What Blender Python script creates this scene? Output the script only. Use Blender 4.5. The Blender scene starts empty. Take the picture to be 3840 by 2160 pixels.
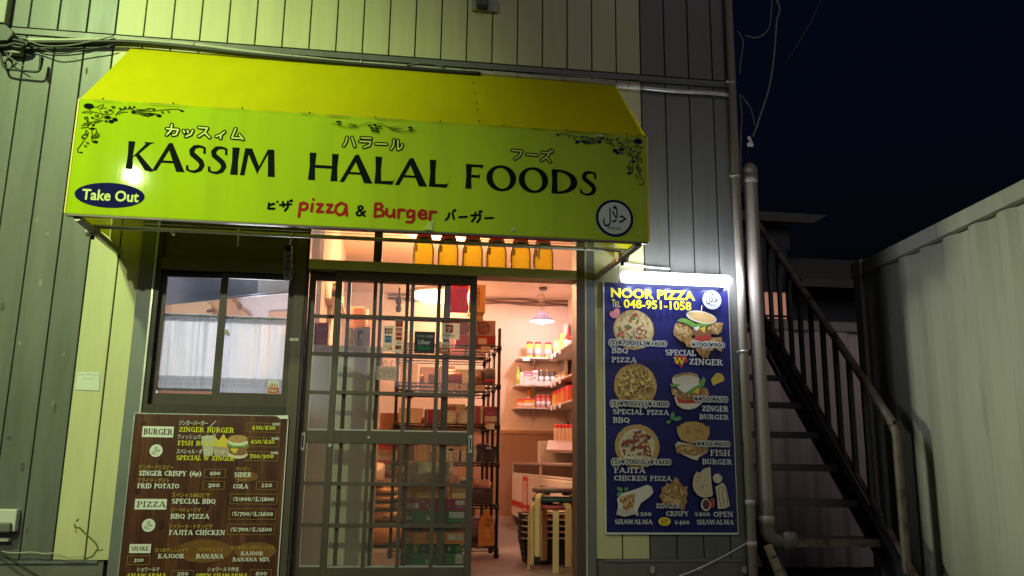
import bpy, bmesh, math, random
from mathutils import Vector, Matrix
from mathutils.geometry import tessellate_polygon, delaunay_2d_cdt
random.seed(7)
SC = bpy.context.scene
COL = SC.collection
rad = math.radians

# ------------------------------------------------------------------ camera
FPX = 3136.624                                   # focal length in pixels of the 3840 px wide photo
CAM_R = Vector((0.9904394, -0.13733797, 0.01296477))
CAM_U = Vector((-0.04060255, -0.20040727, 0.97887096))
CAM_W = Vector((0.13183792, 0.97003877, 0.20406753))
CAM_C = Vector((2.4192073, -5.26305539, 1.10))
cd = bpy.data.cameras.new("camera")
cam = bpy.data.objects.new("camera", cd)
COL.objects.link(cam)
cd.sensor_width = 36.0
cd.lens = FPX * 36.0 / 3840.0
cd.clip_start = 0.05
cd.clip_end = 600.0
mw = Matrix((CAM_R, CAM_U, -CAM_W)).transposed().to_4x4()
mw.translation = CAM_C
cam.matrix_world = mw
SC.camera = cam

# ------------------------------------------------------------------ world, soft fill light, exposure
wd = bpy.data.worlds.new("World")
SC.world = wd
wd.use_nodes = True
nt = wd.node_tree
bg = nt.nodes["Background"]
sky = nt.nodes.new("ShaderNodeTexSky")
sky.sky_type = 'NISHITA'
sky.sun_disc = False
sky.sun_elevation = rad(-3.2)
sky.sun_rotation = rad(200)
sky.altitude = 0
tint = nt.nodes.new("ShaderNodeVectorMath"); tint.operation = 'MULTIPLY'
tint.inputs[1].default_value = (0.30, 0.62, 1.5)            # light-polluted night air scatters back blue
nt.links.new(sky.outputs[0], tint.inputs[0]); nt.links.new(tint.outputs[0], bg.inputs[0])
bg.inputs[1].default_value = 0.075
SKY_BG = bg
fill_sun = bpy.data.lights.new("fill_sun", 'SUN')  # added wide fill light for the shaded parts, no real moon
fill_sun.energy = 0.27
fill_sun.angle = rad(40)
fill_sun.color = (1.0, 0.88, 0.92)
mo = bpy.data.objects.new("fill_sun", fill_sun)
mo.rotation_euler = Vector((-0.10, 1.0, -0.45)).to_track_quat('-Z', 'Y').to_euler()
COL.objects.link(mo)
SC.view_settings.view_transform = 'Standard'
SC.view_settings.look = 'None'
SC.view_settings.exposure = 0.0
SC.view_settings.gamma = 1.0
SC.cycles.use_denoising = True
SC.cycles.max_bounces = 8
SC.cycles.transparent_max_bounces = 16
SC.cycles.sample_clamp_indirect = 4.0
SC.cycles.caustics_reflective = False
SC.cycles.caustics_refractive = False

# street lamps and a far low light on the street side (all outside the frame)
def lamp(name, loc, energy, color, radius, kind='POINT', target=None, cone=None, blend=0.3):
    l = bpy.data.lights.new(name, kind)
    l.energy = energy
    l.color = color
    l.shadow_soft_size = radius
    o = bpy.data.objects.new(name, l)
    o.location = loc
    if target is not None:
        o.rotation_euler = (Vector(target) - Vector(loc)).to_track_quat('-Z', 'Y').to_euler()
    if cone:
        l.spot_size = cone
        l.spot_blend = blend
    COL.objects.link(o)
    return o
STREET = (0.72, 1.0, 0.41)
lamp("street_lamp_light", (-0.95, -4.3, 5.85), 1420, STREET, 0.13, 'SPOT', (0.15, 0, 3.3), rad(63), 1.0)
lamp("low_street_lamp_light", (-0.8, -6.2, 4.4), 600, (0.88, 1.0, 0.56), 0.06, 'SPOT', (1.5, 0, 1.7), rad(44), 1.0)
lamp("far_low_light", (-9.5, -2.2, 2.0), 3400, (0.90, 1.0, 0.68), 0.9, 'SPOT', (5.75, -1.6, 1.4), rad(15), 0.7)  # low unseen source far to the left, narrowed to light the container

# ------------------------------------------------------------------ from photo pixels to places
k = 1280/2576
RG = {}
for i in range(3):
    for j in range(3):
        RG['a%d%d' % (i, j)] = (1280*i, 720*j, k)
kb = 560/2536
kc = 600/2557
kd = 580/2472
RG.update(b1=(1140,1020,kb), b2=(1660,1020,kb), b3=(1140,1320,kb), b4=(1660,1320,kb),
          c5=(1080,1620,kc), c6=(1640,1580,kc), c7=(1080,1820,kc), c8=(1640,1820,kc),
          d1=(2220,960,kd), d2=(2220,1280,kd), d3=(2220,1600,kd), d4=(2220,1820,680/2576),
          d5=(220,760,960/2576), d6=(280,360,440/2576), d7=(1160,820,1100/2576), d8=(0,60,480/2576),
          e1=(2200,480,280/1690), e2=(1200,440,400/2576), e3=(560,960,560/1352), e4=(2760,800,540/1505),
          e5=(2760,1500,740/1625), g=(0,0,3840/2576), f=(0,0,1.0))
def ray(reg, x, y):
    a, b, s = RG[reg]
    px, py = a + x*s, b + y*s
    return CAM_R*((px-1920)/FPX) - CAM_U*((py-1080)/FPX) + CAM_W
def WY(reg, x, y, Y=0.0):
    d = ray(reg, x, y); return CAM_C + d*((Y-CAM_C.y)/d.y)
def WZ(reg, x, y, Z):
    d = ray(reg, x, y); return CAM_C + d*((Z-CAM_C.z)/d.z)
def WX(reg, x, y, X):
    d = ray(reg, x, y); return CAM_C + d*((X-CAM_C.x)/d.x)

# ------------------------------------------------------------------ materials
MATS = {}
def M(name, col, rough=0.6, metal=0.0, var=0.0, scale=8.0, stretch=(1,1,1), bump=0.0, bscale=60.0,
      emit=0.0, spec=0.5, trans=0.0, coat=0.0, col2=None, c2lo=0.45, c2hi=0.6, c2scale=None, ecol=None):
    if name in MATS: return MATS[name]
    m = bpy.data.materials.new(name)
    m.use_nodes = True
    n = m.node_tree.nodes; L = m.node_tree.links
    b = n["Principled BSDF"]
    b.inputs["Base Color"].default_value = (*col, 1)
    b.inputs["Roughness"].default_value = rough
    b.inputs["Metallic"].default_value = metal
    b.inputs["Specular IOR Level"].default_value = spec
    b.inputs["Coat Weight"].default_value = coat
    if trans: b.inputs["Transmission Weight"].default_value = trans
    if emit:
        b.inputs["Emission Color"].default_value = (*(ecol or col), 1)
        b.inputs["Emission Strength"].default_value = emit
    tc = None
    if var or bump or col2:
        tc = n.new("ShaderNodeTexCoord"); mp = n.new("ShaderNodeMapping")
        mp.inputs["Scale"].default_value = stretch
        L.new(tc.outputs["Object"], mp.inputs[0])
    src = None
    if col2:
        nz = n.new("ShaderNodeTexNoise"); nz.inputs["Scale"].default_value = c2scale or scale
        nz.inputs["Detail"].default_value = 5
        L.new(mp.outputs[0], nz.inputs["Vector"])
        mr = n.new("ShaderNodeMapRange"); mr.inputs[1].default_value = c2lo; mr.inputs[2].default_value = c2hi
        L.new(nz.outputs["Fac"], mr.inputs[0])
        mx = n.new("ShaderNodeMix"); mx.data_type = 'RGBA'
        mx.inputs[6].default_value = (*col, 1); mx.inputs[7].default_value = (*col2, 1)
        L.new(mr.outputs[0], mx.inputs[0])
        src = mx.outputs[2]
    if var:
        nz = n.new("ShaderNodeTexNoise"); nz.inputs["Scale"].default_value = scale
        nz.inputs["Detail"].default_value = 6; nz.inputs["Roughness"].default_value = 0.65
        L.new(mp.outputs[0], nz.inputs["Vector"])
        mr = n.new("ShaderNodeMapRange")
        mr.inputs[1].default_value = 0.25; mr.inputs[2].default_value = 0.75
        mr.inputs[3].default_value = 1-var; mr.inputs[4].default_value = 1+var*0.6
        L.new(nz.outputs["Fac"], mr.inputs[0])
        mu = n.new("ShaderNodeVectorMath"); mu.operation = 'SCALE'
        if src: L.new(src, mu.inputs[0])
        else: mu.inputs[0].default_value = col
        L.new(mr.outputs[0], mu.inputs[3])
        src = mu.outputs[0]
        rr = n.new("ShaderNodeMapRange")
        rr.inputs[3].default_value = max(0.02, rough-0.12); rr.inputs[4].default_value = min(1, rough+0.12)
        L.new(nz.outputs["Fac"], rr.inputs[0]); L.new(rr.outputs[0], b.inputs["Roughness"])
    if src: L.new(src, b.inputs["Base Color"])
    if bump:
        nb = n.new("ShaderNodeTexNoise"); nb.inputs["Scale"].default_value = bscale
        nb.inputs["Detail"].default_value = 4
        L.new(mp.outputs[0], nb.inputs["Vector"])
        bp = n.new("ShaderNodeBump"); bp.inputs["Strength"].default_value = bump
        bp.inputs["Distance"].default_value = 0.01
        L.new(nb.outputs["Fac"], bp.inputs["Height"]); L.new(bp.outputs[0], b.inputs["Normal"])
    MATS[name] = m
    return m
def flat(name, col, rough=0.55, **kw): return M(name, col, rough, **kw)

def glass_mat(name, tint=(1,1,1), refl=1.0, dust=0.0, dustcol=(0.6,0.6,0.55)):
    m = bpy.data.materials.new(name); m.use_nodes = True
    n = m.node_tree.nodes; L = m.node_tree.links
    for x in list(n):
        if x.type != 'OUTPUT_MATERIAL': n.remove(x)
    out = [x for x in n if x.type == 'OUTPUT_MATERIAL'][0]
    tr = n.new("ShaderNodeBsdfTransparent"); tr.inputs[0].default_value = (*tint, 1)
    gl = n.new("ShaderNodeBsdfGlossy"); gl.inputs["Roughness"].default_value = 0.02
    fr = n.new("ShaderNodeFresnel"); fr.inputs[0].default_value = 1.45
    ml = n.new("ShaderNodeMath"); ml.operation = 'MULTIPLY'; ml.inputs[1].default_value = refl
    L.new(fr.outputs[0], ml.inputs[0])
    mx = n.new("ShaderNodeMixShader")
    L.new(ml.outputs[0], mx.inputs[0]); L.new(tr.outputs[0], mx.inputs[1]); L.new(gl.outputs[0], mx.inputs[2])
    last = mx
    if dust:
        df = n.new("ShaderNodeBsdfDiffuse"); df.inputs[0].default_value = (*dustcol, 1)
        tc = n.new("ShaderNodeTexCoord"); nz = n.new("ShaderNodeTexNoise"); nz.inputs["Scale"].default_value = 5
        L.new(tc.outputs["Object"], nz.inputs["Vector"])
        mm = n.new("ShaderNodeMath"); mm.operation = 'MULTIPLY'; mm.inputs[1].default_value = dust*2
        L.new(nz.outputs["Fac"], mm.inputs[0])
        m2 = n.new("ShaderNodeMixShader")
        L.new(mm.outputs[0], m2.inputs[0]); L.new(mx.outputs[0], m2.inputs[1]); L.new(df.outputs[0], m2.inputs[2])
        last = m2
    L.new(last.outputs[0], out.inputs[0])
    MATS[name] = m
    return m
def oil_mat(name, tint, body, mix=.4):
    if name in MATS: return MATS[name]
    m = bpy.data.materials.new(name); m.use_nodes = True
    n = m.node_tree.nodes; L = m.node_tree.links
    for x in list(n):
        if x.type != 'OUTPUT_MATERIAL': n.remove(x)
    out = [x for x in n if x.type == 'OUTPUT_MATERIAL'][0]
    tr = n.new("ShaderNodeBsdfTransparent"); tr.inputs[0].default_value = (*tint, 1)
    df = n.new("ShaderNodeBsdfDiffuse"); df.inputs[0].default_value = (*body, 1)
    tl = n.new("ShaderNodeBsdfTranslucent"); tl.inputs[0].default_value = (*body, 1)
    gl = n.new("ShaderNodeBsdfGlossy"); gl.inputs["Roughness"].default_value = .08
    fr = n.new("ShaderNodeFresnel"); fr.inputs[0].default_value = 1.4
    a = n.new("ShaderNodeMixShader"); a.inputs[0].default_value = .6; L.new(df.outputs[0], a.inputs[1]); L.new(tl.outputs[0], a.inputs[2])
    b = n.new("ShaderNodeMixShader"); b.inputs[0].default_value = mix; L.new(tr.outputs[0], b.inputs[1]); L.new(a.outputs[0], b.inputs[2])
    c = n.new("ShaderNodeMixShader"); L.new(fr.outputs[0], c.inputs[0]); L.new(b.outputs[0], c.inputs[1]); L.new(gl.outputs[0], c.inputs[2])
    L.new(c.outputs[0], out.inputs[0]); MATS[name] = m
    return m
def cloth_mat(name, col, transl=0.5, scale=220, amp=.15, bump=None):
    if name in MATS: return MATS[name]
    m = bpy.data.materials.new(name); m.use_nodes = True
    n = m.node_tree.nodes; L = m.node_tree.links
    for x in list(n):
        if x.type != 'OUTPUT_MATERIAL': n.remove(x)
    out = [x for x in n if x.type == 'OUTPUT_MATERIAL'][0]
    d = n.new("ShaderNodeBsdfDiffuse"); t = n.new("ShaderNodeBsdfTranslucent")
    tc = n.new("ShaderNodeTexCoord"); nz = n.new("ShaderNodeTexNoise"); nz.inputs["Scale"].default_value = scale
    L.new(tc.outputs["Object"], nz.inputs["Vector"])
    mr = n.new("ShaderNodeMapRange"); mr.inputs[1].default_value = 0.3; mr.inputs[2].default_value = 0.7; mr.inputs[3].default_value = 1.0-amp; mr.inputs[4].default_value = 1.0
    L.new(nz.outputs["Fac"], mr.inputs[0])
    vs = n.new("ShaderNodeVectorMath"); vs.operation = 'SCALE'; vs.inputs[0].default_value = col
    L.new(mr.outputs[0], vs.inputs[3])
    L.new(vs.outputs[0], d.inputs[0]); L.new(vs.outputs[0], t.inputs[0])
    if bump:
        nb = n.new("ShaderNodeTexNoise"); nb.inputs["Scale"].default_value = bump[1]; nb.inputs["Detail"].default_value = 3
        mp = n.new("ShaderNodeMapping"); mp.inputs["Scale"].default_value = bump[2]
        L.new(tc.outputs["Object"], mp.inputs[0]); L.new(mp.outputs[0], nb.inputs["Vector"])
        bp = n.new("ShaderNodeBump"); bp.inputs["Strength"].default_value = bump[0]; bp.inputs["Distance"].default_value = .02
        L.new(nb.outputs["Fac"], bp.inputs["Height"]); L.new(bp.outputs[0], d.inputs["Normal"])
        L.new(mp.outputs[0], nz.inputs["Vector"])
    mx = n.new("ShaderNodeMixShader"); mx.inputs[0].default_value = transl
    L.new(d.outputs[0], mx.inputs[1]); L.new(t.outputs[0], mx.inputs[2]); L.new(mx.outputs[0], out.inputs[0])
    MATS[name] = m
    return m

# ------------------------------------------------------------------ mesh builder
class MB:
    def __init__(s): s.v = []; s.f = []; s.m = []; s.sm = []
    def add(s, vs, fs, mat, smooth=False):
        o = len(s.v)
        s.v += [Vector(v) for v in vs]
        for f in fs:
            s.f.append([o+i for i in f]); s.m.append(mat); s.sm.append(smooth)
        return s
    def box(s, x0, x1, y0, y1, z0, z1, mat):
        vs = [(x,y,z) for z in (z0,z1) for y in (y0,y1) for x in (x0,x1)]
        return s.add(vs, [(0,2,3,1),(4,5,7,6),(0,1,5,4),(2,6,7,3),(0,4,6,2),(1,3,7,5)], mat)
    def obox(s, c, ax, ay, az, hx, hy, hz, mat):
        c = Vector(c); ax = Vector(ax).normalized(); ay = Vector(ay).normalized(); az = Vector(az).normalized()
        vs = [c+ax*(hx*i)+ay*(hy*j)+az*(hz*q) for q in (-1,1) for j in (-1,1) for i in (-1,1)]
        return s.add(vs, [(0,2,3,1),(4,5,7,6),(0,1,5,4),(2,6,7,3),(0,4,6,2),(1,3,7,5)], mat)
    def tube(s, path, r, mat, n=10, cap=True):
        path = [Vector(p) for p in path]
        rings = []; a = None
        for i, p in enumerate(path):
            t = (path[min(i+1, len(path)-1)] - path[max(i-1, 0)]).normalized()
            if a is None: a = t.cross(Vector((0,0,1)) if abs(t.z) < .9 else Vector((1,0,0)))
            else:
                a2 = a - t*a.dot(t)
                a = a2 if a2.length > 1e-4 else t.cross(Vector((0,1,0)))
            a.normalize(); b = t.cross(a).normalized()
            rr = r[i] if isinstance(r, (list, tuple)) else r
            rings.append([p + a*(rr*math.cos(2*math.pi*q/n)) + b*(rr*math.sin(2*math.pi*q/n)) for q in range(n)])
        vs = [v for rg in rings for v in rg]
        fs = []
        for i in range(len(path)-1):
            for q in range(n):
                fs.append((i*n+q, i*n+(q+1)%n, (i+1)*n+(q+1)%n, (i+1)*n+q))
        s.add(vs, fs, mat, True)
        if cap:
            o = len(s.v) - len(vs)
            s.f.append([o+q for q in range(n)][::-1]); s.m.append(mat); s.sm.append(False)
            s.f.append([o+(len(path)-1)*n+q for q in range(n)]); s.m.append(mat); s.sm.append(False)
        return s
    def lathe(s, c, prof, mat, n=20, axis='z', sx=1.0, sy=1.0):
        c = Vector(c); vs = []; fs = []
        for (r, h) in prof:
            for q in range(n):
                a = 2*math.pi*q/n
                x, y = r*math.cos(a)*sx, r*math.sin(a)*sy
                vs.append(c + (Vector((x,y,h)) if axis == 'z' else Vector((x,h,y)) if axis == 'y' else Vector((h,x,y))))
        for i in range(len(prof)-1):
            for q in range(n):
                fs.append((i*n+q, i*n+(q+1)%n, (i+1)*n+(q+1)%n, (i+1)*n+q))
        s.add(vs, fs, mat, True)
        o = len(s.v)-len(vs)
        if prof[0][0] > 1e-4: s.f.append([o+q for q in range(n)][::-1]); s.m.append(mat); s.sm.append(False)
        if prof[-1][0] > 1e-4: s.f.append([o+(len(prof)-1)*n+q for q in range(n)]); s.m.append(mat); s.sm.append(False)
        return s
    def poly(s, pts, mat):                       # flat, possibly concave outline in 3-D
        pts = [Vector(p) for p in pts]
        tris = tessellate_polygon([pts])
        return s.add(pts, [tuple(t) for t in tris], mat)
    def prism(s, pts, d, mat):                   # outline pushed along d
        pts = [Vector(p) for p in pts]; d = Vector(d); n = len(pts)
        tris = tessellate_polygon([pts])
        vs = pts + [p+d for p in pts]
        fs = [tuple(t) for t in tris] + [tuple(n+i for i in reversed(t)) for t in tris]
        fs += [(i, (i+1) % n, n+(i+1) % n, n+i) for i in range(n)]
        return s.add(vs, fs, mat)
    def build(s, name, parent=None, bevel=0.0, seg=2):
        me = bpy.data.meshes.new(name)
        if parent is not None: base = parent.get("_wl") and Vector(parent["_wl"]) or Vector((0,0,0))
        else:
            xs = [v.x for v in s.v]; ys = [v.y for v in s.v]; zs = [v.z for v in s.v]
            base = Vector(((min(xs)+max(xs))/2, (min(ys)+max(ys))/2, min(zs)))
        slots = []
        for m in s.m:
            if m not in slots: slots.append(m)
        for m in slots: me.materials.append(m)
        me.from_pydata([v-base for v in s.v], [], s.f)
        idx = {m: i for i, m in enumerate(slots)}
        for p, m, sm in zip(me.polygons, s.m, s.sm):
            p.material_index = idx[m]; p.use_smooth = sm
        me.update()
        bm = bmesh.new(); bm.from_mesh(me)
        bmesh.ops.recalc_face_normals(bm, faces=bm.faces)
        bm.to_mesh(me); bm.free()
        o = bpy.data.objects.new(name, me)
        COL.objects.link(o)
        if parent is not None: o.parent = parent
        else: o.location = base
        WL[o.name] = base
        o["_wl"] = list(base)
        if bevel:
            md = o.modifiers.new("bevel", 'BEVEL'); md.width = bevel; md.segments = seg
            md.limit_method = 'ANGLE'; md.angle_limit = rad(50)
        return o
WL = {}
USED_LABELS = set()
def tag(o, label, cat, group=None):
    o["label"] = label; o["category"] = cat
    if group: o["group"] = group
    return o
def thing(name, loc, label, cat, group=None):
    o = bpy.data.objects.new(name, None)
    o.empty_display_size = 0.05
    o.location = loc
    o["_wl"] = list(loc)
    COL.objects.link(o)
    return tag(o, label, cat, group)
def struct(o):
    o["kind"] = "structure"; return o
def copy_thing(src, delta, label, group=None, rot=0.0):
    r = src.copy(); COL.objects.link(r)
    r.location = src.location + Vector(delta); r["_wl"] = list(r.location)
    r.rotation_euler.z = rot
    r["label"] = label
    if group: r["group"] = group
    for ch in list(src.children):
        c = ch.copy(); COL.objects.link(c); c.parent = r
        for g in list(ch.children):
            d = g.copy(); COL.objects.link(d); d.parent = c
    return r

# ------------------------------------------------------------------ lettering and flat printing
_tcache = {}
def font_mesh(txt, bold=0.0):
    key = (txt, bold)
    if key in _tcache: return _tcache[key]
    cu = bpy.data.curves.new("lettering", 'FONT'); cu.body = txt; cu.size = 1.0
    cu.offset = bold; cu.resolution_u = 3
    ob = bpy.data.objects.new("lettering", cu); COL.objects.link(ob)
    dg = bpy.context.evaluated_depsgraph_get()
    me = bpy.data.meshes.new_from_object(ob.evaluated_get(dg))
    vs = [(v.co.x, v.co.y) for v in me.vertices]; fs = [tuple(p.vertices) for p in me.polygons]
    bpy.data.objects.remove(ob); bpy.data.curves.remove(cu); bpy.data.meshes.remove(me)
    _tcache[key] = (vs, fs)
    return vs, fs

def stroke_poly(pts, w, caps=True, n=8):
    """outline pieces of a polyline of width w (number or one per point) in 2-D; round joints and ends"""
    out = []
    W = w if isinstance(w, (list, tuple)) else [w]*len(pts)
    for i in range(len(pts)-1):
        (x0, y0), (x1, y1) = pts[i], pts[i+1]
        dx, dy = x1-x0, y1-y0; l = math.hypot(dx, dy) or 1e-6
        nx, ny = -dy/l, dx/l; a, b = W[i]/2, W[i+1]/2
        out.append([(x0+nx*a, y0+ny*a), (x0-nx*a, y0-ny*a), (x1-nx*b, y1-ny*b), (x1+nx*b, y1+ny*b)])
    rng = range(len(pts)) if caps else range(1, len(pts)-1)
    for i in rng:
        r = W[i]/2
        out.append([(pts[i][0]+r*math.cos(2*math.pi*q/n), pts[i][1]+r*math.sin(2*math.pi*q/n)) for q in range(n)])
    return out

# heavy slab lettering drawn as strokes: (width, [ (points, 'v' thick | 'h' thin) ], serif bars)
def _arc(cx, cy, rx, ry, a0, a1, n=8):
    return [(cx+rx*math.cos(rad(a0+(a1-a0)*i/n)), cy+ry*math.sin(rad(a0+(a1-a0)*i/n))) for i in range(n+1)]
SL = {}
def _g(ch, w, strokes, serifs=()): SL[ch] = (w, strokes, serifs)
V, H = 'v', 'h'
_g('A', .86, [([(.12,.02),(.40,.96)], H), ([(.46,.98),(.74,.02)], V), ([(.24,.33),(.62,.33)], H)], [(.12,.05,.24),(.74,.05,.3)])
_g('B', .74, [([(.18,0),(.18,1)], V), (_arc(.34,.75,.24,.2,90,-90), V), (_arc(.36,.28,.27,.23,90,-90), V)], [(.14,.05,.28),(.14,.95,.28)])
_g('C', .76, [(_arc(.44,.5,.32,.43,50,310,14), V)], [])
_g('D', .8, [([(.18,0),(.18,1)], V), (_arc(.34,.5,.34,.43,90,-90,10), V)], [(.14,.05,.28),(.14,.95,.28)])
_g('E', .7, [([(.18,0),(.18,1)], V), ([(.18,.93),(.62,.93)], H), ([(.18,.5),(.5,.5)], H), ([(.18,.07),(.64,.07)], H), ([(.6,.95),(.6,.78)], H), ([(.62,.05),(.62,.25)], H)], [(.14,.05,.26),(.14,.95,.26)])
_g('F', .66, [([(.18,0),(.18,1)], V), ([(.18,.93),(.6,.93)], H), ([(.18,.5),(.5,.5)], H), ([(.58,.95),(.58,.76)], H)], [(.18,.05,.36),(.14,.95,.26)])
_g('G', .82, [(_arc(.44,.5,.32,.43,50,300,14), V), ([(.66,.05),(.66,.42)], V), ([(.52,.42),(.76,.42)], H)], [])
_g('H', .86, [([(.18,0),(.18,1)], V), ([(.66,0),(.66,1)], V), ([(.18,.5),(.66,.5)], H)], [(.18,.05,.34),(.18,.95,.34),(.66,.05,.34),(.66,.95,.34)])
_g('I', .42, [([(.2,0),(.2,1)], V)], [(.2,.05,.38),(.2,.95,.38)])
_g('J', .6, [([(.4,1),(.4,.25)], V), (_arc(.24,.22,.16,.16,0,-170,6), H)], [(.4,.95,.34)])
_g('K', .84, [([(.18,0),(.18,1)], V), ([(.24,.45),(.62,.95)], H), ([(.34,.56),(.66,.04)], V)], [(.18,.05,.34),(.18,.95,.34),(.64,.95,.26),(.68,.05,.26)])
_g('L', .68, [([(.18,0),(.18,1)], V), ([(.18,.07),(.62,.07)], H), ([(.6,.05),(.6,.3)], H)], [(.18,.95,.36),(.14,.05,.26)])
_g('M', 1.0, [([(.16,0),(.16,1)], H), ([(.22,.98),(.5,.15)], V), ([(.5,.15),(.76,.98)], H), ([(.8,0),(.8,1)], V)], [(.16,.05,.28),(.8,.05,.32),(.14,.95,.22),(.82,.95,.26)])
_g('N', .88, [([(.16,0),(.16,1)], H), ([(.18,.98),(.68,.04)], V), ([(.7,.05),(.7,1)], H)], [(.16,.05,.28),(.12,.95,.24),(.7,.95,.3)])
_g('O', .86, [(_arc(.42,.5,.31,.42,0,360,18), V)], [])
_g('P', .7, [([(.18,0),(.18,1)], V), (_arc(.34,.72,.25,.22,90,-90), V)], [(.18,.05,.36),(.14,.95,.26)])
_g('Q', .86, [(_arc(.42,.52,.31,.4,0,360,18), V), ([(.46,.22),(.74,-.1)], H)], [])
_g('R', .82, [([(.18,0),(.18,1)], V), (_arc(.34,.74,.24,.2,90,-90), V), ([(.4,.5),(.66,.04)], V)], [(.18,.05,.34),(.14,.95,.26),(.68,.05,.24)])
_g('S', .68, [(_arc(.34,.73,.22,.2,40,270,9) + _arc(.34,.27,.24,.21,90,-140,9), V)], [])
_g('T', .74, [([(.36,0),(.36,1)], V), ([(.06,.93),(.66,.93)], H), ([(.07,.95),(.07,.76)], H), ([(.65,.95),(.65,.76)], H)], [(.36,.05,.34)])
_g('U', .82, [([(.18,1),(.18,.3)] + _arc(.4,.3,.22,.24,180,360,8), V), ([(.62,.3),(.62,1)], H)], [(.18,.95,.34),(.62,.95,.28)])
_g('V', .82, [([(.12,.98),(.4,.04)], V), ([(.4,.04),(.68,.98)], H)], [(.12,.95,.3),(.68,.95,.26)])
_g('W', 1.1, [([(.1,.98),(.32,.04)], V), ([(.32,.04),(.52,.9)], H), ([(.52,.9),(.74,.04)], V), ([(.74,.04),(.96,.98)], H)], [(.1,.95,.28),(.52,.95,.24),(.96,.95,.24)])
_g('X', .8, [([(.1,.98),(.66,.02)], V), ([(.66,.98),(.1,.02)], H)], [(.12,.95,.28),(.64,.05,.28)])
_g('Y', .8, [([(.1,.98),(.38,.48),(.38,0)], V), ([(.38,.48),(.66,.98)], H)], [(.1,.95,.28),(.66,.95,.26),(.38,.05,.34)])
_g('Z', .72, [([(.08,.92),(.6,.92)], H), ([(.56,.9),(.12,.1)], V), ([(.1,.08),(.64,.08)], H), ([(.1,.95),(.1,.74)], H), ([(.62,.05),(.62,.28)], H)], [])
_g('0', .66, [(_arc(.32,.46,.2,.36,0,360,16), V)], [])
_g('1', .44, [([(.24,0),(.24,.9)], V), ([(.08,.74),(.24,.88)], H)], [(.24,.05,.38)])
_g('2', .62, [(_arc(.3,.6,.19,.24,160,-40,8), V), ([(.46,.46),(.1,.08)], H), ([(.08,.08),(.54,.08)], V)], [])
_g('3', .6, [(_arc(.28,.64,.19,.2,140,-90,8), V), (_arc(.28,.2,.22,.24,90,-140,8), V)], [])
_g('4', .66, [([(.42,-.1),(.42,.86)], V), ([(.42,.86),(.06,.26),(.6,.26)], H)], [])
_g('5', .62, [([(.52,.82),(.18,.82),(.14,.5)], H), (_arc(.28,.3,.22,.26,110,-140,10), V)], [])
_g('6', .66, [([(.5,.92),(.24,.7),(.14,.4)], V), (_arc(.32,.28,.2,.24,0,360,14), V)], [])
_g('7', .6, [([(.08,.8),(.54,.8)], V), ([(.52,.78),(.24,-.08)], V)], [])
_g('8', .64, [(_arc(.31,.7,.17,.17,0,360,12), V), (_arc(.31,.26,.21,.22,0,360,12), V)], [])
_g('9', .66, [(_arc(.32,.56,.2,.24,0,360,14), V), ([(.5,.5),(.44,.2),(.16,-.06)], V)], [])
_g('/', .5, [([(.06,-.1),(.42,1)], H)], [])
_g('(', .36, [(_arc(.42,.45,.28,.56,120,240,6), H)], [])
_g(')', .36, [(_arc(-.06,.45,.28,.56,60,-60,6), H)], [])
_g('p', .66, [([(.14,-.28),(.14,.6)], V), (_arc(.32,.3,.2,.27,0,360,12), V)], [])
_g(' ', .45, [], [])
_g('-', .5, [([(.08,.42),(.4,.42)], H)], [])
_g('Y=', .7, [], [])
_g('\u00a5', .8, [([(.1,.95),(.38,.5),(.66,.95)], H), ([(.38,.5),(.38,0)], H), ([(.14,.42),(.62,.42)], H), ([(.14,.22),(.62,.22)], H)], [])

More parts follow.
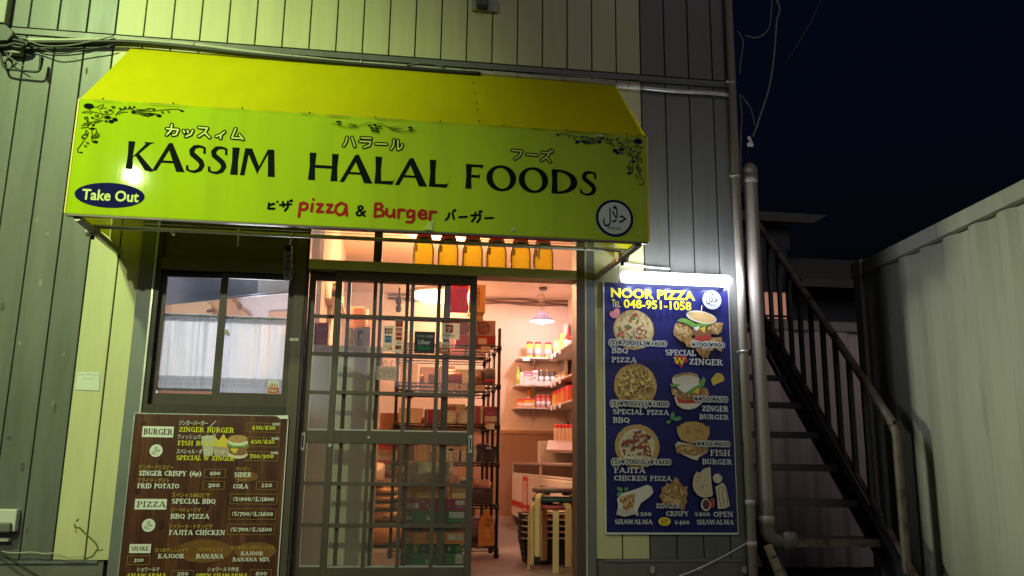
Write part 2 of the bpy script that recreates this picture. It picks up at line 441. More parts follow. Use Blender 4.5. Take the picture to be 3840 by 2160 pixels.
class Print(MB):
    """flat printing on a plane y = Y0, facing the street; each later piece lies a hair nearer"""
    def __init__(s, Y, step=0.00006):
        MB.__init__(s); s.Y = Y; s.step = step; s.n = 0
    def lift(s, n=1): s.n += n
    def y(s): return s.Y - s.n*s.step
    def pxz(s, pts, mat, lift=True):
        if lift: s.lift()
        y = s.y(); s.poly([(p[0], y, p[1]) for p in pts], mat); return s
    def union(s, polys, mat):
        """one flat layer covering the union of overlapping outlines"""
        if not polys: return s
        s.lift(); y = s.y()
        vs = []; fs = []
        for pl in polys:
            a = sum(pl[i][0]*pl[(i+1) % len(pl)][1]-pl[(i+1) % len(pl)][0]*pl[i][1] for i in range(len(pl)))
            if abs(a) < 1e-12: continue
            if a < 0: pl = pl[::-1]
            o = len(vs); vs += [Vector((p[0]*100, p[1]*100)) for p in pl]; fs.append(list(range(o, o+len(pl))))
        v2, _e, f2, _ov, _oe, of = delaunay_2d_cdt(vs, [], fs, 0, 1e-5)
        keep = [tuple(f) for f, o_ in zip(f2, of) if o_]
        s.add([(v.x/100, y, v.y/100) for v in v2], keep, mat)
        return s
    def px(s, reg, pts, mat):
        q = [WY(reg, a, b, s.Y) for a, b in pts]; return s.pxz([(v.x, v.z) for v in q], mat)
    def pxr(s, reg, x0, y0, x1, y1, mat):
        a = WY(reg, x0, y0, s.Y); b = WY(reg, x1, y1, s.Y)
        return s.pxz([(a.x,a.z),(b.x,a.z),(b.x,b.z),(a.x,b.z)], mat)
    def rect(s, x0, x1, z0, z1, mat): return s.pxz([(x0,z0),(x1,z0),(x1,z1),(x0,z1)], mat)
    def frame(s, reg, x0, y0, x1, y1, t, mat):
        a = WY(reg, x0, y0, s.Y); b = WY(reg, x1, y1, s.Y)
        x0, x1, z0, z1 = a.x, b.x, b.z, a.z
        s.rect(x0, x1, z1-t, z1, mat); s.rect(x0, x1, z0, z0+t, mat)
        s.rect(x0, x0+t, z0+t, z1-t, mat); s.rect(x1-t, x1, z0+t, z1-t, mat)
    def ell(s, cx, cz, rx, rz, mat, n=28, jit=0.0, a=0.0):
        pts = []
        for q in range(n):
            t = 2*math.pi*q/n; j = 1 + random.uniform(-jit, jit)
            x, z = rx*math.cos(t)*j, rz*math.sin(t)*j
            pts.append((cx+x*math.cos(a)-z*math.sin(a), cz+x*math.sin(a)+z*math.cos(a)))
        return s.pxz(pts, mat)
    def pell(s, reg, cx, cy, rx, ry, mat, **kw):
        a = WY(reg, cx, cy, s.Y); b = WY(reg, cx+rx, cy, s.Y); c = WY(reg, cx, cy-ry, s.Y)
        return s.ell(a.x, a.z, abs(b.x-a.x), abs(c.z-a.z), mat, **kw)
    def strokes(s, lines, w, mat, caps=True, n=8):
        s.union([pc for ln in lines for pc in stroke_poly(ln, w, caps, n)], mat)
    def pstrokes(s, reg, lines, w, mat, caps=True, n=8):
        """polylines in pixels, width in metres"""
        s.strokes([[(lambda v: (v.x, v.z))(WY(reg, a, b, s.Y)) for a, b in ln] for ln in lines], w, mat, caps, n)
    def place(s, reg, x0, yb, x1, yt):
        a = WY(reg, x0, yb, s.Y); t = WY(reg, x0, yt, s.Y)
        b = WY(reg, x1, yb, s.Y)
        return a.x, a.z, b.x-a.x, t.z-a.z
    def text(s, reg, txt, x0, yb, x1, yt, mat, bold=0.0, ref='H', slant=0.0):
        """font lettering: left baseline (x0, yb), right end x1, cap top yt, all pixels"""
        X, Z, wid, hei = s.place(reg, x0, yb, x1, yt)
        s.text_w(txt, X, Z, wid, hei, mat, bold, slant)
    def text_w(s, txt, X, Z, wid, hei, mat, bold=0.0, slant=0.0, cap=0.70):
        vs, fs = font_mesh(txt, bold)
        if not vs: return
        xs = [v[0] for v in vs]; mn, mx = min(xs), max(xs)
        kx = wid/max(1e-6, mx-mn); kz = hei/cap
        s.lift(); y = s.y()
        s.add([(X+(v[0]-mn)*kx+slant*v[1]*kz, y, Z+v[1]*kz) for v in vs], fs, mat)
    def slab(s, reg, txt, x0, yb, x1, yt, mat, tv=.22, th=.12, grow=0.0):
        X, Z, wid, hei = s.place(reg, x0, yb, x1, yt)
        tot = sum(SL[c][0] for c in txt)
        kx = wid/tot; x = X; acc = []
        for c in txt:
            w, st, sf = SL[c]
            for pts, kind in st:
                t = (tv if kind == 'v' else th) + grow
                ws = []
                P = [(x+p[0]*kx, Z+p[1]*hei) for p in pts]
                # thinner where a curve runs level, as in heavy slab faces
                for i in range(len(P)):
                    a = pts[max(i-1,0)]; b = pts[min(i+1,len(pts)-1)]
                    dx, dy = abs(b[0]-a[0]), abs(b[1]-a[1])
                    f = dy/(math.hypot(dx,dy) or 1)
                    ws.append(((th+grow) + (t-th-grow)*f)*hei if len(pts) > 4 else t*hei)
                acc += stroke_poly(P, ws, True, 6)
            for (sx, sz, sw) in sf:
                g = (sw/2*kx + grow*hei/2); h = (.055+grow/2)*hei
                acc.append([(x+sx*kx-g, Z+sz*hei-h), (x+sx*kx+g, Z+sz*hei-h), (x+sx*kx+g, Z+sz*hei+h), (x+sx*kx-g, Z+sz*hei+h)])
            x += w*kx
        s.union(acc, mat)
    def outlined(s, reg, txt, x0, yb, x1, yt, inner, outer):
        s.slab(reg, txt, x0, yb, x1, yt, outer, .2, .1, grow=.2)
        s.slab(reg, txt, x0, yb, x1, yt, inner, .2, .09)
# ================================================================== materials used by the building
SID_L = M("cream_siding", (.60,.57,.32), .5, spec=.3, var=.17, scale=2.2, stretch=(3,3,.35), bump=.04, bscale=90)
SID_D = M("grey_siding", (.150,.155,.138), .36, spec=.25, var=.26, scale=2.4, stretch=(3,3,.4), bump=.05, bscale=60)
GROOVE = M("siding_groove", (.055,.055,.045), .8)
TRIM = M("grey_trim", (.17,.18,.18), .5, metal=.2, var=.15, scale=6)
CONC = M("concrete", (.16,.15,.125), .9, var=.35, scale=5, bump=.3, bscale=40)
ALU = M("bronze_aluminium", (.105,.080,.062), .42, metal=.35, var=.14, scale=9, stretch=(1,1,.3))
ALU_D = M("dark_bronze_aluminium", (.042,.034,.028), .45, metal=.3, var=.2, scale=9)
ALU_S = M("brown_sash_aluminium", (.062,.048,.040), .42, metal=.3, var=.15, scale=9)
ALU_H = M("lightened_aluminium_head", (.55,.50,.33), .38, metal=.0, var=.1, scale=9, stretch=(.3,1,1))  # paler aluminium, lightened further for weak bounce light under the awning
ALU_L = M("bright_aluminium", (.62,.62,.55), .35, metal=.7, var=.1, scale=12)
BROWNBOARD = M("brown_weathered_board", (.085,.062,.025), .7, var=.4, scale=6, bump=.1)
GLASS = glass_mat("window_glass", (.98,.985,.97), 1.0)
GLASS_D = glass_mat("dusty_window_glass", (.97,.98,.95), 1.0, dust=.03)
WALL_IN = M("painted_interior_wall", (.76,.60,.50), .8, var=.06, scale=3)
CEIL_IN = M("ceiling_board", (.84,.65,.52), .85, var=.05, scale=3)
FLOOR_IN = M("shop_floor_screed", (.21,.18,.18), .7, var=.28, scale=3.5, bump=.08, bscale=25)
WOODP = M("wood_panelling", (.34,.19,.115), .5, var=.16, scale=7, stretch=(9,9,.5))
WOODT = M("wood_trim", (.44,.22,.11), .45, var=.15, scale=9, stretch=(.5,4,4))
BLACK = flat("black_plastic", (.013,.013,.014), .6, spec=.15)
WHITE = flat("white_paint", (.78,.78,.76), .5)
U = .175
XR = 4.70                     # right corner of the building
JZ = 3.775                    # height of the horizontal joint in the siding
FZ = .525                     # foot of the siding
PX0, PX1 = .829, 3.680        # sides of the shopfront opening
PZ1 = 2.66                    # head of the opening
SF = .39                      # shop floor

# ------------------------------------------------------------------ ground
g = MB().box(-60, 60, -60, 60, -.4, 0, M("asphalt", (.05,.05,.05), .9, var=.4, scale=3, bump=.3, bscale=120))
struct(g.build("ground"))
g = MB().box(-12, XR+.25, -.9, 0.0, .004, .14, CONC)
struct(g.build("pavement"))

# ------------------------------------------------------------------ the shop building
shop = thing("shop_building", (2.0, 0, 0), "two-tone shop building clad in cream and dark grey vertical siding boards", "shop")
def siding(mb, i0, i1, z0, z1, mat, xa=None, xb=None):
    for i in range(i0, i1):
        a, b = i*U, (i+1)*U
        if xa is not None: a = max(a, xa)
        if xb is not None: b = min(b, xb)
        if b-a < .012: continue
        l = a + (.0045 if a == i*U else 0); r_ = b - (.0045 if b == (i+1)*U else 0)
        c = .003
        # board with softly rolled edges
        pr = [(l, .012), (l, .002), (l+c, 0), (r_-c, 0), (r_, .002), (r_, .012)]
        mb.prism([(x, y, z0) for x, y in pr], (0,0,z1-z0), mat)
        mb.box(b-.006, b+.006, .0125, .02, z0, z1, GROOVE)
def wallblock(mb, x0, x1, z0, z1): mb.box(x0, x1, .0205, .14, z0, z1, GROOVE)
sd = MB(); siding(sd, -24, 3, JZ, 6.6, SID_D); siding(sd, -24, 3, FZ, JZ-.06, SID_D); sd.build("dark_siding", shop)
sd = MB(); siding(sd, 23, 27, JZ, 6.6, SID_D, xb=XR); siding(sd, 23, 27, FZ, JZ-.06, SID_D, xb=XR)
sd.build("dark_siding", shop)
sl = MB(); siding(sl, 3, 23, JZ, 6.6, SID_L); siding(sl, 3, 23, PZ1, JZ-.06, SID_L)
siding(sl, 3, 5, FZ, PZ1, SID_L, xb=PX0); siding(sl, 20, 23, FZ, PZ1, SID_L, xa=PX1)
sl.build("cream_siding", shop)
fl = MB(); fl.box(-4.2, XR+.004, -.006, .016, JZ-.05, JZ-.012, SID_D)
fl.build("joint_flashing", shop)
cw = MB()
wallblock(cw, -4.2, PX0, FZ, 6.6); wallblock(cw, PX1, XR, FZ, 6.6); wallblock(cw, PX0, PX1, PZ1, 6.6)
cw.box(XR-.0015, XR+.012, .004, 9.0, 0.02, 6.6, SID_D)
cw.box(-4.2, XR, .14, 9.0, 6.4, 6.6, SID_D)
cw.box(-4.2, XR-.01, 8.85, 9.0, 0, 6.4, SID_D)
cw.box(-4.3, -4.2, .0, 9.0, 0, 6.6, SID_D)
cw.build("wall", shop)
fd = MB(); fd.box(-4.2, .80, .014, .16, 0, FZ-.003, CONC); fd.box(3.69, XR, .014, .16, 0, FZ-.003, CONC)
fd.box(.80, 3.69, .10, .16, 0, SF-.05, CONC)
fd.box(-4.2, PX0-.06, .002, .02, FZ-.02, FZ-.002, TRIM); fd.box(PX1+.05, XR, .002, .02, FZ-.02, FZ-.002, TRIM)
fd.build("foundation", shop)
sm = Print(-.0006)
SC1 = M("pale_scuff", (.24,.25,.22), .7, var=.4, scale=60); SC2 = M("dark_scuff", (.09,.09,.075), .8, var=.4, scale=60)
for q in range(46):
    x = random.uniform(-.5, .5); z = random.uniform(.6, 3.6)
    if int((x+.01)/U) != int((x-.01)/U) or abs(x/U-round(x/U)) < .12: continue
    sm.ell(x, z, random.uniform(.003,.014), random.uniform(.004,.03), random.choice((SC1, SC2, SC2)), n=11, jit=.35)
sm.build("wall_stain", shop)
# stain left by an old pipe and glue on the cream boards
st = Print(-.0006)
STN = M("grime_stain", (.16,.15,.06), .9, var=.4, scale=40)
st.pstrokes('a02', [[(590,1022),(578,1035)], [(562,1060),(570,1085),(600,1085)], [(600,1085),(640,1125),(690,1170),(725,1205),(740,1240)], [(740,1240),(700,1300),(640,1322)]], .010, STN)
st.pstrokes('a02', [[(725,1260),(775,1250)], [(572,1105),(574,1118)]], .007, STN)
st.build("grime_stain", shop)

# ------------------------------------------------------------------ interior shell
BY = 4.86; CZ = 3.10; XL = -.3; XI = 4.50
rm = MB(); rm.box(XL, XI, BY, BY+.06, SF, CZ, WALL_IN); rm.build("back_wall", shop)
rm = MB(); rm.box(XI, XI+.06, .16, BY, SF, CZ, WALL_IN); rm.build("side_wall", shop)
rm = MB(); rm.box(XL-.06, XL, .16, BY, SF, CZ, WALL_IN); rm.build("side_wall", shop)
rm = MB(); rm.box(XL, XI, .15, BY, CZ, CZ+.06, CEIL_IN); rm.build("ceiling", shop)
rm = MB(); rm.box(XL, XI, .06, BY, SF-.06, SF, FLOOR_IN); rm.build("floor", shop)
rm = MB(); rm.box(XL, PX0, .142, .155, SF, CZ, WALL_IN); rm.box(PX1, XI, .142, .155, SF, CZ, WALL_IN); rm.box(PX0, PX1, .142, .155, PZ1, CZ, WALL_IN); rm.build("front_wall_lining", shop)
rm = MB(); rm.box(2.2, XI, BY-.018, BY, SF+.09, 1.44, WOODP); rm.build("wood_panelling", shop)
rm = MB(); rm.box(2.2, XI, BY-.034, BY, 1.44, 1.478, WOODT); rm.build("dado_rail", shop)
rm = MB(); rm.box(2.2, XI, BY-.05, BY, SF, SF+.09, M("stone_plinth", (.42,.33,.28), .7, var=.1)); rm.build("plinth", shop)
rm = MB()
for dz, dy in ((0,0), (-.03,.004), (-.055,-.004)):
    a = WY('b2', 735, 452, BY-.02); b = WY('b2', 2300, 520, BY-.02)
    pts = [(a.x-1.2+(b.x-a.x+1.2)*t/10, BY-.02+dy, a.z+dz+.01*math.sin(t*2.1+dz*90)) for t in range(11)]
    rm.tube(pts, .011, M("cable_cover", (.20,.12,.09), .6), 6)
rm.build("wall_cables", shop)
pw = MB(); pw.box(1.84, 1.87, .6, 2.9, SF, CZ, WALL_IN)
pw.build("partition_wall", shop)

# ------------------------------------------------------------------ shopfront frame
MB().box(PX0+.002, .916, -.012, .04, .12, PZ1, TRIM).build("corner_strip", shop)
MB().box(3.624, PX1-.002, -.012, .04, .12, PZ1, TRIM).build("corner_strip", shop)
MB().box(.917, .928, -.02, .06, .12, PZ1, ALU_L).build("edge_strip", shop)
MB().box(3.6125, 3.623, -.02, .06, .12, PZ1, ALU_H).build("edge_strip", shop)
for nm_, b_ in (("frame_post", (.929, .956, -.008, .1, .12, PZ1, ALU_D)), ("frame_post", (1.762, 1.825, -.012, .1, .12, PZ1, ALU)),
                ("frame_post", (1.8255, 1.842, -.004, .1, .12, PZ1, ALU_D)), ("frame_post", (3.556, 3.612, -.022, .12, .12, PZ1, ALU)),
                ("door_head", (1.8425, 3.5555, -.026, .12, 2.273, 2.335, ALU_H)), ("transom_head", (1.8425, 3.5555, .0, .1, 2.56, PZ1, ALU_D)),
                ("transom_mullion", (2.240, 2.292, -.01, .09, 2.3355, 2.5595, ALU_D)), ("window_head", (.9565, 1.7615, -.010, .09, 2.235, 2.305, ALU)),
                ("window_sill", (.9565, 1.7615, -.014, .09, 1.355, 1.412, ALU_D)), ("threshold", (1.8425, 3.5555, .0, .1, SF-.06, SF-.001, ALU_D))):
    MB().box(*b_).build(nm_, shop)
fr = MB(); fr.box(.9565, 1.7615, .02, .05, 2.3055, PZ1, BROWNBOARD); fr.build("head_board", shop)
fr = MB(); fr.box(.9565, 1.7615, .012, .06, .12, 1.354, BROWNBOARD); fr.build("lower_panel", shop)
tg = MB(); tg.box(1.843, 2.2395, .03, .034, 2.3355, 2.5595, GLASS); tg.build("transom_pane", shop)
tg = MB(); tg.box(2.2925, 3.555, .03, .034, 2.3355, 2.5595, GLASS); tg.build("transom_pane", shop)
# maker's plate on the door head and two tape ends on the post
mk = Print(-.0275); mk.pxr('d7', 113, 428, 185, 442, flat("silver_plate", (.55,.55,.5), .4)); mk.build("maker_plate", shop)
tp = Print(-.0135); tp.pxr('e3', 1272, 742, 1316, 770, flat("tape", (.75,.75,.66), .6)); tp.build("tape_scrap", shop)
tp = Print(-.0135); tp.pxr('e3', 1320, 742, 1350, 770, flat("tape", (.75,.75,.66), .6)); tp.build("tape_scrap", shop)

# window: two sliding sashes
win = thing("window", (1.36, .0, 1.413), "x", "x")
def sash(x0, x1, z0, z1, y, tl, tr, tb, tt):
    s = MB()
    s.box(x0, x0+tl, y, y+.022, z0, z1, ALU_S); s.box(x1-tr, x1, y, y+.022, z0, z1, ALU_S)
    s.box(x0+tl+.0002, x1-tr-.0002, y+.001, y+.021, z0, z0+tb, ALU_S); s.box(x0+tl+.0002, x1-tr-.0002, y+.001, y+.021, z1-tt, z1, ALU_D)
    o = s.build("sash", shop)
    gl = MB(); gl.box(x0+tl-.002, x1-tr+.002, y+.009, y+.012, z0+tb-.002, z1-tt+.002, GLASS_D)
    gl.build("pane", o)
    return o
bpy.data.objects.remove(win)
sash(.957, 1.345, 1.413, 2.2345, .038, .03, .036, .068, .034)
rs = sash(1.318, 1.761, 1.413, 2.2345, .008, .040, .036, .078, .036)
lk = MB(); c = WY('e3', 705, 690, .0); lk.obox((c.x-.004, .003, c.z), (1,0,.15), (0,1,0), (-.15,0,1), .010, .006, .016, M("lock_metal", (.25,.25,.22), .35, metal=.8)); lk.obox((c.x+.008, .001, c.z-.012), (1,0,0), (0,1,0), (0,0,1), .006, .006, .012, M("lock_metal", (.25,.25,.22)))
lk.build("crescent_lock", rs)

# sliding doors
def door(x0, y, name, handle_side):
    xs = [x0, x0+.042, x0+.238, x0+.262, x0+.441, x0+.463, x0+.641, x0+.665, x0+.854, x0+.896]
    d = MB(); y1 = y+.030
    d.box(xs[0], xs[1], y, y1, SF, 2.272, ALU); d.box(xs[8], xs[9], y, y1, SF, 2.272, ALU)
    a, b = xs[1]+.0002, xs[8]-.0002
    d.box(a, b, y+.001, y1-.001, 2.215, 2.271, ALU); d.box(a, b, y+.001, y1-.001, 1.200, 1.278, ALU)
    d.box(a, b, y+.001, y1-.001, SF, .478, ALU)
    o = d.build("sliding_door", shop, bevel=.0025)
    m = MB()
    rows_up = (1.278, 2.215); rows_lo = (.478, 1.200)
    for (i, j) in ((2,3),(4,5),(6,7)):
        m.box(xs[i], xs[j], y+.003, y1-.004, 1.2785, 2.2145, ALU); m.box(xs[i], xs[j], y+.003, y1-.004, .4785, 1.1995, ALU)
    for z in (1.509, 1.748, 1.987, .716, .960):
        for (p, q) in ((1,2),(3,4),(5,6),(7,8)):
            m.box(xs[p]+.0002, xs[q]-.0002, y+.004, y1-.005, z-.0105, z+.0105, ALU)
    m.build("glazing_bars", o)
    gl = MB(); gl.box(a, b, y+.013, y+.016, 1.279, 2.214, GLASS); gl.build("pane", o)
    gl = MB(); gl.box(a, b, y+.013, y+.016, .479, 1.199, GLASS_D); gl.build("pane", o)
    bd = MB()
    for z in (1.2785, .4785):
        for (p, q) in ((1,2),(3,4),(5,6),(7,8)):
            bd.box(xs[p]+.001, xs[q]-.001, y+.002, y+.0125, z, z+.007, ALU_L)
    for (z0, z1) in ((1.287,1.498),(1.52,1.737),(1.759,1.976),(.487,.705),(.727,.949),(.971,1.199)):
        bd.box(xs[1]+.0005, xs[1]+.004, y+.004, y+.0125, z0, z1, ALU_L)
    bd.build("glazing_bead", o)  # bright metal puts the beads' highlight into their colour
    h = MB(); hx = xs[8]+.021 if handle_side > 0 else xs[0]+.021
    h.box(hx-.0105, hx+.0105, y-.004, y-.0005, 1.155, 1.262, ALU_L)
    h.box(hx-.0045, hx+.0045, y-.0052, y-.0042, 1.172, 1.245, BLACK)
    h.build("handle", o)
    if handle_side > 0:
        MB().lathe((x0+.250, y-.006, 1.238), [(.008,0),(.008,.005)], ALU_L, 12, 'y').build("lock", o); MB().lathe((x0+.021, y-.006, 1.186), [(.011,0),(.011,.0055)], ALU_L, 12, 'y').build("lock", o)
    return o
door(2.012, .000, "front", 1)
door(1.846, .046, "rear", -1)

# ================================================================== awning with the shop sign
CAN = cloth_mat("yellow_canopy_sheet", (.80,.74,.010), .35, 3.0, .07, (.08, 3.0, (3,1,.6)))
SGN = M("yellow_green_sign_face", (.40,.55,.010), .06, spec=.07, scale=2.0, stretch=(5,1,.5), bump=.012, bscale=5, col2=(.345,.47,.012), c2lo=.45, c2hi=.75, c2scale=1.6)
SGE = M("yellow_sign_edge", (.72,.55,.02), .4)
INK = flat("dark_ink", (.009,.011,.010), .6, spec=.0)
NAVY = flat("navy_ink", (.012,.012,.085), .5, spec=.0)
REDI = flat("red_ink", (.36,.008,.010), .5, spec=.1)
AX0, AX1 = .637, 3.836
AZB, AZF, AZL = 3.685, 3.020, 2.366
AY = -.70
awn = thing("awning_sign", (2.24, -.35, 2.37), "yellow awning with a wide yellow-green shop sign along its front, above the door", "shop sign")
cn = MB()
seam = 2.842
nrm = Vector((0, AZF-AZB, -AY)).normalized()*.006
def canopy(x0, x1, lift):
    n = 14
    vs = []; fs = []
    for i in range(n+1):
        x = x0+(x1-x0)*i/n
        for j in range(5):
            t = j/4
            y = -.004 + (AY+.004)*t; z = AZB+(AZF-AZB)*t + lift - .004*math.sin(math.pi*t)*(0.6+.4*math.cos(i*2.4))
            vs.append((x,y,z))
    for i in range(n):
        for j in range(4):
            fs.append((i*5+j, i*5+j+1, (i+1)*5+j+1, (i+1)*5+j))
    cn.add(vs, fs, CAN, False)
canopy(AX0, seam, 0); canopy(seam-.012, AX1, .0015)
cn.build("canopy", awn)
for t in (.06,.22,.42,.62,.76,.95):
    y = -.004+(AY+.004)*t; z = AZB+(AZF-AZB)*t+.004
    MB().lathe((seam-.004, y-.004, z), [(.005,0),(.005,.004),(.001,.006)], INK, 8).build("rivet", awn)
for i in range(9): MB().lathe((AX0+.12+i*.37, AY-.003, AZF+.006), [(.005,0),(.004,.005)], INK, 8).build("rivet", awn)
for x in (AX0, AX1-.004):
    sv = MB(); sv.poly([(x, -.006, 2.42), (x, -.006, AZB-.012), (x, AY+.02, AZF-.012), (x, AY+.02, 2.40)], CAN); sv.build("side_sheet", awn)
pn = MB(); pn.box(AX0, AX1, AY, AY+.018, AZL, AZF, SGN); pn.build("sign_panel", awn, bevel=.002)
eg = MB(); eg.box(AX1+.0005, AX1+.010, AY-.003, AY+.02, AZL, AZF, SGE); eg.box(AX0-.008, AX0-.0005, AY-.003, AY+.02, AZL, AZF, SGE)
eg.box(AX0, AX1, AY+.001, AY+.028, AZL-.010, AZL-.0005, ALU); eg.build("sign_edge", awn)
for x in (AX0+.02, 1.7, 2.8, AX1-.02):
    fm = MB(); fm.tube([(x, AY+.032, AZF-.03), (x, -.01, AZB-.04)], .011, ALU, 8)
    fm.tube([(x, AY+.032, AZL+.02), (x, AY+.032, AZF-.03)], .011, ALU, 8); fm.build("frame_tube", awn)
fm = MB(); fm.tube([(AX0+.02, AY+.034, AZL+.06), (AX1-.02, AY+.034, AZL+.06)], .012, ALU, 8)
fm.build("frame_tube", awn)

# main lettering, flared capitals
def flared(pr, reg, txt, x0, yb, x1, yt, mat):
    G = {
     'K': (.80, [[(.03,0),(.24,0),(.21,.5),(.235,1),(.03,1),(.055,.5)], [(.20,.43),(.56,.93),(.50,1),(.84,1),(.70,.93),(.33,.49)], [(.26,.53),(.40,.56),(.90,-.03),(.80,-.06),(.62,-.02)]]),
     'A': (.94, [[(-.02,-.01),(.11,-.01),(.50,.90),(.44,1.03),(.40,.99)], [(.40,1.0),(.52,1.03),(.98,-.01),(.72,-.01),(.42,.80)], [(.20,.29),(.74,.29),(.71,.375),(.235,.375)]]),
     'S': (.62, None), 'O': (1.02, None), 'D': (.94, None),
     'I': (.30, [[(.03,0),(.27,0),(.245,.5),(.265,1),(.035,1),(.06,.5)]]),
     'M': (1.06, [[(-.02,0),(.12,0),(.22,.95),(.14,1),(.08,1)], [(.10,1),(.30,1),(.56,.36),(.53,.05)], [(.50,.05),(.56,.36),(.80,1),(.88,1)], [(.80,1),(1.0,1),(1.08,0),(.86,0)]]),
     'H': (.94, [[(.03,0),(.24,0),(.215,.5),(.235,1),(.03,1),(.055,.5)], [(.70,0),(.91,0),(.885,.5),(.91,1),(.705,1),(.725,.5)], [(.21,.45),(.73,.45),(.73,.56),(.21,.56)]]),
     'L': (.62, [[(.03,0),(.24,0),(.215,.5),(.235,1),(.03,1),(.055,.5)], [(.2,0),(.58,-.01),(.66,.24),(.60,.13),(.2,.11)]]),
     'F': (.66, [[(.03,0),(.24,0),(.215,.5),(.235,1),(.03,1),(.055,.5)], [(.2,.89),(.54,.89),(.57,.80),(.62,1.0),(.2,1)], [(.2,.46),(.46,.46),(.50,.39),(.50,.66),(.46,.57),(.2,.57)]]),
     ' ': (.4, [])}
    X, Z, wid, hei = pr.place(reg, x0, yb, x1, yt)
    tot = sum(G[c][0] for c in txt) + .06*(len(txt)-1)
    kx = wid/tot; x = X
    for c in txt:
        w, polys = G[c]; acc = []
        if c == 'O' or c == 'D':
            n = 36; outer = []; inner = []
            for q in range(n+1):
                t = 2*math.pi*q/n
                if c == 'O':
                    outer.append((.5+.50*math.cos(t), .5+.53*math.sin(t))); inner.append((.50+.295*math.cos(t+.12), .5+.425*math.sin(t)))
                else:
                    sx = math.cos(t)
                    outer.append((.24+(.68*sx if sx > 0 else .02*sx), .5+.5*math.sin(t))); inner.append((.25+(.44*sx if sx > 0 else .02*sx), .5+.40*math.sin(t)))
            pr.lift()
            y = pr.y()
            P = lambda p: (x+p[0]*kx, y, Z+p[1]*hei)
            vs = [P(p) for p in outer] + [P(p) for p in inner]
            pr.add(vs, [(q, q+1, n+1+q+1, n+1+q) for q in range(n)], mat)
            polys = [[(.03,0),(.24,0),(.215,.5),(.235,1),(.03,1),(.055,.5)]] if c == 'D' else []
        if c == 'S':
            sp = [(.54,.80),(.50,.93),(.36,.965),(.22,.93),(.135,.80),(.17,.66),(.31,.54),(.44,.42),(.50,.28),(.44,.12),(.29,.03),(.12,.05),(.035,.17)]
            ww = [.05,.075,.10,.14,.17,.18,.18,.18,.17,.15,.10,.07,.045]
            acc += stroke_poly([(x+p[0]*kx, Z+p[1]*hei) for p in sp], [q*hei for q in ww], True, 10)
            polys = [[(.50,.70),(.58,.70),(.56,.95),(.49,.93)], [(.0,.24),(.07,.26),(.10,.06),(.02,.05)]]
        acc += [[(x+p[0]*kx, Z+p[1]*hei) for p in pl] for pl in polys or []]
        pr.union(acc, mat)
        x += (w+.06)*kx
lt = Print(AY-.0015, .00005)
flared(lt, 'g', "KASSIM", 313, 424, 691, 354, INK)
flared(lt, 'g', "HALAL", 772, 452, 1127, 383, INK)
flared(lt, 'g', "FOODS", 1168, 474, 1504, 412, INK)
# outlined katakana drawn as strokes: pixel polylines in zooms of the sign
KA = {'a00': [[(1258,972),(1345,978),(1330,1015),(1305,1020)], [(1297,940),(1290,985),(1258,1018)],
              [(1385,985),(1392,1000)], [(1415,985),(1420,1002)], [(1455,985),(1440,1015),(1402,1030)],
              [(1500,962),(1565,968),(1545,1000),(1500,1030)], [(1545,1000),(1582,1038)],
              [(1695,995),(1665,1018),(1632,1030)], [(1668,1015),(1664,1045)],
              [(1778,972),(1750,1040),(1828,1045)], [(1805,1015),(1834,1052)]],
      'e2': [[(650,485),(625,600),(570,690)], [(770,485),(800,580),(840,705)],
             [(1000,495),(1235,508)], [(960,580),(1225,590),(1190,680),(1060,725)],
             [(1350,640),(1610,650)],
             [(1785,545),(1775,680),(1715,770)], [(1880,555),(1880,780),(1960,740),(1990,665)]],
      'a10': [[(1290,1135),(1362,1140),(1345,1175),(1310,1200)], [(1400,1165),(1480,1172)],
              [(1515,1150),(1570,1155),(1550,1185),(1508,1212)], [(1548,1188),(1578,1222)], [(1572,1138),(1580,1150)], [(1588,1134),(1594,1146)]]}
for w, mt in ((.0235, INK), (.0088, flat("yellow_ink", (.52,.60,.05), .4))):
    for rg, lns in KA.items(): lt.pstrokes(rg, lns, w, mt)
# brush katakana either side of pizza & Burger
lt.pstrokes('a01', [[(2030,85),(2025,125),(2070,125)], [(2028,100),(2068,88)], [(2092,72),(2094,74)],
                    [(2112,98),(2195,92)], [(2135,75),(2138,110)], [(2172,72),(2172,115),(2150,140)], [(2190,66),(2192,70)], [(2200,62),(2203,66)]], .0125, INK)
lt.pstrokes('a11', [[(815,160),(808,190),(788,212)], [(838,158),(850,205)], [(845,140),(848,146)], [(858,134),(861,140)],
                    [(888,190),(945,187)], [(980,178),(1048,172),(1045,205),(1025,228)], [(1012,155),(1008,195),(985,222)], [(1040,148),(1044,156)], [(1054,142),(1058,150)],
                    [(1085,198),(1145,195)]], .0125, INK)
# rounded hand lettering: pizza & Burger
PZ = [('a01', [[(2268,85),(2255,185)], [(2266,95),(2290,80),(2318,92),(2318,120),(2292,135),(2265,125)], [(2358,88),(2350,145)], [(2364,55),(2365,57)],
               [(2395,92),(2432,92),(2392,148),(2436,148)], [(2468,96),(2505,96),(2466,152),(2510,152)]]),
      ('g', [[(871,516),(858,510),(846,518),(843,532),(852,541),(864,537),(871,520),(872,542)]]),
      ('a11', [[(258,92),(252,185)], [(258,88),(298,88),(310,108),(290,128),(258,132)], [(290,130),(320,150),(312,178),(252,186)],
               [(342,128),(340,170),(362,188),(392,172),(398,134)], [(396,136),(400,190)],
               [(432,132),(430,194)], [(432,150),(452,132),(478,138)],
               [(545,150),(520,136),(498,152),(500,185),(522,190),(545,172)], [(548,142),(548,205),(530,228),(492,226)],
               [(582,172),(640,168),(636,146),(608,138),(586,158),(588,188),(612,202),(644,192)],
               [(672,146),(668,208)], [(672,164),(690,148),(714,152)]])]
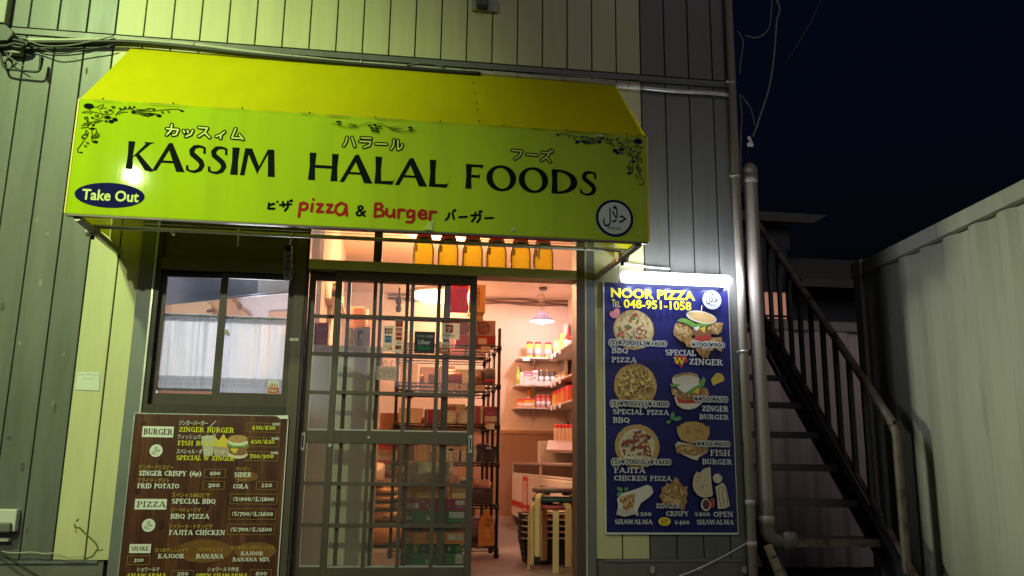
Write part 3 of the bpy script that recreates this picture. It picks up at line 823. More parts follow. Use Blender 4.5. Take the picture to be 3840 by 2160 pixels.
for rg, lns in PZ: lt.pstrokes(rg, lns, .0155, REDI, n=10)
lt.text('a11', "&", 105, 180, 190, 95, INK, bold=.02)
# take-out badge and certification roundel
lt.pell('g', 276, 491, 88, 31, NAVY, n=40)
lt.text('g', "Take Out", 205, 501, 349, 475, flat("badge_yellow", (.52,.60,.05), .4), bold=.022)
def roundel(pr, reg, cx, cy, r, ring, face, ink, w=None):
    a = WY(reg, cx, cy, pr.Y); b = WY(reg, cx+r, cy, pr.Y); R = b.x-a.x
    pr.ell(a.x, a.z, R, R, ring, n=40)
    if w: pr.ell(a.x, a.z, R*w, R*w, face, n=40)
    st5 = [(a.x+R*.02+R*.16*(1 if q % 2 == 0 else .42)*math.sin(q*math.pi/5), a.z+R*.58+R*.16*(1 if q % 2 == 0 else .42)*math.cos(q*math.pi/5)) for q in range(10)]
    pr.pxz(st5, ink)
    pr.text_w("\ufedd\ufefc\ufea3", a.x-R*.62, a.z-R*.22, R*1.24, R*.75, ink, .012)
    pr.text_w("HALAL", a.x-R*.36, a.z-R*.62, R*.72, R*.17, ink, .01)
roundel(lt, 'a11', 2062, 198, 141, NAVY, flat("roundel_face", (.50,.58,.50), .4), NAVY, .86)
# floral corner ornaments
ORN_L = [  # (lines, width m)
 ([[(430,245),(500,240),(545,300),(600,400)], [(500,240),(560,205),(630,188),(620,235),(560,280)], [(560,280),(620,262),(700,265)], [(330,285),(325,320)], [(160,360),(240,335),(325,320),(400,350),(500,365),(600,400)], [(160,360),(250,372),(400,350)], [(325,400),(380,370)],
   [(600,400),(620,430),(600,470),(540,505),(460,510),(400,480)], [(600,395),(700,410),(800,395),(850,360),(840,320),(780,312)]], .0028),
 ([[(900,430),(930,380),(1000,320),(1100,285),(1240,280),(1330,240)], [(1060,295),(1110,245)], [(1180,285),(1210,240)], [(960,400),(1040,355),(1160,350)]], .0038),
 ([[(1240,285),(1330,320),(1480,335),(1700,330),(1900,310),(2100,290),(2260,290),(2390,325)], [(1360,290),(1480,320),(1640,270),(1740,290)], [(1380,300),(1520,300),(1650,285)], [(1300,380),(1440,395),(1600,390),(1760,385),(1860,430)], [(1440,410),(1560,420),(1720,395)], [(1500,430),(1600,435),(1740,400)], [(1580,455),(1680,430),(1780,395)], [(1350,350),(1500,372),(1700,380)]], .0034),
 ([[(620,540),(480,545),(380,580),(290,650),(290,690),(350,730)], [(380,580),(190,605)], [(330,620),(150,652)], [(290,680),(140,705)], [(560,565),(450,590),(415,640)]], .0038),
 ([[(400,710),(470,720),(485,790),(430,860),(370,930),(380,1000),(450,1015)], [(375,760),(385,850),(370,920)], [(485,820),(520,815)], [(440,880),(550,840)], [(420,910),(550,880)], [(400,940),(520,910)],
   [(250,740),(300,800),(280,880),(200,980),(110,1110),(60,1170),(70,1230),(150,1240)], [(250,760),(230,830),(150,890),(150,910),(200,920)], [(280,820),(240,850)], [(290,850),(220,870)]], .0036)]
DOTS_L = [(310,222,115,60), (1000,275,32,18), (1740,290,30,20), (1290,355,52,30), (1850,432,60,32), (2355,328,40,18), (720,468,70,32), (390,475,32,20), (285,552,34,16), (405,640,32,20), (390,715,45,26), (455,1005,60,28), (185,920,36,16), (150,1238,28,16), (780,312,40,16), (1110,245,20,18), (1210,240,24,18), (1310,240,26,16), (885,515,60,38), (800,560,60,34), (690,555,34,20)]
FLOW_L = [(850,245,50), (695,350,48), (490,432,52), (255,482,58), (1930,360,38), (2062,345,34), (285,1030,40), (235,1095,38)]
def ornament(flip):
    if not flip: fx = lambda v: (v.x, v.z)
    reg = 'd6'
    cxl = AX0 + AX1
    def T(p):
        v = WY(reg, p[0], p[1], lt.Y)
        return ((cxl - v.x if flip else v.x), v.z - (.0 if not flip else -.004))
    ink = NAVY if flip else INK
    for lns, w in ORN_L: lt.strokes([[T(p) for p in l] for l in lns], w, ink)
    for (x, y, rx, ry) in DOTS_L:
        c = T((x,y)); e = WY(reg, x+rx, y, lt.Y).x - WY(reg, x, y, lt.Y).x; f2 = WY(reg, x, y-ry, lt.Y).z - WY(reg, x, y, lt.Y).z
        lt.ell(c[0], c[1], e, f2, ink, n=14)
    for (x, y, s_) in FLOW_L:
        c = T((x,y)); e = (WY(reg, x+s_, y, lt.Y).x - WY(reg, x, y, lt.Y).x)
        for q in range(4):
            a = math.pi/4 + q*math.pi/2
            lt.ell(c[0]+e*.62*math.cos(a), c[1]+e*.42*math.sin(a), e*.42, e*.26, ink, n=10)
        lt.ell(c[0], c[1], e*.16, e*.12, SGN, n=8)
    c = T((720,468))
    for q in range(14):
        a = q*math.pi/7; lt.strokes([[(c[0]+.0165*math.cos(a), c[1]+.0105*math.sin(a)), (c[0]+.021*math.cos(a), c[1]+.0135*math.sin(a))]], .002, ink)
ornament(False); ornament(True)
lt.pstrokes('e2', [[(300,168),(400,178),(520,215),(640,250),(780,265),(900,235),(1030,195),(1120,155),(1200,145),(1280,165),(1325,195)], [(1325,195),(1400,168),(1480,165),(1560,205),(1640,250),(1740,310),(1860,350),(1990,360),(2110,345),(2230,322),(2330,322)],
                   [(650,175),(760,200),(900,210)], [(730,150),(790,180),(900,205)], [(700,225),(860,225)], [(1660,255),(1780,255),(1910,242)], [(1700,270),(1850,290),(1990,275)], [(1760,300),(1920,320)],
                   [(400,130),(430,180),(500,200)], [(2210,255),(2225,300),(2130,335),(2230,355)]], .0030, INK)
for (x, y, rx, ry) in ((455,120,68,22), (2180,260,60,24), (1200,212,56,18), (1440,235,58,18), (1260,275,55,24), (1375,285,55,24), (1275,335,50,20), (1375,345,48,26), (1325,195,42,28)):
    lt.pell('e2', x, y, rx, ry, INK, n=16)
GRM = M("fold_grime", (.20,.21,.02), .7, var=.5, scale=40)
gx = AX0+.05; acc = []
while gx < AX1-.1:
    w_ = random.uniform(.08,.3); h_ = random.uniform(.002,.0065)
    acc.append([(gx, AZF-.001), (gx+w_*.3, AZF-h_), (gx+w_*.7, AZF-h_*.8), (gx+w_, AZF-.001)]); gx += w_+random.uniform(.0,.12)
lt.union(acc, GRM)
# joints in the sign sheet, small peeled patches
JNT = flat("sheet_joint", (.22,.27,.02), .5)
lt.pstrokes('a11', [[(222,150),(218,262)]], .0012, JNT); lt.pstrokes('a11', [[(686,215),(684,300)]], .0022, ALU_L)
PEEL = flat("peeled_patch", (.60,.62,.52), .5)
lt.px('a11', [(1275,288),(1290,275),(1306,272),(1300,290),(1282,300)], PEEL); lt.px('a11', [(612,285),(650,240),(680,222),(682,292)], flat("patch_green", (.46,.60,.06), .3))
for (x, y) in ((1582,278),(1588,318),(1922,270),(1945,295),(1970,322),(2228,308),(2240,318),(1915,298)): lt.pell('a11', x, y, 7, 4, PEEL, n=8, jit=.3)
lt.px('a10', [(1915,1030),(1950,1022),(1980,1025),(1962,1040)], PEEL)
lt.build("lettering", awn)
# ================================================================== things hung on the front
STEEL = M("galvanised_tube", (.46,.44,.36), .4, metal=.5, var=.2, scale=14)
rail = thing("curtain_rail", (2.2, -.45, 2.37), "thin steel rail with end brackets hanging under the awning sign", "rail")
a = WY('d5', 350, 238, -.45); b = WY('a11', 2150, 442, -.45)
MB().tube([a, b], .0125, STEEL, 12).build("rod", rail)
MB().tube([a+Vector((0,.02,.035)), b+Vector((0,.02,.03))], .002, STEEL, 6).build("wire", rail)
for (p, q) in (((AX0+.05, AY+.03, AZL-.01), (.70, -.012, 2.33)), ((AX1-.05, AY+.03, AZL-.01), (3.695, -.012, 2.30))):
    p = Vector(p); q = Vector(q)
    br = MB(); br.tube([p, q], .021, STEEL, 12)
    m_ = p.lerp(q, .36)
    br.tube([m_+Vector((-.035 if p.x < 2 else .035,0,-.005)), m_+Vector((.03 if p.x < 2 else -.03,0,.0))], .03, STEEL, 10)
    br.tube([m_, m_+Vector((0,.0,-.05))], .010, BLACK, 8)
    br.build("bracket", rail)
for rg, x, y0, y1 in (('a01', 1798, 300, 410), ('a11', 1488, 405, 510), ('a11', 1838, 385, 440)):
    p = WY(rg, x, y0, -.452); q = WY(rg, x, y1, -.452)
    h = MB(); h.tube([p+Vector((-.006,0,.012)), p+Vector((.004,0,.014)), p+Vector((.005,-.014,0)), p.lerp(q,.5)+Vector((.003,-.014,0)), q+Vector((0,-.014,0)), q+Vector((-.008,-.014,.006))], .0045, ALU_L, 7)
    h.build("hook", rail)
p = WY('a01', 1305, 312, -.45); MB().lathe(p, [(.002,-.012),(.012,-.006),(.014,.004),(.006,.008)], ALU_L, 10).build("hook", rail)
# black power strip hanging by its cord
t = MB(); tl = WY('a01', 2155, 405, -.46); br_ = WY('a01', 2175, 665, -.46); w_ = .030
c = (tl+br_)/2; L_ = (tl.z-br_.z)/2
ax = Vector((1,0,.06)); az = Vector((-.06,0,1))
t.obox(c+Vector((.006,0,0)), ax, (0,1,0), az, .022, .016, L_, BLACK)
hang = t.build("power_strip", None, bevel=.004)
tag(hang, "black multi-socket power strip hanging from the steel rail by its cord", "power strip")
cr = MB()
for s_ in range(5):
    cr.obox(c+Vector((.006-.06*(.7-.35*s_)*L_*.0,-.0165,L_*(.72-.36*s_))), ax, (0,1,0), az, .010, .0012, .012, flat("socket_grey", (.010,.010,.010), .7, spec=.05))
cr.build("socket_face", hang)
kn = MB(); tp_ = WY('a01', 2205, 305, -.46)
kn.tube([tl+Vector((.02,0,0)), tl+Vector((.028,0,.03)), tp_], .003, flat("cord_white", (.6,.58,.5), .6), 6)
kn.tube([tl+Vector((.02,0,0)), tl+Vector((.006,0,.022)), tl+Vector((.03,0,.012)), tl+Vector((.05,0,.03)), tp_+Vector((.012,0,0)), tp_], .0025, BLACK, 6)
kn.build("cord", hang)

# ================================================================== menu board
MY = -.024
MW = M("menu_wood_print", (.085,.028,.016), .32, var=.45, scale=3.2, stretch=(6,1,.7), col2=(.15,.05,.02), c2lo=.45, c2hi=.68, c2scale=2.5)
MWD = flat("menu_plank_line", (.028,.010,.008), .4)
WP = flat("print_white", (.74,.74,.70), .45)
YP = flat("print_yellow", (.66,.62,.03), .45)
OR = flat("print_ochre", (.50,.33,.05), .45)
BRN = flat("print_dark_brown", (.05,.016,.012), .45)
menu = thing("menu_board", (1.34, MY, .28), "brown wood-pattern menu board listing burgers, pizzas and shakes, under the curtained window", "menu board")
MB().box(.900, 1.776, MY, MY+.010, .12, 1.3535, MW).build("board", menu, bevel=.0015)
e_ = MB(); e_.box(.893, .8995, MY-.002, MY+.011, .12, 1.356, ALU_L); e_.box(1.7765, 1.7815, MY-.001, MY+.011, .12, 1.34, WP); e_.box(.8995, 1.7765, MY-.001, MY+.011, 1.354, 1.358, ALU_L)
e_.build("board_edge", menu)
mp = Print(MY-.0012, .00004)
for i in range(1, 11):
    x = .900 + .0805*i + random.uniform(-.008,.008); mp.rect(x-.0013, x+.0013, .125, 1.352, MWD)
for _ in range(26):
    mp.ell(random.uniform(.93,1.75), random.uniform(.3,1.3), random.uniform(.008,.02), random.uniform(.01,.03), M("menu_knot", (.045,.014,.008), .35, var=.4, scale=60), n=12, jit=.15)
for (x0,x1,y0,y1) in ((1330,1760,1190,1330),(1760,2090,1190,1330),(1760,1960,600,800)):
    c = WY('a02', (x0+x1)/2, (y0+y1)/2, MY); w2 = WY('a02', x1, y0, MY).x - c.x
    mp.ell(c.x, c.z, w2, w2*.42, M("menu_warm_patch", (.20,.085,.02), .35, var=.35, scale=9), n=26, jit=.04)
def chip(x0, y0, x1, y1, txt, tx0, tx1, yb, yt):
    mp.pxr('a02', x0, y1, x1, y0, WP); mp.slab('a02', txt, tx0, yb, tx1, yt, BRN, .22, .12)
chip(1070, 322, 1314, 400, "BURGER", 1082, 1302, 380, 337)
chip(1014, 868, 1262, 946, "PIZZA", 1030, 1250, 928, 886)
chip(974, 1208, 1142, 1276, "SHAKE", 988, 1124, 1257, 1226)
roundel(mp, 'a02', 1179, 503, 49, WP, WP, INK)
roundel(mp, 'a02', 1122, 1066, 50, WP, WP, INK)
def line(txt, x0, yb, x1, h, mat, **kw): mp.slab('a02', txt, x0, yb, x1, yb-h, mat, .23, .12, **kw)
def jp(txt, x0, yb, x1, h, mat): mp.text('a02', txt, x0, yb, x1, yb-h, mat, bold=.012)
# picture of drink, fries and burger (printed) behind the words
BUN = M("print_bun", (.50,.27,.09), .45, var=.25, scale=60); BUNL = flat("print_bun_light", (.70,.62,.48), .45)
LETT = M("print_lettuce", (.16,.36,.06), .45, var=.4, scale=90); PATTY = M("print_patty", (.28,.12,.05), .45, var=.5, scale=120)
FRY = M("print_fried", (.52,.32,.11), .45, var=.45, scale=90, col2=(.28,.12,.03), c2lo=.5, c2hi=.62, c2scale=70); CHZ = flat("print_cheese", (.72,.52,.06), .45)
TOM = flat("print_tomato", (.46,.05,.03), .45); SAUCE = flat("print_sauce", (.74,.72,.62), .45)
CUP = flat("print_cup", (.50,.46,.36), .45); CUP2 = flat("print_fry_box", (.42,.30,.22), .45)
mp.px('a02', [(1520,395),(1628,385),(1605,540),(1540,548)], CUP); mp.px('a02', [(1605,470),(1738,480),(1720,545),(1620,545)], CUP2)
mp.px('a02', [(1618,470),(1625,400),(1650,425),(1690,375),(1705,410),(1730,425),(1728,480)], CHZ)
mp.pell('a02', 1795, 532, 74, 32, BUNL, jit=.02)
mp.px('a02', [(1712,470),(1740,455),(1800,470),(1850,455),(1882,480),(1860,500),(1875,520),(1830,540),(1770,540),(1725,520),(1735,500)], PATTY)
mp.px('a02', [(1708,460),(1740,470),(1770,488),(1800,470),(1840,482),(1880,462),(1870,440),(1720,436)], LETT)
mp.px('a02', [(1740,485),(1800,488),(1780,525),(1750,510)], CHZ)
mp.pell('a02', 1798, 440, 76, 26, SAUCE, jit=.02); mp.pell('a02', 1796, 415, 74, 30, BUN, jit=.02)
mp.px('a02', [(1627,276),(1634,280),(1585,330),(1578,326)], CUP)
mp.px('a02', [(1628,388),(1634,385),(1600,360),(1596,362)], CUP)
jp("ジンガーバーガー", 1350, 308, 1566, 28, WP); line("ZINGER BURGER", 1350, 360, 1768, 36, YP)
jp("フィッシュバーガー", 1340, 412, 1600, 28, WP); line("FISH BURGER", 1340, 462, 1690, 34, YP)
jp("スペシャル・ダブル・ジンガー", 1332, 523, 1720, 28, WP); line("SPECIAL W ZINGER", 1330, 573, 1768, 34, YP)
for (y0, y1, tx, yb) in ((292,366,"450/650",344), (400,476,"450/650",450), (508,582,"700/900",560)):
    x0 = 1866 - (y0-292)*.08; x1 = 2112-(y0-292)*.06
    mp.frame('a02', x0, y0, x1, y1, .0014, OR); line(tx, x0+32, yb, x1-32, 33, YP)
    mp.text('a02', "set", x1-56, y0+20, x1+2, y0-6, flat("print_grey", (.55,.55,.5), .45), bold=.03)
jp("ジンガークリスピー", 1048, 642, 1308, 28, OR); line("ZINGER CRISPY", 1048, 690, 1408, 36, WP); mp.text('a02', "(6p)", 1432, 690, 1520, 658, WP, bold=.03)
mp.frame('a02', 1545, 642, 1700, 706, .0014, OR); line("400", 1580, 688, 1665, 30, WP)
jp("サイダー", 1785, 655, 1885, 26, OR); line("SIDER", 1768, 700, 1898, 33, WP)
jp("フライド・ポテト", 1038, 742, 1280, 28, OR); line("FRID POTATO", 1036, 785, 1354, 34, WP)
mp.frame('a02', 1538, 732, 1692, 796, .0014, OR); line("200", 1570, 778, 1660, 30, WP)
jp("コーラ", 1782, 740, 1858, 26, OR); line("COLA", 1760, 788, 1872, 33, WP)
mp.frame('a02', 1938, 734, 2092, 798, .0014, OR); line("150", 1972, 778, 2056, 30, WP)
jp("スペシャルBBQピザ", 1298, 852, 1586, 28, OR); line("SPECIAL BBQ", 1296, 902, 1628, 36, WP)
mp.frame('a02', 1742, 828, 2088, 908, .0014, OR); line("(S)900/(L)1800", 1756, 882, 2070, 30, WP)
jp("バーベキューピザ", 1290, 964, 1516, 28, OR); line("BBQ PIZZA", 1286, 1016, 1580, 36, WP)
mp.frame('a02', 1732, 940, 2080, 1022, .0014, OR); line("(S)700/(L)1600", 1748, 994, 2062, 30, WP)
jp("ファジータ・チキンピザ", 1276, 1090, 1606, 28, OR); line("FAJITA CHICKEN", 1276, 1138, 1700, 36, WP)
mp.frame('a02', 1720, 1056, 2070, 1138, .0014, OR); line("(S)700/(L)1600", 1738, 1112, 2054, 30, WP)
mp.frame('a02', 966, 1296, 1132, 1362, .0014, OR); line("350", 1008, 1342, 1086, 28, WP)
jp("なつめやしシェイク", 1172, 1268, 1422, 27, OR); line("KAJOOR", 1192, 1315, 1392, 33, WP)
jp("バナナシェイク", 1490, 1264, 1686, 27, OR); line("BANANA", 1480, 1316, 1686, 33, WP)
jp("なつめやしバナナシェイク", 1742, 1248, 2068, 26, OR); line("KAJOOR", 1818, 1292, 1988, 28, WP); line("BANANA MIX", 1756, 1338, 2036, 28, WP)
jp("ショワールマ", 1034, 1412, 1204, 26, WP); line("SHAWARMA", 960, 1466, 1256, 36, YP)
mp.frame('a02', 1300, 1406, 1458, 1480, .0014, OR); line("500", 1336, 1446, 1424, 30, WP)
jp("ショワールマ弁当", 1566, 1412, 1800, 26, WP); line("OPEN SHAWARMA", 1478, 1466, 1868, 36, YP)
mp.frame('a02', 1892, 1400, 2048, 1480, .0014, OR); line("600", 1928, 1444, 2016, 30, WP)
mp.px('a02', [(2080,238),(2175,236),(2178,268),(2150,262),(2118,266),(2098,250)], WP)
mp.build("lettering", menu)

# ================================================================== blue pizza sign
BYS = -.020
BLUE = M("blue_sign_print", (.018,.021,.130), .25, spec=.35, var=.05, scale=2, bump=.035, bscale=4)
ps = thing("pizza_sign", (4.17, BYS, .68), "tall dark blue sign with pizza and burger pictures and prices, under the fluorescent lamp", "sign")
MB().box(3.742, 4.592, BYS, BYS+.012, .683, 2.268, BLUE).build("board", ps)
e_ = MB(); e_.box(3.735, 3.7418, BYS-.002, BYS+.013, .676, 2.272, WP); e_.box(4.5922, 4.598, BYS-.002, BYS+.013, .676, 2.272, ALU_L); e_.box(3.7418, 4.5922, BYS-.003, BYS+.013, .672, .6828, WP)
e_.build("board_edge", ps)
bp = Print(BYS-.0012, .00004)
# pizzas
CRUST = M("print_crust", (.56,.34,.12), .4, var=.3, scale=60); CHEESE = M("print_melted_cheese", (.66,.54,.28), .4, var=.28, scale=55, col2=(.60,.33,.10), c2lo=.5, c2hi=.66, c2scale=40)
CHEESE2 = M("print_golden_cheese", (.60,.44,.12), .4, var=.35, scale=60, col2=(.36,.17,.05), c2lo=.45, c2hi=.6, c2scale=55)
CHEESE3 = M("print_pale_dough", (.70,.62,.44), .4, var=.14, scale=40)
PGR = flat("print_pepper_green", (.13,.20,.06), .4); PRD = flat("print_pepper_red", (.50,.07,.045), .4); POL = flat("print_olive", (.035,.03,.03), .4); PMT = M("print_meat", (.30,.075,.045), .4, var=.4, scale=90); PYL = flat("print_corn", (.74,.60,.16), .4); PBR = M("print_brown_meat", (.27,.13,.05), .4, var=.4, scale=90)
def pizza(reg, cx, cy, rx, ry, base, bits, rim):
    bp.pell(reg, cx, cy, rx, ry, CRUST, n=40, jit=.012)
    bp.pell(reg, cx, cy, rx*rim, ry*rim, base, n=36, jit=.03)
    for mat, n, s0, s1 in bits:
        for _ in range(n):
            r = math.sqrt(random.random())*.84*rim; t = random.uniform(0, 2*math.pi); s_ = random.uniform(s0, s1)
            bp.pell(reg, cx+rx*r*math.cos(t), cy+ry*r*math.sin(t), s_*random.uniform(.6,1.5), s_*random.uniform(.45,1), mat, n=9, jit=.28, a=random.uniform(0,3))
pizza('d1', 668, 1180, 322, 318, CHEESE, [(PYL,22,14,34),(PGR,26,12,30),(PRD,24,16,36),(CHEESE3,20,14,30)], .93)
pizza('d2', 692, 706, 340, 350, CHEESE2, [(PBR,60,12,30),(PYL,36,12,34),(PRD,14,10,20),(CHEESE3,16,10,20),(POL,10,12,19)], .93)
pizza('d3', 716, 315, 358, 350, CHEESE3, [(PMT,34,26,56),(PYL,14,14,28),(CHEESE3,14,14,30),(POL,14,16,24),(PRD,10,16,28)], .80)
def bits(reg, cx, cy, rx, ry, n, mats, s0, s1):
    for _ in range(n):
        r = math.sqrt(random.random()); t = random.uniform(0, 6.283); s_ = random.uniform(s0, s1)
        bp.pell(reg, cx+rx*r*math.cos(t), cy+ry*r*math.sin(t), s_*random.uniform(.7,1.4), s_*random.uniform(.5,1), random.choice(mats), n=9, jit=.25, a=random.uniform(0,3))
FRYL = flat("print_fried_light", (.66,.47,.22), .4); FRYD = flat("print_fried_dark", (.30,.13,.04), .4)
# big zinger
bp.px('d1', [(1320,1080),(1380,1060),(1480,1080),(1590,1160),(1620,1240),(1560,1330),(1480,1400),(1390,1350),(1300,1270),(1290,1200)], FRY)
bits('d1', 1450, 1210, 130, 130, 46, [FRY,FRYL,FRYD,FRYL], 14, 40)
bp.px('d1', [(1820,1120),(1930,1060),(2080,1075),(2060,1180),(2010,1260),(1900,1250),(1830,1180)], FRY)
bits('d1', 1950, 1150, 100, 90, 30, [FRY,FRYL,FRYD,FRYL], 12, 34)
bp.px('d2', [(1450,-40),(2060,-60),(2060,170),(1940,120),(1890,130),(1840,270),(1760,270),(1690,200),(1640,120),(1500,90)], FRY)
bits('d2', 1800, 60, 220, 100, 60, [FRY,FRYL,FRYD,FRYL,CHEESE3], 12, 34)
bp.px('d1', [(1590,1170),(1900,1180),(1880,1330),(1740,1340),(1600,1260)], PATTY); bp.px('d1', [(1620,1290),(1880,1270),(1900,1330),(1760,1370),(1640,1350)], TOM)
bp.px('d1', [(1700,1160),(1810,1130),(1780,1240)], CHZ); bp.px('d1', [(1560,1110),(1720,1110),(1690,1180),(1650,1200)], SAUCE)
bp.px('d1', [(1340,1040),(1420,1000),(1500,1010),(1640,1090),(1800,1080),(1900,1070),(1880,1110),(1780,1140),(1690,1130),(1600,1150),(1500,1090),(1400,1060)], LETT)
bp.pell('d1', 1732, 985, 242, 96, BUNL, n=40, a=-.16); bp.pell('d1', 1745, 985, 215, 76, M("print_bun_top", (.66,.44,.18), .4, var=.2, scale=50), n=40, a=-.16)
bp.px('d1', [(1738,790),(1750,792),(1732,905),(1722,903)], WP)
# zinger burger, cheese
bp.px('d2', [(1300,900),(1330,860),(1780,900),(1720,1010),(1640,1070),(1540,1095),(1430,1080),(1340,1020)], BUNL)
bp.px('d2', [(1330,880),(1760,930),(1700,985),(1500,1000),(1360,985)], TOM)
bp.px('d2', [(1255,740),(1330,760),(1700,740),(1820,750),(1855,830),(1840,890),(1650,930),(1450,940),(1310,880),(1255,810)], FRY)
bits('d2', 1540, 840, 260, 70, 60, [FRY,FRYL,FRYD,PATTY], 12, 30)
bp.px('d2', [(1235,680),(1340,690),(1450,680),(1600,700),(1700,660),(1760,570),(1800,620),(1770,720),(1680,760),(1560,840),(1450,800),(1330,730),(1245,735)], LETT)
bp.px('d2', [(1340,740),(1460,650),(1600,640),(1700,690),(1600,740),(1480,830),(1440,820)], SAUCE); bp.px('d2', [(1600,800),(1705,740),(1680,860)], CHZ)
bp.px('d2', [(1262,600),(1300,550),(1420,510),(1560,505),(1660,530),(1700,610),(1690,680),(1500,690),(1300,690),(1265,660)], BUNL)
bp.px('d2', [(1290,560),(1420,512),(1560,507),(1660,535),(1690,590),(1560,545),(1420,552),(1310,590)], BUN)
bp.px('d2', [(1880,620),(1940,540),(1980,508),(2060,530),(2092,590),(2088,640),(2000,670),(1920,712),(1905,680)], CHZ)
bits('d2', 1990, 600, 70, 50, 10, [FRYL,CHEESE2], 7, 13)
LEAF = flat("print_leaf", (.10,.30,.10), .4)
for rg, cx, cy, rx, ry, an in (('d2',1270,1195,34,66,-.2),('d2',1350,1240,64,34,.25),('d2',1205,1290,38,26,.3),('d3',430,995,50,30,-.3),('d3',530,995,36,26,.4),('d3',430,1075,50,36,.5)):
    bp.pell(rg, cx, cy, rx, ry, LEAF, n=20, a=an)
# fish burger
bp.px('d3', [(1310,290),(1360,240),(1600,290),(1840,330),(1820,420),(1700,480),(1660,540),(1560,510),(1420,440),(1330,380)], BUNL)
bp.px('d3', [(1315,300),(1400,280),(1840,340),(1810,430),(1600,470),(1420,430),(1330,370)], FRY)
bits('d3', 1570, 375, 240, 60, 50, [FRY,FRYL,FRYD], 10, 28)
bp.px('d2', [(1335,1449),(1345,1400),(1400,1330),(1500,1290),(1640,1285),(1760,1320),(1830,1400),(1850,1449),(1600,1460)], M("print_bun_gold", (.54,.34,.10), .4, var=.22, scale=40, col2=(.45,.19,.06), c2lo=.5, c2hi=.66, c2scale=16))
bp.px('d3', [(1335,0),(1855,0),(1858,110),(1830,200),(1740,260),(1560,270),(1400,210),(1345,110)], MATS["print_bun_gold"])
bits('d3', 1640, 110, 190, 110, 40, [BUNL], 4, 8)
# wrap, crispy, open pita
bp.px('d3', [(370,1400),(400,1280),(385,1150),(470,1060),(640,1010),(870,925),(935,960),(960,1050),(900,1120),(760,1220),(720,1310),(700,1385),(500,1435)], M("print_wrap", (.72,.68,.60), .4, var=.1, scale=20))
bp.px('d3', [(410,1180),(440,1120),(560,1090),(670,1060),(660,1200),(640,1300),(540,1345),(470,1300),(490,1240)], FRY); bits('d3', 545, 1210, 105, 110, 46, [FRY,FRYL,FRYD,BUNL], 10, 26)
bp.px('d3', [(370,1400),(400,1290),(520,1345),(640,1310),(700,1385),(500,1435)], flat("print_paper_pink", (.60,.50,.50), .4))
bp.px('d3', [(1050,1110),(1090,1060),(1085,970),(1150,950),(1170,890),(1220,920),(1270,870),(1300,805),(1350,825),(1370,880),(1410,920),(1420,960),(1505,950),(1490,1010),(1505,1070),(1480,1150),(1500,1200),(1460,1240),(1460,1310),(1410,1330),(1370,1260),(1200,1240),(1110,1220),(1090,1160)], FRY)
bits('d3', 1290, 1080, 180, 180, 90, [FRY,FRYL,FRYD,FRYL], 12, 34)
bp.px('d3', [(1580,920),(1600,790),(1650,715),(1690,740),(1760,670),(1865,645),(1880,900),(1905,1080),(1880,1110),(1760,1135),(1660,1090),(1600,1010)], M("print_pita", (.64,.55,.36), .4, var=.15, scale=30))
bits('d3', 1720, 900, 90, 130, 22, [FRYD,CHEESE2], 6, 14)
bp.pell('d3', 1975, 825, 72, 76, CHEESE3, jit=.03); bp.px('d3', [(1940,960),(2060,890),(2110,960),(2170,1260),(2100,1300),(1980,1310),(1970,1150)], CHEESE3)
bp.pstrokes('d3', [[(2000,960),(1990,1050),(2030,1280)], [(2040,950),(2060,1100),(2080,1280)], [(2080,960),(2120,1100),(2140,1250)]], .005, PBR)
bp.pell('d3', 1790, 1245, 80, 100, CHEESE3, jit=.03); bp.pell('d3', 1795, 1240, 56, 76, flat("print_dip", (.12,.03,.03), .4)); bp.px('d3', [(1870,1140),(1930,1150),(1930,1280),(1870,1290)], TOM)
# lettering
TY = flat("print_sign_yellow", (.80,.70,.02), .4)
bp.text('d1', "NOOR PIZZA", 282, 668, 1620, 528, TY, bold=.035)
bp.text('d1', "T", 298, 828, 348, 705, TY, bold=.0); bp.text('d1', "EL", 352, 828, 432, 742, TY)
bp.text('d1', "048-951-1058", 487, 838, 1560, 708, TY, bold=.028)
roundel(bp, 'd1', 1888, 716, 148, flat("print_roundel", (.40,.41,.43), .5, spec=.1), WP, INK)
# pink heart sticker
HRT = flat("pink_heart", (.70,.22,.27), .5)
bp.px('d1', [(330,1012),(285,990),(258,945),(275,900),(325,895),(342,862),(385,848),(418,872),(428,915),(412,970),(375,1000)], HRT)
WS = flat("print_sign_white", (.66,.66,.64), .45)
def pr_(reg, txt, x0, yb, x1, h):
    X, Z, wid, hei = bp.place(reg, x0, yb, x1, yb-h)
    for q in range(10): bp.text_w(txt, X+.0058*math.cos(q*.628), Z+.0058*math.sin(q*.628), wid, hei, WS, .035)
    bp.text_w(txt, X, Z, wid, hei, INK, .018)
pr_('d1', "(S)\u00a5700/(L)\u00a51600", 250, 1420, 1165, 72); pr_('d2', "\u00a5700/\u00a5900", 1560, 90, 2085, 66)
pr_('d2', "(S)\u00a5900/(L)\u00a51800", 272, 1026, 1198, 74); pr_('d2', "\u00a5450/\u00a5650", 1600, 958, 2135, 72)
pr_('d3', "(S)\u00a5700/(L)\u00a51600", 292, 590, 1230, 74); pr_('d3', "\u00a5450/\u00a5650", 1640, 305, 2168, 70)
def ws(reg, txt, x0, yb, x1, h): bp.slab(reg, txt, x0, yb, x1, yb-h, WS, .24, .13)
ws('d2', "BBQ", 290, 196, 555, 84); ws('d2', "PIZZA", 290, 340, 690, 80)
ws('d2', "SPECIAL", 1145, 230, 1632, 88); ws('d2', "ZINGER", 1522, 378, 2062, 92)
STR = flat("print_red_star", (.46,.03,.05), .4)
bp.px('d2', [(1290,232),(1400,245),(1470,240),(1505,335),(1440,360),(1395,440),(1345,365),(1265,360),(1300,300)], STR)
bp.slab('d2', "W", 1278, 366, 1470, 268, TY, .26, .18)
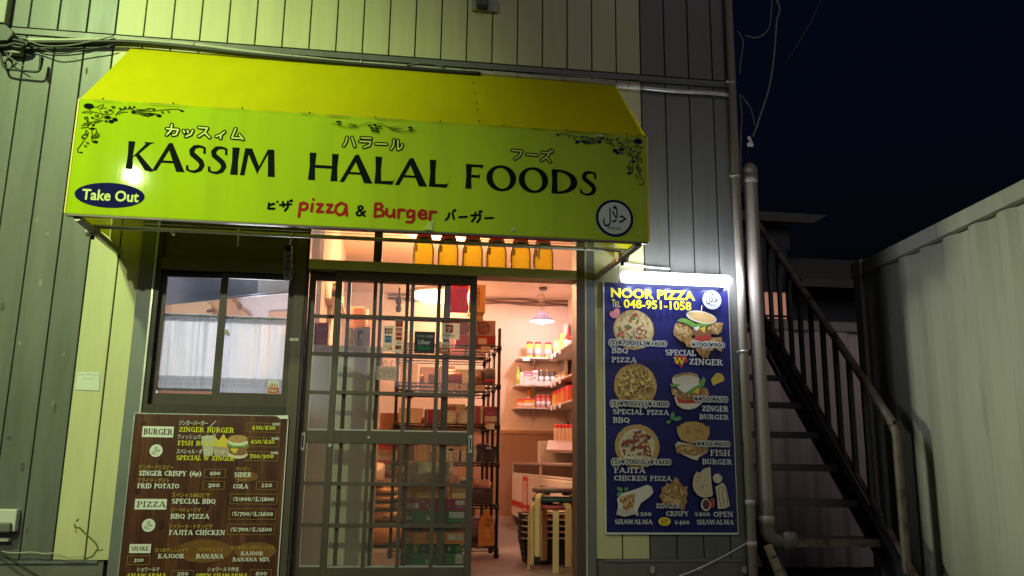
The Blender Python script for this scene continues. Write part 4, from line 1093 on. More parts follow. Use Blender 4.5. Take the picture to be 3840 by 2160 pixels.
ws('d2', "SPECIAL PIZZA", 308, 1164, 1200, 76); ws('d2', "BBQ", 310, 1302, 580, 84)
ws('d2', "ZINGER", 1728, 1120, 2150, 84); ws('d2', "BURGER", 1685, 1246, 2155, 74)
ws('d3', "FAJITA", 328, 734, 828, 80); ws('d3', "CHICKEN PIZZA", 328, 856, 1242, 76)
ws('d3', "FISH", 1856, 462, 2178, 90); ws('d3', "BURGER", 1730, 598, 2206, 80)
ws('d3', "ZINGER", 996, 1296, 1385, 72); ws('d3', "CRISPY", 1155, 1418, 1515, 72)
ws('d3', "\u00a5500", 660, 1422, 928, 66); ws('d3', "\u00a5600", 1605, 1424, 1855, 66); ws('d3', "OPEN", 1908, 1434, 2225, 80)
ws('d4', "SHAWALMA", 300, 542, 835, 62); ws('d4', "SHAWALMA", 1458, 548, 1982, 64); ws('d4', "\u00a5400", 1140, 550, 1358, 60)
bp.pell('d4', 1004, 508, 88, 60, TY, n=30); bp.slab('d4', "6P", 950, 538, 1056, 478, STR, .24, .13)
bp.build("lettering", ps)

# ================================================================== fluorescent lamp over the sign
lampo = thing("fluorescent_lamp", (4.245, -.06, 2.25), "lit white fluorescent lamp fixed above the blue pizza sign", "lamp")
LW = flat("lamp_housing", (.75,.76,.78), .4)
TUBE = M("lit_lamp_cover", (.9,.92,1.0), .4, emit=7.0, ecol=(.80,.87,1.0))
LX0, LX1 = 3.842, 4.590; LY = -.075
za, zb = 2.257, 2.337
hs = MB(); hs.box(LX0+.03, LX1-.03, -.04, -.001, za+.02, zb-.015, LW); hs.build("housing", lampo, bevel=.006)
n = 14; pr = []
for q in range(n):
    t = 2*math.pi*q/n; pr.append((LY+.036*math.cos(t), (za+zb)/2+.040*math.sin(t)))
cv = MB(); cv.prism([(LX0+.055, y, z) for y, z in pr], (LX1-LX0-.11, 0, 0), TUBE)
for f in range(len(cv.sm)): cv.sm[f] = True
cv.build("diffuser", lampo)
for x0, x1 in ((LX0, LX0+.054), (LX1-.054, LX1)):
    ec = MB()
    d_ = -1 if x0 == LX0 else 1
    prof = [(.041, 0), (.041, .03), (.037, .044), (.026, .052), (.0, .054)]
    c0 = Vector((x1 if d_ < 0 else x0, LY, (za+zb)/2))
    ec.lathe(c0, [(r, h*d_) for r, h in prof], M("lit_end_cap", (.85,.88,.95), .4, emit=3.0, ecol=(.80,.88,1.0)), 18, 'x')
    ec.lathe((c0.x+d_*.02, LY-.041, c0.z+.008), [(.006,0),(.006,-.003)], flat("screw", (.2,.2,.22), .4), 8, 'y')
    ec.build("end_cap", lampo)
for q in range(5): lamp("fluorescent_tube_light", (LX0+.11+.133*q, LY-.075, (za+zb)/2-.005), 2.8, (.80,.87,1.0), .025)
lamp("fluorescent_end_light", (LX1+.02, LY-.05, (za+zb)/2), 3, (.82,.85,1.0), .02)
cw_ = MB()
p = [WY('d1', x, y, -.03) for x, y in ((420,410),(440,250),(430,110),(470,115),(620,135),(780,150),(900,178),(1050,188),(1240,205))]
cw_.tube(p[2:], .006, flat("white_flex", (.7,.7,.66), .5), 7)
cw_.tube(p[:3][::-1], .005, flat("white_flex", (.7,.7,.66), .5), 7)
cw_.build("flex", lampo)
# paper notice, junction boxes, cables on the left
nt_ = Print(-.004)
nt_.px('a01', [(585,1357),(752,1358),(747,1500),(568,1492)], flat("paper", (.66,.68,.60), .7))
for (x0, x1, yy) in ((590,640,1381),(648,690,1381),(698,740,1383),(626,660,1411),(668,706,1412)): nt_.pxr('a01', x0, yy, x1, yy-5, flat("faded_print", (.42,.44,.38), .7))
tag(nt_.build("paper_notice"), "small white paper notice stuck on the cream siding left of the shopfront", "notice")
# ================================================================== left side: boxes, cables
CBL = flat("black_cable", (.022,.022,.02), .5)
CBG = M("grey_cable", (.20,.20,.17), .5, var=.2, scale=20)
DUCT = M("painted_conduit", (.46,.45,.33), .5, var=.2, scale=10)
def wires(name, pts, r, mat, label, cat, group=None, n=7):
    o = MB().tube(pts, r, mat, n).build(name)
    return tag(o, label, cat, group)
def smooth(pts, k=6):
    P = [Vector(p) for p in pts]; out = []
    for i in range(len(P)-1):
        p0 = P[max(i-1,0)]; p1 = P[i]; p2 = P[i+1]; p3 = P[min(i+2,len(P)-1)]
        for q in range(k):
            t = q/k
            out.append(.5*((2*p1)+(p2-p0)*t+(2*p0-5*p1+4*p2-p3)*t*t+(3*p1-p0-3*p2+p3)*t**3))
    out.append(P[-1]); return out
def pw(reg, pts, Y=-.03): return [WY(reg, x, y, Y) for x, y in pts]
# conduit along the joint, paler end at the right
o = thing("cable_conduit", (2.4, -.03, 3.7), "pale painted conduit running along the siding above the yellow awning", "conduit")
c_ = MB(); c_.tube(smooth(pw('a00', [(120,305),(480,308),(860,300)], -.028) + pw('a00', [(1100,312),(1500,345),(1900,400),(2400,452)], -.026) + pw('a10', [(0,470),(400,498),(800,532),(1300,572),(1700,602),(2065,640)], -.024), 4), .017, DUCT, 9)
c_.tube(pw('a10', [(2060,642),(2255,660)], -.024), .0185, M("white_conduit_end", (.72,.70,.62), .4, var=.1), 9); c_.build("conduit", o)
for rg, x, y in (('a10',150,475),('a10',915,540),('a10',1325,575),('a10',1680,605),('a10',2165,648),('a00',1465,338),('a00',2200,432)):
    v = WY(rg, x, y, -.026); MB().tube([v-Vector((.006,0,0)), v+Vector((.006,0,0))], .0205, STEEL, 9).build("clip", o)
tag(MB().tube(smooth(pw('a10', [(2255,660),(2440,680),(2576,690)]) + pw('a20', [(200,700),(350,715)]), 3), .015, M("foil_pipe", (.50,.48,.46), .35, metal=.6, var=.3, scale=30), 9).build("foil_wrapped_cable"),
    "shiny foil-wrapped cable between the awning corner and the downpipe", "cable")
wires("power_cable", smooth(pw('a00', [(100,322),(480,320),(860,314),(1100,326),(1500,366),(1900,411),(2400,458)], -.05)+pw('a10', [(60,480),(420,508),(820,540),(1050,556)], -.045), 4), .0135, CBL, "thick black cable lying along the conduit over the awning", "cable", "cables above the awning")
wires("power_cable", smooth(pw('a00', [(60,270),(160,275),(300,340),(500,345),(700,310),(860,270)], -.06), 5), .0045, CBG, "thin grey cable looping in front of the left joint up to the cream boards", "cable", "cables above the awning")
wires("power_cable", smooth(pw('a00', [(100,330),(240,345),(330,375),(420,403),(520,398),(640,375),(780,355),(860,335)], -.055), 5), .0045, CBL, "thin black cable sagging lowest across the grey boards on the left", "cable", "cables above the awning")
wires("power_cable", smooth(pw('a10', [(490,495),(560,482),(640,476),(700,485),(780,512)], -.045), 5), .005, CBG, "short grey cable bowing up from the conduit near the middle of the awning", "cable", "cables above the awning")
wires("power_cable", smooth(pw('a10', [(1340,560),(1700,575),(1900,585),(2255,600)], -.03)+pw('a20', [(0,615),(340,650)], -.03), 4), .006, M("olive_cable", (.22,.23,.16), .5), "olive cable above the conduit running on to the downpipe", "cable", "cables above the awning")
# junction box with loose ends, top left
jb = thing("junction_box", (-.35, -.08, 3.6), "dark weatherproof junction box with loose wires on the grey siding at the top left", "junction box")
m = MB()
A = WY('a00', -60, 180, -.09); B_ = WY('a00', 95, 315, -.09)
m.prism([(A.x-.1, -.012, A.z), (WY('a00',45,185,-.09).x, -.012, A.z), (B_.x, -.012, WY('a00',95,240,-.09).z), (B_.x, -.012, B_.z+.04), (WY('a00',60,330,-.09).x, -.012, B_.z), (A.x-.1, -.012, B_.z-.02)], (0,-.09,0), flat("box_dark", (.05,.05,.045), .5))
m.build("box_body", jb, bevel=.006)
m = MB(); v0 = WY('a00', -30, 0, -.06); v1 = WY('a00', 40, 180, -.06)
m.box(v0.x-.1, v1.x, -.075, -.003, v1.z, v0.z+.3, M("grey_box", (.30,.30,.24), .5, var=.15)); m.build("upper_box", jb, bevel=.005)
for i, (pts, r, mt) in enumerate((([(40,330),(30,380),(60,430),(20,480),(5,400)], .006, CBL), ([(70,330),(110,350),(90,400),(60,440)], .006, CBG), ([(10,440),(30,505),(90,525),(160,532),(230,540),(290,538),(310,500),(322,435)], .0075, CBL), ([(60,425),(130,470),(180,500)], .004, CBG), ([(95,300),(150,310),(205,330),(150,360),(80,345)], .012, CBL), ([(0,350),(60,345),(110,330),(190,345)], .012, CBL), ([(300,520),(305,470),(308,415)], .008, CBL))):
    MB().tube(smooth(pw('a00', pts, -.05-.006*i), 5), r, mt, 7).build("loose_wire", jb)
m = MB(); v0 = WY('a00', 30, 345, -.06); v1 = WY('a00', 150, 400, -.06); m.box(v0.x, v1.x, -.06, -.004, v1.z, v0.z, M("grey_box", (.3,.3,.24))); m.build("terminal_block", jb, bevel=.004)
# small dark fixture on the cream boards at the top edge
v0 = WY('a10', 1005, -40, -.06); v1 = WY('a10', 1110, 62, -.06)
lf = thing("wall_fixture", (v0.x, -.05, v1.z), "small dark wall fixture on the upper cream siding", "wall fixture")
MB().box(v0.x+.02, v1.x, -.07, -.02, v1.z+.012, v0.z, flat("fixture_dark", (.05,.055,.05), .5)).build("fixture_body", lf, bevel=.008)
MB().box(v0.x-.01, WY('a10',1195,0,-.06).x, -.02, -.0005, v1.z, v0.z, M("fixture_plate", (.30,.32,.24), .5, var=.1)).build("back_plate", lf, bevel=.006)
# white outlet box bottom left
v0 = WY('a02', -30, 945, -.05); v1 = WY('a02', 110, 1115, -.05)
wb = thing("outlet_box", (v0.x, -.04, v1.z), "white outdoor outlet box with a grey flap on the grey siding at the lower left", "outlet box")
MB().box(v0.x-.02, v1.x, -.055, -.0005, v1.z, v0.z, M("outlet_white", (.66,.66,.58), .4, var=.06)).build("case", wb, bevel=.006)
q0 = WY('a02', -30, 1045, -.07); q1 = WY('a02', 78, 1120, -.07)
MB().box(q0.x-.02, q1.x, -.085, -.0555, q1.z, q0.z, flat("outlet_flap", (.16,.15,.13), .45)).build("flap", wb, bevel=.008)
MB().box(q0.x-.02, WY('a02',55,1190,-.05).x, -.045, -.003, WY('a02',40,1190,-.05).z, WY('a02',40,1165,-.05).z, MATS["outlet_white"]).build("lower_socket", wb, bevel=.004)
wires("floor_cable", smooth(pw('a02', [(-60,1230),(20,1265),(120,1275),(240,1270),(330,1280),(430,1278),(500,1300),(630,1300)], -.03), 5), .0035, flat("pale_cable", (.45,.44,.36), .5), "thin pale cable sagging across the lower boards left of the menu board", "cable")
wires("floor_cable", pw('a02', [(-60,1225),(0,1262),(120,1345),(300,1460),(420,1540)], -.05), .005, CBL, "black cable slanting down over the foundation at the lower left", "cable")

# ================================================================== right corner: pipes
PVC = M("grey_beige_pvc", (.34,.29,.245), .38, var=.12, scale=5, stretch=(2,2,.5))
dp = thing("downpipe", (4.735, -.04, 0), "slim grey-beige downpipe clamped to the corner of the dark siding", "downpipe")
pts = pw('a20', [(366,-60),(376,330),(382,700),(398,1449)], -.035)
pts += pw('a21', [(400,300),(425,800),(450,1449)], -.035) + pw('e5', [(80,150),(108,560),(150,1449)], -.035)
xs_ = sum(p.x for p in pts)/len(pts)
MB().tube([(xs_, -.036, 4.6), (xs_, -.036, .0)], .0285, PVC, 16).build("pipe", dp)
for z in (WY('a20',390,1330,-.035).z, WY('a21',445,1205,-.035).z, WY('a20',370,625,-.035).z):
    c_ = MB(); c_.tube([(xs_, -.036, z-.008), (xs_, -.036, z+.008)], .0315, STEEL, 16); c_.box(xs_-.045, xs_-.030, -.05, -.03, z-.007, z+.007, STEEL); c_.build("pipe_clamp", dp)
for z in (WY('e5',130,850,-.035).z, WY('e5',145,1190,-.035).z):
    MB().tube([(xs_, -.036, z-.02), (xs_, -.036, z+.02)], .0325, PVC, 16).build("coupling", dp)
vp = thing("vent_pipe", (4.82, -.02, .5), "thick grey-beige drain pipe with elbows at both ends, right of the slim downpipe", "pipe")
T = WY('a20', 560, 1250, -.02); Bt = WY('e5', 235, 960, -.02)
x_ = .5*(WY('a21', 550, 500, -.02).x + WY('e5', 210, 500, -.02).x)
r_ = .047
ztop = T.z-.02
MB().tube(smooth([(x_, -.02, Bt.z-.04), (x_, -.02, (Bt.z+ztop)/2), (x_, -.02, ztop-.10), (x_, -.018, ztop-.03), (x_+.012, .008, ztop+.0), (x_+.035, .06, ztop+.004), (x_+.06, .15, ztop+.0)], 5), r_, PVC, 18).build("pipe", vp)
MB().tube([(x_, -.02, ztop-.115), (x_, -.02, ztop-.055)], r_+.005, PVC, 18).build("collar", vp)
MB().tube([(x_+.03, .045, ztop+.004), (x_+.06, .13, ztop+.0)], r_+.006, PVC, 18).build("collar", vp)
MB().tube([(x_, -.02, Bt.z-.045), (x_, -.02, Bt.z+.005)], r_+.006, PVC, 18).build("collar", vp)
MB().tube(smooth([(x_, -.02, Bt.z-.02), (x_, -.02, Bt.z-.08), (x_+.02, -.02, Bt.z-.125), (x_+.075, -.015, Bt.z-.15), (x_+.13, -.01, Bt.z-.15), (x_+.16, 0, Bt.z-.16)], 5), [r_+.002]*26, M('dark_pvc', (.13,.12,.10), .4), 18).build("elbow", vp)
MB().lathe((x_+.14, -.01, Bt.z-.20), [(.05,0),(.066,.03),(.07,.07),(.055,.105),(.0,.115)], M("dark_pvc", (.13,.12,.10), .4), 18).build("trap", vp)
# cables by the corner
wires("corner_wire", smooth([(4.78,-.04,5.0)]+pw('a20', [(712,0),(708,160),(690,420),(655,650),(610,800),(570,920),(530,1030)], -.05), 4), .006, flat("pale_wire", (.24,.25,.22), .6), "pale cable hanging in a long curve beside the corner downpipe", "cable", "cables hanging at the corner")
wires("corner_wire", smooth(pw('a20', [(412,230),(445,280),(456,340),(440,440),(430,560)], -.03), 5), .005, CBG, "grey cable bulging out just right of the downpipe near the top", "cable", "cables hanging at the corner")
wires("corner_wire", smooth(pw('a20', [(430,710),(465,750),(510,815),(535,900),(540,950)], -.03), 5), .004, CBG, "thin grey cable drooping below the foil-wrapped one at the corner", "cable", "cables hanging at the corner")
wires("corner_wire", smooth(pw('a20', [(470,265),(540,285),(600,268),(650,210),(668,100),(672,-20)], -.03), 5), .0035, flat("copper_wire", (.35,.28,.2), .5), "short loop of bare cable high up right of the downpipe", "cable", "cables hanging at the corner")
wires("corner_wire", smooth(pw('a20', [(430,720),(445,860),(440,1000),(438,1200),(450,1449)], .0), 4), .006, CBG, "straight grey cable running down close behind the downpipe", "cable", "cables hanging at the corner")
wires("corner_wire", pw('a20', [(485,1180),(520,1040)], -.05), .003, CBL, "short dark lead under the white cable clamp", "cable", "cables hanging at the corner")
wires("service_wire", pw('a20', [(1050,-10),(960,180),(870,330),(760,500)], 3.0), .006, flat("dark_wire", (.12,.10,.10), .6), "faint overhead wire crossing the dark sky", "cable")
v = WY('a20', 512, 1068, -.052)
cl = MB(); cl.obox(v, (1,0,.35), (0,1,0), (-.35,0,1), .008, .008, .036, WHITE); cl.obox(v+Vector((-.008,0,-.022)), (1,0,.35), (0,1,0), (-.35,0,1), .013, .010, .012, WHITE)
tag(cl.build("cable_clamp"), "small white clamp at the end of the pale hanging cable", "clamp")
wires("stay_wire", pw('a22', [(500,1190),(330,1290),(120,1395),(-20,1449),(-200,1530)], -.02), .0045, flat("white_wire", (.60,.60,.56), .5), "white cable slanting down from the downpipe across the foundation", "cable")
for (x, y, w_, h_) in ((862, 1195, 24, 40), (2168, 1198, 26, 26)):
    v = WY('d4', x, y, -.004); e = MB(); e.box(v.x-.012, v.x+.010, -.012, .0135, v.z-.02, v.z+.018, M("foundation_clip", (.42,.42,.38), .6, var=.2))
    tag(e.build("wall_clip"), "small pale clip on the foundation " + ("nearer the shop door" if x < 1500 else "close to the downpipe"), "clip", "clips on the foundation")
v = WY('d4', 1535, 1190, -.004)
tag(MB().lathe((v.x, -.004, v.z), [(.016,.016),(.016,0),(.008,-.004),(0,-.005)], STEEL, 12, 'y').build("cable_anchor"), "round anchor holding the white cable to the foundation", "anchor")

# ================================================================== outside staircase
STL = M("painted_dark_steel", (.075,.070,.072), .45, metal=.2, var=.3, scale=8)
RAILP = M("worn_beige_steel", (.22,.17,.13), .5, var=.35, scale=10, col2=(.10,.045,.025), c2lo=.52, c2hi=.66, c2scale=9)
sx0, sx1 = 4.84, 5.70
stc = thing("outdoor_staircase", (5.27, .9, 0), "dark steel outdoor staircase with open risers and a barred railing beside the shop", "staircase")
rise, run = .243, .243
zt0, yt0 = .628, .17
N = 10
def sy(z): return yt0 + (z-zt0)/rise*run
for x in (sx0, sx1):
    s = MB()
    p = [(-.50, -.02), (-.28, -.02), (sy(3.0)+.16, 3.0), (sy(3.0)-.06, 3.0)]
    s.prism([(x-.004, y, z+.02) for y, z in p], (.008,0,0), STL)
    # flanges
    d = Vector((0, run, rise)).normalized(); nn = Vector((0, -rise, run)).normalized()
    for off in (.0, .0):
        pass
    e0 = Vector((x-.022 if x > 5 else x+.022, 0, 0))
    for (ya, yb) in ((-.50, sy(3.0)-.06), (-.28, sy(3.0)+.16)):
        mid = Vector((x+(-.022 if x > 5 else .022), (ya+yb)/2, 1.5)); hl = math.hypot((yb-ya)/2, 1.5)
        s.obox(mid, (1,0,0), (0,run,rise), (0,-rise,run), .02, hl, .004, STL)
    s.build("stringer", stc)
for i in range(-2, N):
    z = zt0+rise*i; y = yt0+run*i
    t = MB(); t.box(sx0+.006, sx1-.006, y, y+.25, z-.012, z, STL); t.box(sx0+.006, sx1-.006, y-.004, y+.0, z-.05, z+.001, RAILP if i == 0 else STL)
    t.build("tread", stc)
ld = MB(); ld.box(sx0-.1, sx1+.1, sy(3.0)+.1, sy(3.0)+1.6, 3.0, 3.06, STL); ld.build("landing", stc)
ty = lambda y: zt0+(y-yt0)/run*rise
# handrail, lower rail, post and bars on the far side
py0, py1 = -.06, sy(2.6)
rb = MB(); rb.tube([(sx1, py0-.30, ty(py0-.3)+.12), (sx1, py1, ty(py1)+.12)], .022, RAILP, 8); rb.build("lower_rail", stc)
zh = 1.372
hr = MB(); hr.tube(smooth([(sx1, py0, .1), (sx1, py0, .7), (sx1, py0, zh-.12), (sx1, py0+.01, zh-.03), (sx1, py0+.06, zh+.035), (sx1, py0+.2, zh+.19), (sx1, py1, zh+(py1-py0))], 4), .029, RAILP, 10); hr.build("handrail", stc)
for i in range(16):
    y = py0+.175*(i+1)
    if y > py1: break
    b_ = MB(); b_.box(sx1-.016, sx1+.016, y-.016, y+.016, ty(y)+.12, zh+(y-py0)-.01, STL); b_.build("baluster", stc)
# stub of the near handrail at the foot
nb = MB(); P = pw('e5', [(265,1205),(300,1290),(345,1400),(375,1480),(420,1600)], -.12)
for q0, q1 in zip(P[:-1], P[1:]): nb.obox((q0+q1)/2, (q1-q0), (0,1,0), (q1-q0).cross(Vector((0,1,0))), (q1-q0).length/2+.004, .02, .022, M("worn_handrail", (.34,.27,.20), .35, metal=.3, var=.3, scale=16))
nb.build("foot_rail", stc)
# junk under the stairs
jk = MB()
for q in range(7):
    c = Vector((5.0+.09*q, .5+random.uniform(-.1,.1), .0)); jk.lathe(c, [(.09,0),(.12,.08),(.10,.2),(.03,.3),(0,.31)], M("dark_bag", (.035,.04,.03), .5, var=.4), 10)
tag(jk.build("refuse_heap"), "dark heap of rubbish under the lowest stair tread", "rubbish")

# ================================================================== container on the right and what stands behind
CNT = M("pale_green_container_paint", (.45,.44,.34), .6, var=.14, scale=3.2, stretch=(3,3,.35), col2=(.30,.27,.20), c2lo=.62, c2hi=.74, c2scale=2.4, bump=.1, bscale=5)
cz = 2.66
c0 = WZ('g', 2147, 668, cz); c1 = WZ('g', 2576, 452, cz)
dirv = (c1-c0); dirv.z = 0; dirv.normalize(); nv = Vector((dirv.y, -dirv.x, 0))
if nv.x > 0: nv = -nv                                   # towards the stairs
def CP(s_, o_, z): return Vector((c0.x, c0.y, 0)) + dirv*s_ - nv*o_ + Vector((0,0,z))
ct = thing("shipping_container", (c0.x, c0.y, 0), "pale green corrugated shipping container standing along the right edge", "container")
L_ = 6.0
pitch = .28; prof = []
s_ = .10
while s_ < L_-.1:
    prof += [(s_, .015), (s_+.075, .015), (s_+.135, .055), (s_+.208, .055)]; s_ += pitch
pm = MB(); vs = []; fs = []
for (a_, o_) in prof: vs += [CP(a_, o_, .16), CP(a_, o_, cz-.105)]
for i in range(len(prof)-1): fs.append((2*i, 2*i+2, 2*i+3, 2*i+1))
vs2 = []
for (a_, o_) in prof: vs2 += [CP(a_, o_+.004, .16), CP(a_, o_+.004, cz-.105)]
n = len(vs); pm.add(vs+vs2, fs+[tuple(n+q for q in reversed(f)) for f in fs], CNT); pm.build("side_panel", ct)
def cbox(name, s0, s1, o0, o1, z0, z1, mt=CNT, bevel=.006):
    b = MB(); m_ = CP((s0+s1)/2, (o0+o1)/2, (z0+z1)/2); b.obox(m_, dirv, nv, (0,0,1), (s1-s0)/2, abs(o1-o0)/2, (z1-z0)/2, mt); return b.build(name, ct, bevel=bevel)
cbox("top_rail", .12, L_, -.012, .05, cz-.10, cz); cbox("bottom_rail", .12, L_, -.012, .06, .02, .155)
cbox("corner_post", 0, .118, -.012, .12, .1, cz-.11); cbox("corner_casting", -.015, .15, -.022, .14, cz-.108, cz+.012); cbox("roof_panel", .15, L_, .052, 2.2, cz-.06, cz-.012)
cbox("end_panel", .02, .05, .125, 2.2, .1, cz-.02)
# second pale container / wall behind the stairs
BYC = 3.5
tz = WY('e4', 1100, 1140, BYC).z
w2 = thing("boundary_wall", (6.0, BYC, 0), "pale ribbed metal wall closing the gap behind the staircase", "wall")
pm = MB(); x = 4.76; pr = []
while x < 9.5: pr += [(x, BYC), (x+.11, BYC), (x+.16, BYC+.04), (x+.27, BYC+.04)]; x += .32
pm.prism([(a_, b_, .05) for a_, b_ in pr] + [(pr[-1][0], BYC+.07, .05), (4.76, BYC+.07, .05)], (0,0,tz-.16), M("pinkish_metal_sheet", (.80,.66,.60), .7, var=.25, scale=3, stretch=(3,3,.4))); pm.build("ribbed_panel", w2)
MB().box(4.76, 9.6, BYC-.02, BYC+.08, tz-.105, tz, CNT).build("top_rail", w2)
# neighbour's house far behind, one lit window
HY = 8.5
nh = thing("neighbour_house", (8.0, HY, 0), "dark neighbouring house behind the staircase with one lit orange window", "house")
HW = M("house_render_dark", (.06,.07,.075), .9, var=.2)
wv0 = WY('e4', 285, 812, HY); wv1 = WY('e4', 568, 1108, HY)
ez = WY('e4', 900, 770, HY).z
hb = MB()
hb.box(4.9, wv0.x, HY, HY+4, 0, ez+.9, HW); hb.box(wv1.x, 13.5, HY, HY+4, 0, ez+.2, HW); hb.box(wv0.x, wv1.x, HY, HY+4, 0, wv1.z, HW); hb.box(wv0.x, wv1.x, HY, HY+4, wv0.z, ez+.9, HW)
hb.build("wall", nh)
WIN = M("lit_window_blind", (.8,.4,.25), .6, emit=.30, ecol=(1.0,.47,.30))
wnd = MB(); wnd.box(wv0.x, wv1.x, HY+.08, HY+.1, wv1.z, wv0.z, WIN); wo = wnd.build("window", nh)
wf = MB(); zz_ = WY('e4', 500, 1070, HY).z; wf.box(wv0.x, wv1.x, HY+.04, HY+.075, zz_-.02, zz_+.015, HW)
for t in (.0,.36,.70,.98): wf.box(wv0.x+(wv1.x-wv0.x)*t-.02, wv0.x+(wv1.x-wv0.x)*t+.02, HY+.03, HY+.075, wv1.z, wv0.z, HW)
wf.build("window_frame", nh)
rz0 = WY('e4', 700, 760, HY-.6).z; rz1 = WY('e4', 700, 682, HY-.6).z
rx0 = WY('e4', 690, 720, HY-.6).x
rf = MB(); rf.prism([(rx0, HY-.6, rz0), (14, HY-.6, rz0), (14, HY-.6, rz1), (rx0, HY-.6, rz1)], (0, 2.4, 1.0), M("house_roof", (.12,.125,.10), .8, var=.2)); rf.build("roof", nh)
u0 = WY('e4', 290, 140, HY+1); u1 = WY('e4', 700, 70, HY+1)
uf = MB(); uf.prism([(u0.x-1.5, HY+.6, u0.z), (u1.x, HY+.6, u0.z), (u1.x+.3, HY+.6, u1.z), (u0.x-1.5, HY+.6, u1.z)], (0,3,.8), MATS["house_roof"]); uf.box(u0.x-1.5, u1.x-.35, HY+.9, HY+4, ez+.9, u0.z, HW); uf.build("upper_storey", nh)
# ================================================================== inside the shop: lamps
WARM = (1.0, .51, .26)
cl_c = WZ('b1', 2290, 415, CZ-.05)
cl = thing("ceiling_lamp", (cl_c.x, cl_c.y, CZ-.10), "large round glowing ceiling lamp with a warm white dome, seen through the sliding door", "ceiling lamp")
CR = .33
MB().lathe((cl_c.x, cl_c.y, CZ-.002), [(CR+.03,0),(CR+.03,-.02),(CR-.02,-.028)], M("lamp_rim", (.7,.5,.3), .4), 40).build("rim", cl)
MB().lathe((cl_c.x, cl_c.y, CZ-.028), [(CR,0),(CR,-.012),(CR*.93,-.04),(CR*.75,-.065),(CR*.45,-.082),(.0,-.088)], M("lit_dome", (1,.8,.6), .5, emit=7.0, ecol=(1.0,.66,.36)), 40).build("diffuser", cl)
lamp("ceiling_and_fill_light", (cl_c.x, cl_c.y-.3, CZ-.45), 14, WARM, .22)
c2 = copy_thing(cl, (2.75-cl_c.x, 1.75-cl_c.y, 0), "added unseen copy of the ceiling lamp just inside the door, brightening the goods there")
lamp("ceiling_and_fill_light", (2.75, 1.75, CZ-.55), 105, WARM, .22)  # added warm fill under the unseen second lamp
# the second warm lamp above is added, out of view, to brighten the front goods
pd = WZ('b2', 1705, 262, CZ)
pl = thing("pendant_lamp", (pd.x, pd.y, 2.2), "white cone pendant lamp hanging from the shop ceiling by a cord", "pendant lamp")
PY = pd.y
top = WY('b2', 1695, 650, PY); rim_ = WY('b2', 1690, 838, PY); rl = WY('b2', 1485, 838, PY)
R_ = rim_.x-rl.x
MB().lathe((pd.x, PY, CZ-.03), [(.0,0),(.045,.0),(.05,.03)], flat("canopy_dark", (.06,.05,.05), .4), 16).build("canopy", pl)
ck = MB(); ck.tube([(pd.x, PY, CZ-.03), (rim_.x, PY, top.z)], .004, flat("cord_pale", (.5,.42,.38), .5), 6)
cv = WY('b2', 1668, 440, PY); rr_ = .042
ck.tube([(cv.x+rr_*math.cos(t*.349), PY, cv.z+rr_*math.sin(t*.349)) for t in range(19)], .008, flat("cord_coil", (.55,.42,.36), .5), 6)
ck.build("cord", pl)
SHD = cloth_mat("lamp_shade_white", (.82,.80,.92), .4)
sh = MB(); sh.lathe((rim_.x, PY, rim_.z), [(R_,0),(R_*.98,.012),(R_*.55,(top.z-rim_.z)*.52),(R_*.16,(top.z-rim_.z)*.86),(R_*.08,(top.z-rim_.z)*.98),(.012,(top.z-rim_.z)*1.1)], SHD, 32)
sh.lathe((rim_.x, PY, rim_.z), [(R_-.004,.001),(R_*.54,(top.z-rim_.z)*.49),(R_*.14,(top.z-rim_.z)*.82),(.0,(top.z-rim_.z)*.83)], SHD, 32)
sh.build("lamp_shade", pl)
MB().lathe((rim_.x, PY, rim_.z-.02), [(.0,-.012),(.03,-.004),(.042,.02),(.036,.05),(.02,.08),(.0,.085)], M("lit_bulb", (1,1,1), .4, emit=26.0, ecol=(.92,.92,1.0)), 18).build("bulb", pl)
lamp("pendant_lamp_light", (rim_.x, PY, rim_.z-.05), 24, (1.0,.80,.86), .05)
# kitchen strip lamp behind the window's head board
kl = thing("kitchen_lamp", (1.35, 1.0, 2.9), "lit white strip lamp on the kitchen ceiling behind the window", "lamp")
MB().box(.8, 1.9, .60, .68, 2.93, 2.97, M("lit_strip", (.9,.95,1), .4, emit=9.0, ecol=(.66,.80,1.0))).build("diffuser", kl)
MB().box(.78, 1.92, .58, .70, 2.971, CZ-.002, WHITE).build("housing", kl)
lamp("kitchen_lamp_light", (1.25, .60, 2.62), 20, (.66,.82,1.0), .12)
lamp("curtain_backlight", (1.35, 1.0, 1.72), 44, (.80,.87,1.0), .2)  # added light, hidden behind the curtain to brighten its cloth

# ================================================================== kitchen behind the window
HOOD = M("stainless_hood", (.24,.29,.40), .32, metal=.75, var=.12, scale=3, stretch=(1,1,3))
hd = thing("range_hood", (1.3, .55, 1.9), "blue-grey stainless range hood behind the upper half of the window", "range hood")
Yh = .62
pl_ = [WY('e3', *p, Yh) for p in ((60,462),(660,392),(720,384),(1340,322))]
a = pl_[0]; b_ = pl_[1]
MB().prism([(a.x-.3, Yh, a.z-.03), (b_.x, Yh, b_.z), (b_.x, Yh, 2.62), (a.x-.3, Yh, 2.62)], (0,.02,0), HOOD).build("side_skirt", hd)
a = pl_[2]; b_ = pl_[3]
xm = WY('e3', 978, 250, Yh).x
MB().prism([(a.x-.035, Yh+.0205, a.z+.004), (xm-.001, Yh+.0205, a.z+(b_.z-a.z)*.42), (xm-.001, Yh+.0205, 2.62), (a.x-.035, Yh+.0205, 2.62)], (0,.02,0), HOOD).build("front_skirt", hd)
MB().prism([(xm+.001, Yh+.018, a.z+(b_.z-a.z)*.42), (b_.x, Yh+.018, b_.z), (b_.x, Yh+.018, 2.62), (xm+.001, Yh+.018, 2.62)], (0,.02,0), M("stainless_light", (.50,.54,.60), .5, metal=.6, var=.1)).build("front_skirt", hd)
